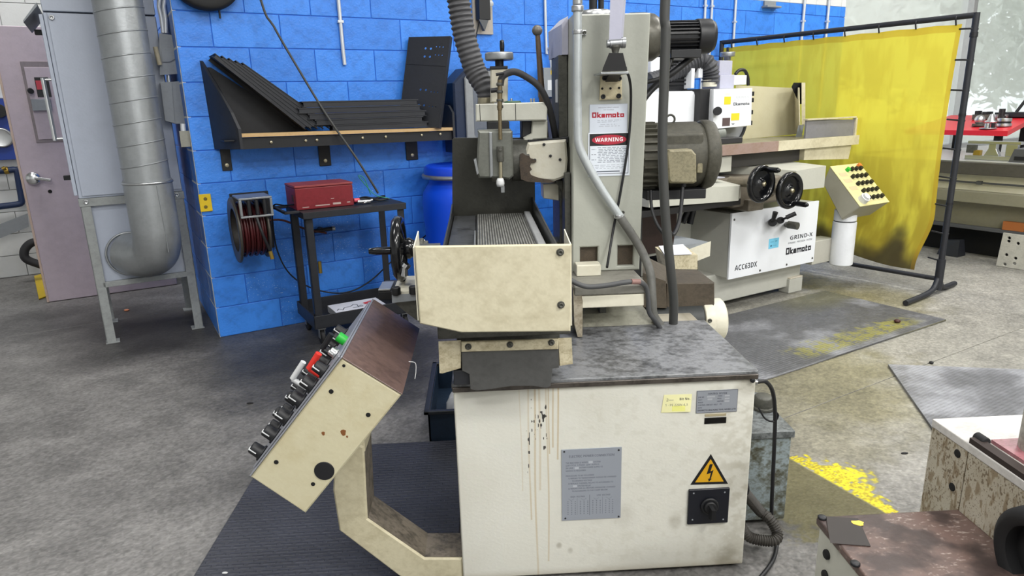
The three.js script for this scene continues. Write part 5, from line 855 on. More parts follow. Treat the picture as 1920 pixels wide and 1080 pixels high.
solo(false, 'cable', 'pair of thin black cables looping under the spindle motor', 'cable', [0.646, 0.971, -2.3], [tube([[0.61, 1.124, -2.4], [0.605, 1.068, -2.36], [0.61, 1.02, -2.3], [0.63, 0.987, -2.27], [0.643, 0.99, -2.25]], 0.006, 40, 8), tube([[0.717, 1.139, -2.37], [0.705, 1.067, -2.34], [0.686, 1.017, -2.3], [0.657, 0.988, -2.26], [0.632, 1.011, -2.24]], 0.007, 40, 8)], M.black);
{ // lever with round knob behind the head
  const T = thingM('ball_lever', 'brown steel lever with round ball end standing behind the grinding head', 'lever', [0.26, 1.288, -2.7]);
  part(T, 'shaft', rod([0.261, 1.244, -2.68], [0.228, 1.686, -2.6], 0.016, 14, 0.009), grime(0x7c6a5a, 0x3e3630, 0.6, { size: 0.2, metal: 0.5, rough: 0.4 }));
  part(T, 'ball', fin(new THREE.SphereGeometry(0.019, 24, 16).translate(...[0.227, 1.695, -2.6])), grime(0x6e6a64, 0x3c3935, 0.5, { size: 0.1, metal: 0.4 }));
}
{ // grey-blue box at the right side of the base
  const T = thingM('coolant_unit', 'dirty grey blue coolant box on the floor at the right side of the base', 'tank', [0.9, 0, -2.1]);
  const gm = grime(0x8b979b, 0x453c2e, 1.5, { size: 0.4, rough: 0.5, fine: 0.5 });
  part(T, 'body', bx(0.795, 1.01, 0.02, 0.335, -2.3, -2.0, 0.006), gm);
  part(T, 'lid', bx(0.792, 1.016, 0.336, 0.362, -2.31, -1.99, 0.004), grime(0x74797a, 0x35332f, 1.25, { size: 0.25, rough: 0.4, fine: 0.5 }));
  part(T, 'filler_cap', [cyl('y', [0.979, 0.362, -2.17], 0.034, 0, 0.05, 24, 0.008), cyl('y', [0.979, 0.362, -2.17], 0.042, 0, 0.012, 24)], M.dirtyMetal);
  for (const x of [0.83, 0.98]) for (const z of [-2.27, -2.04]) part(T, 'foot', bx(x - 0.015, x + 0.015, 0, 0.02, z - 0.015, z + 0.015), M.black);
}
solo(false, 'cable', 'thin black cable looping from the base gland down past the coolant box', 'cable', [0.86, 0.0, -1.86], [tube([[0.812, 0.602, -1.86], ...[[0.847, 0.597, -1.87], [0.885, 0.548, -1.9], [0.912, 0.46, -1.93], [0.918, 0.356, -1.93], [0.923, 0.219, -1.93], [0.929, 0.089, -1.93]], [0.955, 0.03, -1.954], [0.946, 0.008, -1.912], [0.897, 0.007, -1.821], [0.826, 0.007, -1.742], [0.739, 0.007, -1.669]], 0.0065, 120, 10), tube([[0.857, 0.481, -1.93], [0.882, 0.442, -1.93], [0.912, 0.432, -1.93], [0.923, 0.453, -1.93], [0.906, 0.473, -1.93]], 0.003, 30, 6)], M.black);
solo(false, 'corrugated_hose', 'ribbed black flexible conduit curving out of the base side low down', 'hose', [0.8, 0.05, -1.87], tube([[0.80, 0.225, -1.86], ...[[0.874, 0.126, -1.9], [0.899, 0.108, -1.88], [0.918, 0.071, -1.86], [0.905, 0.058, -1.84], [0.874, 0.056, -1.84]], [0.821, 0.068, -1.85], [0.785, 0.12, -1.86]], (t, L) => 0.0165 + 0.0018 * Math.sin(t * 52 * 6.283), 420, 14), plain(0x3a3733, 0.6));

// ---------------------------------------------------------------- the second grinder behind (wall frame)
{
  const G = thingW('surface_grinder', 'white second surface grinder with two black handwheels in front of the yellow curtain', 'machine', [3.3, 0, 1.0]);
  const bodyM = grime(0xc3c3ba, 0x8d8d82, 0.35, { size: 0.8 });
  part(G, 'base', bx(2.3, 3.985, 0.045, 0.262, 0.5, 1.45, 0.012), bodyM);
  part(G, 'base_foot', [bx(3.83, 3.985, 0.0, 0.11, 1.38, 1.475, 0.006)], bodyM); part(G, 'base_foot', bx(2.4, 2.52, 0, 0.05, 1.2, 1.35), M.black); part(G, 'base_foot', bx(2.4, 2.52, 0, 0.05, 0.55, 0.65), M.black); part(G, 'base_foot', bx(3.8, 3.95, 0, 0.05, 0.55, 0.65), M.black);
  part(G, 'foot_pad', bx(3.835, 3.98, 0.11, 0.122, 1.40, 1.477, 0.004), plain(0xd8d0c0, 0.5));
  part(G, 'body', bx(2.45, 3.90, 0.262, 0.80, 0.55, 1.2, 0.01), bodyM);
  part(G, 'front_box', bx(3.055, 3.955, 0.255, 0.70, 0.9, 1.556, 0.006), bodyM);
  const face = printed(2048, 1024, (x, w, h) => {
    x.fillStyle = '#eef1f6'; x.fillRect(0, 0, w, h); const g = (c, px, py, r) => { const q = x.createRadialGradient(px, py, 2, px, py, r); q.addColorStop(0, c); q.addColorStop(1, 'rgba(200,204,210,0)'); x.fillStyle = q; x.fillRect(px - r, py - r, 2 * r, 2 * r); };
    g('rgba(190,192,196,0.35)', 700, 500, 300); g('rgba(190,192,196,0.3)', 1500, 200, 300);
    txt(x, 'ACC63DX', 130, 905, 116, '#23252c', 'sans-serif', 'left', true);
    x.save(); x.scale(1.5, 1); txt(x, 'GRIND-X', 1305, 575, 92, '#2b2d34', 'sans-serif', 'right', true); x.restore();
    txt(x, 'DYNAMIC · PRECISION · SYSTEM', 1955, 640, 40, '#555a64', 'sans-serif', 'right', true);
    wordmark(x, 1310, 700, 112, '#1c1e25');
  });
  part(G, 'front_panel', planar(bx(3.05, 3.96, 0.25, 0.705, 1.556, 1.57, 0.0), 3.05, 0.25, 0.91, 0.455), face, 'white front panel with black lettering');
  for (const q of [[3.366, 0.269, 1.571], [3.651, 0.271, 1.571], [3.074, 0.661, 1.571], [3.94, 0.279, 1.571]]) part(G, 'panel_screw', cyl('z', [q[0], Math.max(q[1], 0.262), 1.57], 0.008, -0.002, 0.004, 10), M.dirtyMetal);
  // front levers
  const lv = (x, y, x2, y2, r) => rod(x, x2, r);
  part(G, 'lever_hub', [rod([3.46, 0.6, 1.57], [3.389, 0.616, 1.63], 0.028), rod([3.543, 0.606, 1.57], [3.471, 0.622, 1.63], 0.024)], M.black);
  part(G, 'lever', [rod([3.388, 0.627, 1.63], [3.383, 0.689, 1.65], 0.012, 12, 0.018)], M.black);
  part(G, 'lever', [rod([3.482, 0.624, 1.63], [3.465, 0.647, 1.68], 0.008), rod([3.459, 0.648, 1.68], [3.503, 0.677, 1.72], 0.015)], M.black);
  part(G, 'lever', [rod([3.616, 0.568, 1.57], [3.539, 0.583, 1.65], 0.02), rod([3.527, 0.588, 1.65], [3.537, 0.586, 1.72], 0.026)], M.dirtyMetal);
  part(G, 'side_valve', [rod([2.843, 0.779, 1.4], [2.772, 0.65, 1.4], 0.02), rod([2.877, 0.782, 1.4], [2.837, 0.635, 1.4], 0.022), rod([2.793, 0.797, 1.4], [2.893, 0.774, 1.4], 0.04)], M.black);
  part(G, 'side_panel', bx(2.5, 3.04, 0.55, 0.80, 1.2, 1.21, 0.004), bodyM);
  part(G, 'side_recess', bx(2.52, 2.9, 0.42, 0.70, 1.205, 1.215, 0.002), grime(0x4d3a35, 0x1e1614, 0.6, { size: 0.3 }));
  part(G, 'red_label', bx(2.966, 3.038, 0.73, 0.764, 1.215, 1.222, 0), M.redPlastic);
  for (const q of [[3.159, 0.715, 1.22], [3.245, 0.718, 1.22]]) part(G, 'side_slot', bx(q[0] - 0.02, q[0] + 0.03, q[1] - 0.025, q[1] + 0.02, 1.21, 1.216, 0), M.black);
  // saddle and handwheels
  part(G, 'saddle', [hull([[2.2, 0.842, 1.70], [2.95, 0.812, 1.70], [2.2, 0.95, 1.70], [2.95, 0.905, 1.70], [2.2, 0.96, 1.2], [3.08, 0.95, 1.2], [2.2, 0.84, 1.2], [3.08, 0.82, 1.2], [3.04, 0.82, 1.64], [3.04, 0.905, 1.64]])], M.greyCream);
  part(G, 'saddle_tray', bx(2.55, 2.93, 0.951, 0.957, 1.25, 1.6, 0.001), grime(0xa9abb6, 0x7a7c84, 0.4, { size: 0.4, rough: 0.35 }));
  part(G, 'saddle_block', hull([[3.50, 0.83, 1.70], [3.815, 0.825, 1.70], [3.50, 0.962, 1.70], [3.815, 0.975, 1.70], [3.25, 0.83, 1.2], [3.815, 0.825, 1.2], [3.25, 1.0, 1.2], [3.815, 1.0, 1.2]]), M.greyCream);
  part(G, 'way_cover', bx(2.1, 3.0, 0.78, 0.82, 1.25, 1.68, 0.004), plain(0x1c1b1c, 0.5));
  part(G, 'feed_housing', [bx(3.0, 3.52, 0.75, 0.93, 1.15, 1.62, 0.02), bx(3.1, 3.25, 0.72, 0.80, 1.2, 1.66, 0.01)], grime(0x7a7265, 0x443d33, 0.6, { size: 0.3 }));
  const wheel = (c, an, label) => {
    const w = part(G, 'handwheel', [lathe([[0.085, -0.012], [0.104, -0.02], [0.116, -0.012], [0.119, 0.004], [0.112, 0.018], [0.096, 0.016], [0.086, 0.002], [0.085, -0.012]], 'z', c, 40), lathe([[0, -0.02], [0.02, -0.02], [0.05, -0.012], [0.088, -0.004], [0.088, 0.0], [0.05, -0.004], [0.03, 0.004], [0.028, 0.016], [0, 0.018]], 'z', c, 36)], M.blackGloss, label);
    const g = [c[0] + 0.092 * Math.cos(an), c[1] + 0.092 * Math.sin(an), c[2] + 0.01];
    part(w, 'grip', lathe([[0, 0], [0.012, 0], [0.017, 0.03], [0.017, 0.09], [0.01, 0.105], [0, 0.107]], 'z', g, 16), M.blackGloss);
    part(w, 'hub', lathe([[0, 0.0], [0.014, 0.0], [0.014, 0.024], [0, 0.026]], 'z', [c[0], c[1], c[2] + 0.004], 16), M.nickel);
    return w;
  };
  const w1 = [3.033, 0.92, 1.8], w2 = [3.231, 0.868, 1.86];
  wheel(w1, 1.35); wheel(w2, -1.15);
  part(G, 'wheel_shaft', [cyl('z', [w1[0], w1[1], 0], 0.03, 1.55, 1.785), cyl('z', [w2[0], w2[1], 0], 0.06, 1.5, 1.72), cyl('z', [w2[0], w2[1], 0], 0.035, 1.72, 1.845)], grime(0x8a8272, 0x4c463b, 0.5, { size: 0.2, metal: 0.3 }));
  // table with coolant trough
  part(G, 'table', bx(2.45, 4.46, 1.085, 1.142, 1.0, 1.489, 0.003), grime(0x8f8a70, 0x4c4a3c, 1, { size: 0.4, rough: 0.4 }));
  for (const [l, r, m] of [[2.45, 3.55, grime(0x9b857c, 0x6d5a50, 0.7, { size: 0.25 })], [3.55, 4.47, M.creamYellow]]) part(G, 'table_lip', hull([1.082, 1.15].flatMap((y) => [[l, y, 1.49], [r, y, 1.49], [l, y, 1.505], [r, y, 1.505]])), m);
  part(G, 'table_skirt', bx(2.5, 3.12, 0.97, 1.075, 1.38, 1.48, 0.004), M.greyCream);
  part(G, 'table_skirt', hull([[3.87, 1.0, 1.48], [4.40, 0.975, 1.48], [3.87, 1.078, 1.48], [4.42, 1.078, 1.48], [3.87, 1.0, 1.2], [4.40, 0.975, 1.2], [3.87, 1.078, 1.2], [4.42, 1.078, 1.2]]), M.creamYellow);
  part(G, 'way_slot', bx(3.12, 3.87, 0.99, 1.075, 1.3, 1.44, 0.002), plain(0x353331, 0.6));
  part(G, 'table_chuck', bx(2.941, 3.366, 1.142, 1.163 + 0.02, 1.15, 1.35, 0.006), plain(0x2c2c30, 0.5));
  part(G, 'trough_back', [hull([[4.03, 1.279, 1.36], [4.609, 1.261, 1.36], [4.609, 1.10, 1.36], [4.03, 1.10, 1.36], [4.03, 1.279, 1.345], [4.609, 1.261, 1.345], [4.609, 1.10, 1.345], [4.03, 1.10, 1.345]])], grime(0x82828a, 0x5d5d63, 0.4, { size: 0.5 }));
  part(G, 'trough_end', bx(4.612, 4.689, 1.085, 1.272, 1.345, 1.375, 0.004), M.creamYellow);
  part(G, 'trough_rim', bx(4.018, 4.616, 1.272, 1.284, 1.34, 1.375, 0.002), M.creamYellow);
  part(G, 'splash_guard', [tube([[3.3, 1.12, 0.97], [3.9, 1.12, 0.97]], 0.004, 4, 6), hull([[3.662, 1.538, 1], [4.33, 1.513, 1], [4.376, 1.15, 1], [3.696, 1.139, 1], [3.685, 1.539, 0.98], [4.357, 1.513, 0.98], [4.403, 1.148, 0.98], [3.719, 1.137, 0.98]])], grime(0xc6c0a2, 0x8b8462, 0.35, { size: 1.2, rough: 0.35 }));
  part(G, 'guard_side', hull([[4.33, 1.513, 1], [4.376, 1.15, 1], [4.116, 1.511, 1.2], [4.171, 1.187, 1.2], [4.343, 1.512, 1], [4.39, 1.149, 1], [4.129, 1.511, 1.2], [4.184, 1.186, 1.2]]), M.creamYellow);
  part(G, 'guard_post', hull([[4.149, 1.546, 1.2], [4.193, 1.546, 1.2], [4.236, 1.228, 1.2], [4.191, 1.23, 1.2], [4.283, 1.549, 1.1], [4.328, 1.549, 1.1], [4.372, 1.222, 1.1], [4.326, 1.224, 1.1]]), M.creamYellow);
  part(G, 'post_hook', hull([[4.101, 1.517, 1.15], [4.122, 1.548, 1.15], [4.222, 1.548, 1.15], [4.243, 1.389, 1.15], [4.211, 1.389, 1.15], [4.188, 1.516, 1.15], [4.14, 1.518, 1.12], [4.161, 1.549, 1.12], [4.263, 1.549, 1.12], [4.284, 1.388, 1.12], [4.251, 1.389, 1.12]]), M.black);
  part(G, 'post_foot', hull([[4.152, 1.231, 1.2], [4.222, 1.237, 1.2], [4.199, 1.121, 1.2], [4.123, 1.116, 1.2], [4.219, 1.228, 1.15], [4.29, 1.234, 1.15], [4.266, 1.116, 1.15], [4.19, 1.112, 1.15]]), M.greyBox);
  // wheel head
  const hoodTex = printed(512, 512, (x, w, h) => {
    x.fillStyle = '#eceff4'; x.fillRect(0, 0, w, h); txt(x, 'GRIND-X', 462, 130, 44, '#b4b8c0', 'sans-serif', 'right'); txt(x, 'DYNAMIC PRECISION SYSTEM', 466, 158, 18, '#b0b4bc', 'sans-serif', 'right'); wordmark(x, 262, 182, 38, '#4a4d57');
    x.fillStyle = '#e8dcd6'; x.fillRect(150, 60, 60, 30); x.fillStyle = '#6a6d75'; x.fillRect(250, 452, 44, 9); x.fillRect(262, 461, 20, 8); x.fillStyle = '#5a4a4c'; x.fillRect(128, 376, 102, 106);
  });
  const h0 = [3.175, 1.242, 1.25], h1 = [3.549, 1.511, 1.25];
  part(G, 'wheel_hood', bx(h0[0] + 0.005, h1[0] - 0.004, h0[1] + 0.003, h1[1] - 0.002, 0.95, 1.23, 0.01), M.white);
  part(G, 'hood_cover', planar(hull([[h0[0], h0[1], 1.25], [h1[0] + 0.008, h0[1] + 0.012, 1.25], [h1[0] - 0.003, h1[1], 1.25], [h0[0] - 0.012, h1[1] - 0.002, 1.25], [h0[0], h0[1], 1.231], [h1[0] + 0.008, h0[1] + 0.012, 1.231], [h1[0] - 0.003, h1[1], 1.231], [h0[0] - 0.012, h1[1] - 0.002, 1.231]]), h0[0] - 0.01, h0[1], h1[0] - h0[0] + 0.014, h1[1] - h0[1]), hoodTex, 'white hood cover with black wordmark');
  part(G, 'hood_knob', [rod([3.203, 1.36, 1.25], [3.148, 1.364, 1.31], 0.028, 20)], M.black);
  for (const y of [170, 183, 208, 230]) part(G, 'hood_hinge', bx(3.567, 3.578, lerp(h1[1], h0[1], (y - 160) / 80) - 0.02, lerp(h1[1], h0[1], (y - 160) / 80) + 0.01, 1.22, 1.245, 0.001), M.black);
  part(G, 'head_side', [bx(3.089, 3.213, 1.237, 1.513, 0.7, 1.2, 0.005)], plain(0x242426, 0.5));
  part(G, 'grinding_wheel', cyl('z', [3.482, 1.266, 1.1], 0.15, -0.02, 0.03, 40), plain(0x8d8f92, 0.7));
  part(G, 'wheel_guard_rim', lathe([[0.155, -0.03], [0.172, -0.03], [0.172, 0.045], [0.155, 0.045], [0.155, -0.03]], 'z', [3.47, 1.282, 1.1], 40), plain(0x2c2e31, 0.5));
  part(G, 'wheel_flange', rod([3.154, 1.195, 1.2], [3.301, 1.2, 1.2], 0.06, 24), grime(0x7f837e, 0x55574f, 0.4, { size: 0.2, metal: 0.4 }));
  part(G, 'column_cover', [bx(2.551, 3.141, 1.12, 1.502, 0.5, 1.15, 0.03)], M.white);
  part(G, 'column', bx(3.0, 3.35, 0.80, 1.5, 0.15, 0.75, 0.02), M.white);
  part(G, 'column_top', [bx(2.818, 2.949, 1.5, 1.73, 0.7, 1.0, 0.01)], M.white);
  const fin2 = []; for (let i = 0; i < 7; i++) fin2.push(bx(2.944, 3.151, 1.545 + i * 0.026, 1.556 + i * 0.026, 0.75, 1.05, 0.002));
  fin2.push(bx(2.954, 3.141, 1.5, 1.76, 0.77, 1.03, 0.01));
  part(G, 'head_motor', fin2, M.blackFin);
  part(G, 'hose_bracket', [bx(3.101, 3.132, 1.518, 1.652, 0.95, 1.1), bx(3.168, 3.209, 1.588, 1.656, 0.95, 1.1)], M.white);
  part(G, 'hose_socket', cyl('y', [3.277, 1.538, 1.1], 0.052, -0.01, 0.035, 24), M.cream);
  const kb = [3.484, 1.513, 1.12];
  part(G, 'dresser_column', [bx(3.36, 3.506, kb[1], 1.608, 0.95, 1.12, 0.004), bx(3.37, 3.501, 1.608, 1.706, 0.97, 1.1, 0.004)], M.lavender);
  const dk = [3.499, 1.741, 1.05];
  part(G, 'feed_handwheel', lathe([[0, -0.03], [0.025, -0.03], [0.025, -0.006], [0.05, -0.004], [0.054, 0.0], [0.054, 0.022], [0.05, 0.026], [0, 0.024]], 'y', dk, 30), M.steel);
  part(G, 'feed_grip', cyl('y', [dk[0], dk[1] + 0.024, dk[2]], 0.01, 0, 0.035, 12), M.black);
  part(G, 'servo_box', bx(3.506, 3.635, 1.538, 1.605, 1.0, 1.12, 0.004), M.white);
  part(G, 'servo_cable', tube([[3.536, 1.613, 1.1], [3.573, 1.639, 1.1], [3.629, 1.639, 1.1], [3.668, 1.591, 1.1], [3.679, 1.534, 1.1]], 0.012, 30, 8), M.black);
  for (const [p, q, tx, nm] of [[[3.27, 1.404, 1.252], [3.334, 1.457, 1.253], 0, 'upper of two'], [[3.348, 1.294, 1.253], [3.43, 1.343, 1.253], 1, 'lower of two']])
    solo(true, 'sticky_note', 'small yellow note on the white hood of the second grinder, ' + nm, 'note', [p[0], p[1], 1.252], bx(p[0], q[0], p[1], q[1], 1.2502, 1.2515, 0), plain(0xe6d02c, 0.6));
  const cy = [[3.439, 0.413, 1.571], [3.544, 0.484, 1.572]];
  solo(true, 'sticky_note', 'light blue note stuck on the white front panel of the second grinder', 'note', [cy[0][0], cy[0][1], 1.571], planar(bx(cy[0][0], cy[1][0], cy[0][1], cy[1][1], 1.5702, 1.5715, 0), cy[0][0], cy[0][1], cy[1][0] - cy[0][0], cy[1][1] - cy[0][1]), printed(128, 128, (x) => { x.fillStyle = '#7fd2f2'; x.fillRect(0, 0, 128, 128); x.fillStyle = '#3a8ab0'; x.fillRect(20, 40, 40, 6); x.fillRect(80, 36, 26, 8); x.fillStyle = '#1e4a70'; x.fillRect(22, 84, 18, 18); x.fillStyle = '#5fb0d2'; x.fillRect(50, 90, 50, 6); }));
  solo(true, 'corrugated_hose', 'grey ribbed hose arching into the hood of the second grinder', 'hose', [3.277, 1.548, 1.1], tube([[2.795, 1.57, 1], [2.915, 1.594, 1], [3.043, 1.642, 1.02], [3.163, 1.687, 1.05], [3.225, 1.7, 1.08], [3.257, 1.674, 1.1], [3.282, 1.617, 1.1], [3.287, 1.545, 1.1]], (t) => 0.058 + 0.005 * Math.sin(t * 24 * 6.283) * (0.3 + t), 360, 18), plain(0x3f4044, 0.55));
  // boxes behind the main machine's motor
  const e = thingW('electrical_cabinet', 'dark panel box in the shade below the spindle motor behind the grinder', 'cabinet', [2.15, 0, 1.4]);
  part(e, 'body', bx(2.0, 2.29, 0.05, 0.765, 1.25, 1.55, 0.008), grime(0x3c3d3d, 0x1a1a1a, 0.5, { size: 0.4 }));
  part(e, 'base_strip', bx(2.01, 2.28, 0, 0.05, 1.27, 1.53), M.black);
  const tr2 = thingW('drip_tray', 'pale open tray with worn white rim between the two grinders', 'tray', [2.523, 0.519, 1.75]);
  part(tr2, 'side', hull([[2.476, 0.565, 1.75], [2.669, 0.593, 1.75], [2.666, 0.499, 1.75], [2.481, 0.471, 1.75], [2.507, 0.556, 1.72], [2.701, 0.585, 1.72], [2.699, 0.49, 1.72], [2.512, 0.461, 1.72]]), M.cream);
  part(tr2, 'floor', hull([[2.362, 0.597, 1.74], [2.487, 0.555, 1.74], [2.666, 0.586, 1.74], [2.508, 0.627, 1.6], [2.729, 0.57, 1.6], [2.363, 0.571, 1.74], [2.489, 0.522, 1.74]]), M.greyBox);
  part(tr2, 'support', bx(2.439, 2.621, 0.0, 0.475, 1.45, 1.7), M.dark);
  const bk = thingW('parts_carton', 'worn cream box with papers on top behind the hydraulic block', 'box', [2.146, 0.553, 2]);
  part(bk, 'body', hull([[2.056, 0.626, 2], [2.298, 0.599, 2], [2.303, 0.515, 2], [2.06, 0.551, 2], [2.116, 0.644, 1.85], [2.339, 0.625, 1.85], [2.424, 0.485, 1.85], [2.15, 0.509, 1.85]]), M.creamWorn);
  part(bk, 'papers', hull([[2.044, 0.637, 2.005], [2.247, 0.616, 2.005], [2.135, 0.649, 1.86], [2.324, 0.634, 1.86], [2.044, 0.631, 2.005], [2.247, 0.61, 2.005]]), M.paper);
  part(bk, 'stand', bx(2.115, 2.321, 0, 0.537, 1.8, 1.95), M.dark);
}
{ // its control console on a round post
  const T = thingW('control_console', 'pale yellow slanted control box with rows of black switches on a white post', 'control panel', [4.24, 0.2, 1.6]);
  const a0 = 4.12, a1 = 4.475, prof = [[1.52, 0.936], [1.787, 0.667], [1.656, 0.559], [1.475, 0.81]];
  part(T, 'housing', extX(prof, a0, a1, 0.006), grime(0xa5a292, 0x7b796a, 0.3, { size: 0.6 }));
  const dz = prof[1][0] - prof[0][0], dy = prof[1][1] - prof[0][1], L = Math.hypot(dz, dy), n = [-dy / L, dz / L], e = [dz / L, dy / L];
  const at = (s, k) => [prof[0][0] + e[0] * s + n[0] * k, prof[0][1] + e[1] * s + n[1] * k];
  part(T, 'face_plate', extX([at(0, 0.001), at(L, 0.001), at(L, 0.008), at(0, 0.008)], a0 - 0.002, a1 + 0.002, 0.002), grime(0xd9d29c, 0xa8a070, 0.3, { size: 0.4 }));
  for (let r = 0; r < 5; r++) for (let c = 0; c < 4; c++) { const p = at(0.055 + r * 0.067, 0.008), q = at(0.055 + r * 0.067, 0.032), a = 4.265 + c * 0.052; part(T, 'switch', rod([a, p[1], p[0]], [a, q[1], q[0]], 0.0155, 14), r === 0 && c === 0 ? M.green : M.black); }
  { const p = at(0.03, 0.008), q = at(0.03, 0.03); part(T, 'emergency_button', rod([4.43, p[1], p[0]], [4.43, q[1], q[0]], 0.018, 16), plain(0xd87a3a, 0.4)); }
  { const p = at(0.33, 0.006), q = at(0.33, 0.045); part(T, 'jog_dial', [rod([4.185, p[1], p[0]], [4.185, q[1], q[0]], 0.036, 28), rod([4.185, q[1], q[0]], [4.185, at(0.33, 0.06)[1], at(0.33, 0.06)[0]], 0.026, 24)], M.whitePlastic); }
  for (const s of [0.07, 0.13, 0.2]) { const p = at(s, 0.0085), q = at(s + 0.035, 0.0085); part(T, 'label_strip', hull([[4.15, p[1], p[0]], [4.235, p[1], p[0]], [4.15, q[1], q[0]], [4.235, q[1], q[0]], [4.15, p[1] + 0.001, p[0] + 0.001], [4.235, q[1] + 0.001, q[0] + 0.001]]), plain(0xc9b896, 0.5)); }
  part(T, 'post', [cyl('y', [4.235, 0, 1.61], 0.083, 0.2, 0.53, 32, 0.005)], M.white);
  part(T, 'post_neck', cyl('y', [4.235, 0, 1.61], 0.079, 0.537, 0.62, 32), M.white);
  part(T, 'post_ring', cyl('y', [4.235, 0, 1.61], 0.077, 0.529, 0.538, 32), M.black);
  part(T, 'support_arm', bx(3.957, 4.2, 0.22, 0.40, 1.44, 1.56, 0.006), grime(0xb9b7ac, 0x85837a, 0.35, { size: 0.5 }));
}
{ // yellow welding curtain in its pipe frame
  const p0 = [4.70, 2.10], p1 = [4.50, 0.04];
  const T = thingW('curtain_stand', 'black steel pipe frame on flat feet carrying the yellow curtain', 'frame', [p0[0], 0, p0[1]]);
  const at = (s) => [lerp(p0[0], p1[0], s), lerp(p0[1], p1[1], s)];
  part(T, 'post', [rod([p0[0], 0.06, p0[1]], [p0[0], 1.955, p0[1]], 0.021), rod([p0[0], 0.03, p0[1]], [p0[0], 0.26, p0[1]], 0.029)], M.blackSteel);
  part(T, 'post', [rod([p1[0], 0.06, p1[1] + 0.03], [p1[0], 1.955, p1[1] + 0.03], 0.021)], M.blackSteel);
  part(T, 'top_bar', rod([p0[0], 1.94, p0[1]], [p1[0], 1.94, p1[1] + 0.03], 0.019), M.blackSteel);
  part(T, 'bottom_bar', rod([p0[0], 0.11, p0[1]], [p1[0], 0.11, p1[1] + 0.03], 0.017), M.blackSteel);
  const foot = (c, l, r) => [tube([[c[0] - l, 0.022, c[1] + 0.1 * l], [c[0] - 0.12, 0.03, c[1] + 0.01], [c[0] - 0.02, 0.10, c[1]], [c[0], 0.2, c[1]]], 0.02, 30, 10), tube([[c[0] + r, 0.022, c[1] - 0.1 * r], [c[0] + 0.1, 0.03, c[1] - 0.01], [c[0] + 0.02, 0.09, c[1]], [c[0], 0.2, c[1]]], 0.02, 30, 10)];
  part(T, 'foot', foot(p0, 0.50, 0.30), M.blackSteel); part(T, 'foot', [rod([p1[0] - 0.3, 0.021, p1[1] + 0.08], [p1[0] + 0.3, 0.021, p1[1] + 0.06], 0.02), rod([p1[0], 0.02, p1[1] + 0.05], [p1[0], 0.1, p1[1] + 0.03], 0.025)], M.blackSteel);
  part(T, 'pipe_clamp', [rod([p0[0], 1.80, p0[1]], [p0[0], 1.83, p0[1]], 0.025), rod([p0[0], 1.28, p0[1]], [p0[0], 1.30, p0[1]], 0.023), rod([p0[0], 0.66, p0[1]], [p0[0], 0.68, p0[1]], 0.023)], M.black);
  // the sheet: hung inside the frame, edges pulled in scallops towards the ties
  const N = 90, K = 60, pos = [], idx = [];
  const edge = (t) => 0.035 + 0.012 * Math.sin(t * 3 + 0.3) + 0.05 * sm(0.75, 1, t);
  for (let side = 0; side < 2; side++) for (let j = 0; j <= K; j++) for (let i = 0; i <= N; i++) {
    const u = i / N, t = j / K, s = lerp(edge(t), 0.975, u), q = at(s);
    const top = 1.895 - 0.005 * Math.sin(s * 8 * Math.PI) ** 2, bot = 0.15 + 0.10 * sm(0.15, 0.5, s) * (1 - sm(0.7, 1, s)) - 0.06 * sm(0.12, 0.0, s) * 0 + 0.05 * sm(0.35, 0.6, s);
    const y = lerp(top, bot, t), w = 0.005 * Math.sin(s * 17 + t * 1.5) * t + 0.014 * Math.sin(s * 5.3 + 1 + t * 2) * (0.3 + t) + 0.012 * vnoise(s * 6, t * 4) * (t > 0.85 ? 2.2 * (t - 0.85) / 0.15 + 0.4 : 0.4) + 0.012 * Math.exp(-(((t - 0.06 - 0.05 * s) / 0.015) ** 2)) * sm(0.5, 0.8, s);
    pos.push(q[0] - w * sm(0, 0.2, s) + (side ? 0.0015 : 0), y, q[1]);
  }
  const S = (N + 1) * (K + 1), I = (i, j, k) => k * S + j * (N + 1) + i;
  for (let j = 0; j < K; j++) for (let i = 0; i < N; i++) { idx.push(I(i, j, 0), I(i + 1, j, 0), I(i, j + 1, 0), I(i + 1, j, 0), I(i + 1, j + 1, 0), I(i, j + 1, 0)); }
  const g = new THREE.BufferGeometry(); g.setAttribute('position', new THREE.Float32BufferAttribute(pos.slice(0, S * 3), 3)); g.setIndex(idx);
  const uv = []; for (let j = 0; j <= K; j++) for (let i = 0; i <= N; i++) uv.push(i / N, 1 - j / K); g.setAttribute('uv', new THREE.Float32BufferAttribute(uv, 2)); g.computeVertexNormals();
  const tex = dataTex(512, 512, (u, v) => {
    const n = fbm(u * 26, v * 5, 4), b = fbm(u * 6 + 4, v * 6, 4);
    let c = mix3([0.96, 0.91, 0.30], [0.90, 0.83, 0.24], 0.6 * sm(0.4, 0.7, n));
    c = mix3(c, [0.66, 0.56, 0.12], 0.5 * sm(0.62, 0.15, v) * sm(0.35, 0.6, n * 0.6 + b * 0.4));
    const lowerDark = sm(0.13, 0.0, v + 0.16 * (b - 0.5) - 0.10 * Math.exp(-(((u - 0.10) / 0.045) ** 2))); c = mix3(c, [0.22, 0.19, 0.10], 0.85 * lowerDark);  // sheet turns dark brown along its uneven lower edge
    const seam = (u < 0.014 || v > 0.972) ? 1 : 0; c = mix3(c, [0.78, 0.58, 0.06], 0.35 * seam);
    return c;
  }, true, THREE.ClampToEdgeWrapping);
  solo(true, 'welding_curtain', 'translucent yellow vinyl curtain tied inside the black pipe frame', 'curtain', [p0[0], 0.15, p0[1]], fin(g, true), new THREE.MeshPhysicalMaterial({ map: tex, roughness: 0.8, transmission: 0.45, thickness: 0, side: THREE.DoubleSide }));
  const tie = (n, pts) => part(T, n, tube(pts, 0.006, 12, 6), M.black);
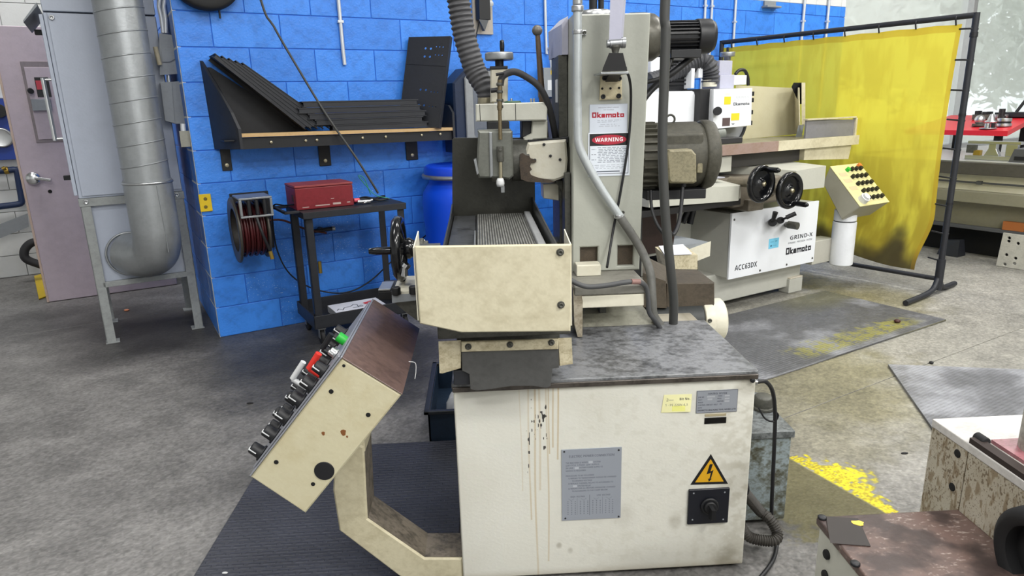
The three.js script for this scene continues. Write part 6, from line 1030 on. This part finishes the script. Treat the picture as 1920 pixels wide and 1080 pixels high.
  for (let i = 0; i < 8; i++) { const q = at(0.055 + i * 0.125); tie('tie', [[q[0], 1.955, q[1]], [q[0] - 0.02, 1.93, q[1]], [q[0] - 0.008, 1.885, q[1]]]); }
  for (let i = 0; i < 9; i++) { const y = 1.85 - i * 0.2, q = at(0.045); tie('tie', [[p0[0] + 0.01, y, p0[1] + 0.02], [p0[0] - 0.02, y + 0.005, p0[1] - 0.02], [q[0], y + 0.01, q[1]]]); }
}
{ // long machine bed and bench at the right edge
  const T = thingW('machine_bed', 'long cream machine bed with dark top edge under the window at right', 'machine', [6.6, 0, 2.4]);
  part(T, 'top_slab', bx(6.02, 7.2, 0.745, 0.852, 0.5, 4.4, 0.006), grime(0x4d4a44, 0x2a2825, 0.5, { size: 0.6 }));
  part(T, 'top_surface', bx(6.03, 7.19, 0.852, 0.862, 0.51, 4.39, 0.003), grime(0xa9aaa8, 0x77777a, 0.4, { size: 0.5, rough: 0.3, metal: 0.4 }));
  part(T, 'upper_panel', bx(6.1, 7.1, 0.60, 0.745, 0.55, 4.3, 0.004), M.cream);
  part(T, 'pipe_rail', [rod([6.07, 0.675, 0.55], [6.07, 0.675, 4.3], 0.008), bx(6.06, 6.1, 0.66, 0.69, 1.62, 1.66)], M.greyHose);
  part(T, 'ledge', bx(6.03, 7.1, 0.50, 0.60, 0.55, 4.3, 0.006), grime(0x85826f, 0x5a5848, 0.4, { size: 0.6 }));
  part(T, 'lower_panel', bx(6.16, 7.1, 0.28, 0.50, 0.55, 4.3, 0.004), grime(0x8a8673, 0x5f5c4c, 0.4, { size: 0.6 }));
  part(T, 'lower_rail', bx(6.1, 6.18, 0.255, 0.285, 0.55, 4.3, 0.003), M.greyHose);
  part(T, 'plinth', bx(6.3, 7.05, 0.0, 0.255, 0.6, 4.2, 0.004), M.dark);
  const v = thingW('vise_fixture', 'silver machined fixture lying on the bench behind the curtain post', 'fixture', [6.3, 0.862, 1.55]);
  part(v, 'base', bx(6.18, 6.3, 0.863, 0.90, 1.44, 1.86, 0.003), M.bright);
  part(v, 'top_bar', bx(6.2, 6.26, 1.0, 1.025, 1.44, 1.86, 0.003), M.bright);
  part(v, 'web', [ext([[0, 0], [0.12, 0], [0.09, 0.06], [0.09, 0.1], [0.03, 0.1], [0.03, 0.06]], 0, 0.05, 0.002).rotateY(-Math.PI / 2).translate(6.26, 0.90, 1.58), bx(6.2, 6.24, 0.90, 1.0, 1.75, 1.84)], M.bright);
  part(v, 'jaw', bx(6.19, 6.22, 0.92, 0.99, 1.44, 1.52), M.dirtyMetal);
  part(v, 'brass_block', bx(6.19, 6.23, 0.9, 0.945, 1.50, 1.56, 0.004), M.brass);
  const db = thingW('tool_block', 'dark grey slotted block on the bench at the right edge', 'block', [6.25, 0.862, 2.0]);
  part(db, 'body', hull([[6.12, 0.863, 1.82], [6.12, 0.863, 2.2], [6.12, 0.97, 1.85], [6.12, 0.97, 2.2], [6.3, 0.863, 1.82], [6.3, 0.863, 2.2], [6.3, 0.98, 1.87], [6.3, 0.98, 2.2]]), M.greyHose);
  part(db, 'slot', bx(6.115, 6.122, 0.88, 0.91, 1.86, 1.95, 0), M.dark);
  const top = (a) => 1.067 + (a - 7.2) * 0.09, rt = thingW('red_table', 'red topped inclined work table in front of the window at the right edge', 'table', [7.7, 0, 1.0]);
  part(rt, 'top', hull([[7.2, 0.3, 0], [7.2, 1.31, 0], [8.5, 0.1, 0], [8.5, 1.02, 0]].flatMap(([a, b]) => [[a, top(a), b], [a, top(a) - 0.05, b]])), M.tableRed);
  for (const [a, b] of [[7.28, 0.4], [8.4, 0.25], [7.28, 1.2], [8.4, 0.95]]) part(rt, 'leg', bx(a - 0.03, a + 0.03, 0, top(a) - 0.05, b - 0.03, b + 0.03), M.dark);
  const it = (n, l, a, px, g) => { const q = px, o = thingW(n, l, 'tooling', [a, top(a), q]); g(a, top(a) + 0.004, q).forEach(([nm, ge, mm]) => part(o, nm, ge, mm)); };
  it('ball_fixture', 'silver ball shaped fixture on the red table', 7.5, 0.9, (a, h, b) => [['body', fin(new THREE.SphereGeometry(0.05, 20, 14).translate(a, h + 0.065, b)), M.bright], ['base', cyl('y', [a, h, b], 0.065, 0, 0.025), M.dirtyMetal]]);
  it('round_chuck', 'dark round chuck with jaws standing at the back of the red table', 8.1, 0.643, (a, h, b) => [['body', cyl('y', [a, h, b], 0.10, 0, 0.05), M.dirtyMetal], ['jaw', bx(a - 0.04, a + 0.04, h + 0.05, h + 0.09, b - 0.07, b - 0.03), M.black], ['jaw', bx(a - 0.07, a - 0.03, h + 0.05, h + 0.08, b + 0.02, b + 0.07), M.black], ['jaw', bx(a + 0.03, a + 0.07, h + 0.05, h + 0.08, b + 0.02, b + 0.07), M.black]]);
  it('flanged_part', 'small flanged silver part at the front edge of the red table', 7.3, 1.083, (a, h, b) => [['flange', cyl('y', [a, h, b], 0.075, 0, 0.012), M.steel], ['stem', cyl('y', [a, h, b - 0.01], 0.025, 0.012, 0.055), M.bright], ['cap', bx(a - 0.02, a + 0.02, h + 0.012, h + 0.06, b + 0.03, b + 0.055), M.black]]);
  it('cone_fixture', 'pointed silver fixture in the middle of the red table', 7.75, 0.896, (a, h, b) => [['cone', lathe([[0, 0.10], [0.018, 0.09], [0.04, 0.03], [0.07, 0.02], [0.07, 0], [0, 0]], 'y', [a, h, b]), M.bright], ['post', cyl('y', [a + 0.12, h + 0.01, b + 0.05], 0.03, 0, 0.06), M.black]]);
  it('indexing_head', 'stacked silver ring head with dark bands on the red table', 7.5, 1.131, (a, h, b) => [['lower_ring', cyl('y', [a, h, b], 0.07, 0, 0.03), M.bright], ['dark_band', cyl('y', [a, h, b], 0.06, 0.03, 0.05), M.black], ['upper_ring', cyl('y', [a, h, b], 0.066, 0.05, 0.08), M.bright]]);
  it('standing_pin', 'short black pin standing on the red table behind the ring head', 8.0, 0.876, (a, h, b) => [['pin', cyl('y', [a, h, b], 0.03, 0, 0.12), M.black]]);
  it('dial_tray', 'dark tray with inclined rod at the far right of the red table', 8.3, 0.863, (a, h, b) => [['tray', bx(a - 0.12, a + 0.12, h, h + 0.05, b - 0.14, b + 0.2), M.blackSteel], ['ring', cyl('y', [a - 0.22, h, b - 0.04], 0.08, 0, 0.03), M.bright], ['rod', rod([a, h + 0.05, b + 0.02], [a + 0.04, h + 0.22, b + 0.10], 0.016), M.black]]);
  solo(true, 'steel_plate', 'dark flat plate leaning on the floor under the machine bed', 'plate', [6.1, 0, 1.5], hull([[6.02, 0.001, 1.40], [6.02, 0.001, 1.58], [6.06, 0.13, 1.42], [6.06, 0.15, 1.56], [6.16, 0.001, 1.40], [6.16, 0.001, 1.58], [6.14, 0.13, 1.42], [6.14, 0.15, 1.56]]), M.blackSteel);
  solo(true, 'perforated_plate', 'pale steel plate with dark holes leaning at the right edge on the floor', 'plate', [5.95, 0, 1.98], (() => { const p = [[5.95, 0.049, 2.04], [5.95, 0.058, 2.186], [6, 0.365, 2.131], [6, 0.356, 2.001]]; const hs = [[0.05, 0.28], [0.05, 0.25], [0.12, 0.24], [0.05, 0.12], [0.12, 0.10], [0.05, 0.03], [0.12, 0.05]].map(([x, y]) => circle(-x - 1.945, y * 0.9, 0.013)); const g = ext([[-1.93, 0.002], [-2.15, 0.002], [-2.15, 0.29], [-1.945, 0.29]].reverse(), 0, 0.02, 0.002, hs); g.rotateY(-Math.PI / 2 - Math.PI); return g.translate(5.94, 0, 0); })(), grime(0xb9b7ae, 0x67635a, 0.6, { size: 0.2 }));
  solo(true, 'cardboard_box', 'small brown cardboard box on the ledge under the machine bed', 'box', [6.1, 0.285, 1.97], bx(6.105, 6.15, 0.286, 0.36, 1.86, 2.02, 0.003), M.cardboard);
}
// ---------------------------------------------------------------- corner of a third machine at the lower right
{
  const T = thingM('grinder_saddle', 'worn cream and brown corner of another machine at the lower right', 'machine', [0.95, 0, -0.8]);
  const rustTop = (() => { const t = dataTex(512, 512, (u, v) => { const n = fbm(u * 6, v * 6, 5, 6), f = fbm(u * 30 + 5, v * 60, 3, 60), g = vnoise(u * 110, v * 110, 110, 110); let c = mix3([0.40, 0.325, 0.30], [0.24, 0.19, 0.18], sm(0.4, 0.7, n)); c = mix3(c, [0.66, 0.61, 0.58], 0.8 * sm(0.56, 0.74, f * 0.75 + g * 0.25) * sm(0.65, 0.4, n)); return c; }, true); t.repeat.set(1 / 0.35, 1 / 0.35); return new THREE.MeshStandardMaterial({ map: t, roughness: 0.5, bumpMap: fineBump, bumpScale: 0.0006 }); })();
  const spotted = (() => { const t = dataTex(512, 512, (u, v) => { const n = fbm(u * 5, v * 5, 4, 5), f = vnoise(u * 130, v * 60, 130, 60), g = vnoise(u * 200 + 7, v * 120, 200, 120), b = fbm(u * 40, v * 12, 2, 40); let c = mix3([0.79, 0.77, 0.71], [0.66, 0.62, 0.54], n); c = mix3(c, [0.40, 0.34, 0.26], 0.75 * sm(0.70, 0.84, f * 0.75 + n * 0.35)); c = mix3(c, [0.30, 0.25, 0.2], 0.7 * sm(0.84, 0.92, g)); c = mix3(c, [0.46, 0.38, 0.27], 0.6 * sm(0.55, 0.75, b)); return c; }, true); t.repeat.set(1 / 0.3, 1 / 0.3); return new THREE.MeshStandardMaterial({ map: t, roughness: 0.55, bumpMap: fineBump, bumpScale: 0.0005 }); })();
  part(T, 'lower_body', bx(0.602, 1.6, 0.02, 0.664, -1.062, -0.42, 0.006), M.greyCream);
  part(T, 'lower_top', bx(0.598, 1.6, 0.664, 0.68, -1.067, -0.41, 0.004), rustTop, 'brown stained steel top');
  part(T, 'base_foot', bx(0.65, 1.5, 0, 0.02, -1.0, -0.5), M.black);
  part(T, 'cover_plate', hull([[0.615, 0.682, -1.063], [0.669, 0.682, -1.051], [0.647, 0.682, -0.972], [0.583, 0.682, -0.986], [0.617, 0.68, -1.065], [0.671, 0.68, -1.054], [0.649, 0.68, -0.975], [0.585, 0.68, -0.989]]), plain(0x2b2523, 0.55));
  part(T, 'paint_spot', ext(Array.from({ length: 11 }, (_, i) => [0.012 * (0.7 + 0.5 * hash(i, 21)) * Math.cos(i * 0.571), 0.008 * (0.7 + 0.5 * hash(i, 33)) * Math.sin(i * 0.571)]), 0, 0.0006, 0).rotateX(-Math.PI / 2).translate(...[0.662, 0.682, -1.038]), plain(0xe0c44a, 0.5));
  for (const q of [[0.597, 0.68, -0.931], [0.606, 0.68, -1.06]]) part(T, 'top_bolt', cyl('y', q, 0.008, -0.002, 0.005, 14), M.black);
  for (const q of [[0.602, 0.631, -1.022], [0.602, 0.589, -1.02]]) part(T, 'side_bolt', cyl('x', [0, q[1], q[2]], 0.009, 0.596, 0.604, 14), M.dark);
  part(T, 'upper_body', bx(0.872, 1.7, 0.1, 0.80, -1.16, -0.42, 0.004), spotted);
  part(T, 'side_panel', bx(0.866, 0.872, 0.68, 0.801, -1.06, -0.43, 0.001), spotted);
  part(T, 'end_panel', bx(0.866, 0.872, 0.45, 0.801, -1.161, -1.0625, 0.001), spotted);
  part(T, 'upper_top', bx(0.865, 1.7, 0.8015, 0.818, -1.163, -0.42, 0.002), grime(0xd3d0cc, 0x77706a, 0.6, { size: 0.2, rough: 0.35 }));
  for (const y of [0.785, 0.715]) part(T, 'side_bolt', cyl('x', [0, y, -1.085], 0.008, 0.864, 0.868, 16), M.dark);
  part(T, 'wiper_lip', hull([[0.868, 0.818, -1.065], [0.90, 0.818, -1.07], [0.868, 0.828, -1.065], [0.885, 0.830, -1.065], [0.862, 0.806, -0.45], [0.90, 0.806, -0.45], [0.862, 0.828, -0.45], [0.885, 0.828, -0.45]]), plain(0x2c211d, 0.7));
  part(T, 'lip_end', cyl('z', [0.885, 0.827, -1.065], 0.009, -0.006, 0.02, 16), M.rubber);
  part(T, 'pink_way', hull([[0.905, 0.8185, -1.06], [1.2, 0.8185, -1.06], [0.905, 0.825, -1.06], [1.2, 0.825, -1.06], [0.905, 0.8185, -0.5], [1.2, 0.8185, -0.5], [0.905, 0.825, -0.5], [1.2, 0.825, -0.5]]), grime(0xa56c74, 0x4d3534, 0.8, { size: 0.15, rough: 0.4, fine: 0.6 }));
  part(T, 'post', cyl('y', [0.975, 0, -1.01], 0.048, 0.82, 1.0, 28), grime(0xb3b1a6, 0x6a6558, 1, { size: 0.15 }));
  const hc = [0.863, 0.725, -0.86];
  part(T, 'handwheel', [lathe([[0.052, -0.02], [0.066, -0.028], [0.080, -0.018], [0.083, 0.0], [0.078, 0.016], [0.06, 0.014], [0.052, 0.0], [0.052, -0.02]], 'x', [hc[0] - 0.01, hc[1], hc[2]], 44), lathe([[0, -0.01], [0.055, 0.0], [0.055, 0.006], [0, 0.01]], 'x', [hc[0] - 0.01, hc[1], hc[2]], 32)], M.rubber);
  part(T, 'wheel_shaft', cyl('x', [0, hc[1], hc[2]], 0.02, hc[0], 1.0), M.dirtyMetal);
}
// ---------------------------------------------------------------- mats, tote and small things on the floor
{
  const matTex = dataTex(512, 512, (u, v) => { const r = Math.abs((v * 64) % 1 - 0.5) < 0.14 && ((u * 24 + (Math.floor(v * 64) % 2) * 0.5) % 1) < 0.75 ? 1 : 0, n = fbm(u * 6, v * 6, 4, 6); const l = 0.225 + 0.05 * r + 0.09 * (n - 0.4); return [l * 0.88, l * 0.91, l * 1.06]; }, true);
  const dust = dataTex(512, 512, (u, v) => { const n = fbm(u * 4, v * 4 + 5, 5, 4), f = fbm(u * 40, v * 40, 3, 40), l = lerp(0.38, 0.58, sm(0.40, 0.72, n)) + 0.10 * (f - 0.5); return [l, l * 1.01, l * 1.05]; }, true);
  const matBump = dataTex(256, 256, (u, v) => { const r = Math.abs((v * 16) % 1 - 0.5) < 0.2 && ((u * 6 + (Math.floor(v * 16) % 2) * 0.5) % 1) < 0.75 ? 1 : 0; return [r, r, r]; });
  matTex.repeat.set(1 / 0.9, 1 / 0.9); dust.repeat.set(1 / 1.4, 1 / 1.4); matBump.repeat.set(3.2, 3.2);
  const m1 = new THREE.MeshStandardMaterial({ map: matTex, roughness: 0.5, bumpMap: matBump, bumpScale: 0.0012 }), m2 = new THREE.MeshStandardMaterial({ map: dust, roughness: 0.42, bumpMap: matBump, bumpScale: 0.001 });
  const smear = dataTex(1024, 512, (u, v) => {
    const a = 2.3 + u * 1.785, b = 1.6 + v * 0.885, n = fbm(a * 3 + 9, b * 3 + 4, 5), f = fbm(a * 26, b * 26, 3), g = vnoise(a * 90, b * 90);
    let l = lerp(0.33, 0.52, sm(0.42, 0.7, n)) + 0.09 * (f - 0.5) + 0.05 * (g - 0.5), c = [l, l * 1.01, l * 1.05];
    const k = sm(2.25, 2.33, b + 0.16 * (f - 0.5)) * (1 - sm(2.41, 2.45, b + 0.05 * (f - 0.5))) * sm(2.72, 2.85, a + 0.2 * (f - 0.5)) * (1 - sm(3.75, 4.0, a)) * sm(0.30, 0.55, f * 0.6 + g * 0.4);
    c = mix3(c, [0.55, 0.53, 0.22], 0.7 * k); c = mix3(c, [0.44, 0.42, 0.24], 0.45 * sm(3.3, 3.8, a) * (1 - sm(1.75, 1.95, b + 0.2 * (n - 0.5))));
    return c;
  }, true, THREE.ClampToEdgeWrapping);
  smear.repeat.set(1 / 1.785, 1 / 0.885); smear.offset.set(-2.3 / 1.785, -1.6 / 0.885);
  const smeared = new THREE.MeshStandardMaterial({ map: smear, roughness: 0.42, bumpMap: matBump, bumpScale: 0.001 });
  solo(false, 'floor_mat', 'black ribbed rubber mat under the control console', 'mat', [-0.5, 0, -2.0], bx(-0.965, -0.12, 0.0005, 0.012, -2.71, -1.35, 0.004), m1);
  solo(true, 'floor_mat', 'dusty grey rubber mat with yellow smear in front of the second grinder', 'mat', [3.4, 0, 2.0], bx(2.3, 4.085, 0.0005, 0.013, 1.6, 2.485, 0.004), smeared);
  const q = [[3.036, 0, 2.723], [3.558, 0, 3.177], [2.388, 0, 3.342], [2.583, 0, 3.813]];
  solo(true, 'floor_mat', 'dusty black rubber mat behind the corner machine at lower right', 'mat', [3, 0, 3], hull([...q.map((p) => [p[0], 0.0005, p[2]]), ...q.map((p) => [p[0], 0.013, p[2]])]), m2);
  const t = thingM('tote_bin', 'dark blue black plastic tote on the floor left of the machine base', 'bin', [-0.15, 0, -2.9]);
  const tm = grime(0x23262c, 0x121316, 0.5, { size: 0.3, rough: 0.45 });
  part(t, 'shell', [bx(-0.272, 0.02, 0.0, 0.135, -2.735, -2.725, 0.002), bx(-0.272, 0.02, 0, 0.135, -3.30, -3.29, 0.002), bx(-0.272, -0.262, 0, 0.135, -3.30, -2.725, 0.002), bx(0.01, 0.02, 0, 0.135, -3.30, -2.725, 0.002), bx(-0.27, 0.018, 0.001, 0.01, -3.3, -2.727, 0.002)], grime(0x1b2a3c, 0x101418, 0.6, { size: 0.2, rough: 0.4 }));
  part(t, 'rim', [bx(-0.288, 0.034, 0.135, 0.152, -2.735, -2.712, 0.004), bx(-0.288, 0.034, 0.135, 0.152, -3.313, -3.29, 0.004), bx(-0.288, -0.264, 0.135, 0.152, -3.313, -2.712, 0.004), bx(0.012, 0.034, 0.135, 0.152, -3.313, -2.712, 0.004)], tm);
  const rag = thingM('rag', 'grey white rag lying inside the dark tote', 'rag', [-0.1, 0.01, -2.95]);
  { const g = new THREE.SphereGeometry(0.09, 28, 18), p = g.attributes.position; for (let i = 0; i < p.count; i++) { const x = p.getX(i), y = p.getY(i), z = p.getZ(i), k = 0.75 + 0.6 * fbm(x * 18 + 20, z * 18 + y * 9 + 20, 3); p.setXYZ(i, x * k * 1.1 - 0.1, y * k * 0.7 + 0.06, z * k * 1.7 - 2.95); } g.computeVertexNormals(); part(rag, 'cloth', fin(g), plain(0x9a9ca0, 0.8)); }
  const bit = (label, p, sx, sy, sz, m) => { const g = fin(new THREE.IcosahedronGeometry(1, 1)); g.scale(sx, sy, sz); g.translate(p[0], p[1] + sy * 0.9, p[2]); solo(false, 'debris', label, 'debris', [p[0], p[1], p[2]], g, m); };
  bit('small dark chip on the floor right of the coolant box', [1.707, 0, -2.424], 0.016, 0.004, 0.006, M.rubber);
  bit('small red brown chip on the mat of the second grinder', [2.656, 0.013, -4.016], 0.02, 0.012, 0.02, plain(0x3c1712, 0.6));
  bit('small dark chip on the floor between the two right mats', [2.44, 0, -3.351], 0.012, 0.008, 0.012, M.rubber);
  bit('tiny orange chip on the floor under the dust collector', [-2.742, 0, -5.061], 0.02, 0.008, 0.015, plain(0xe0906a, 0.6));
  bit('small white chip near the bottom edge of the black mat', [-0.865, 0.012, -1.882], 0.010, 0.004, 0.004, M.whitePlastic);
  bit('small dark chip on the bare floor left of the console', [-1.221, 0, -3.227], 0.018, 0.004, 0.008, M.rubber);
}
scene.traverse((o) => { if (o.isMesh) { o.castShadow = true; o.receiveShadow = true; } if (o.isLight) o.castShadow = true; });
renderer.render(scene, camera);
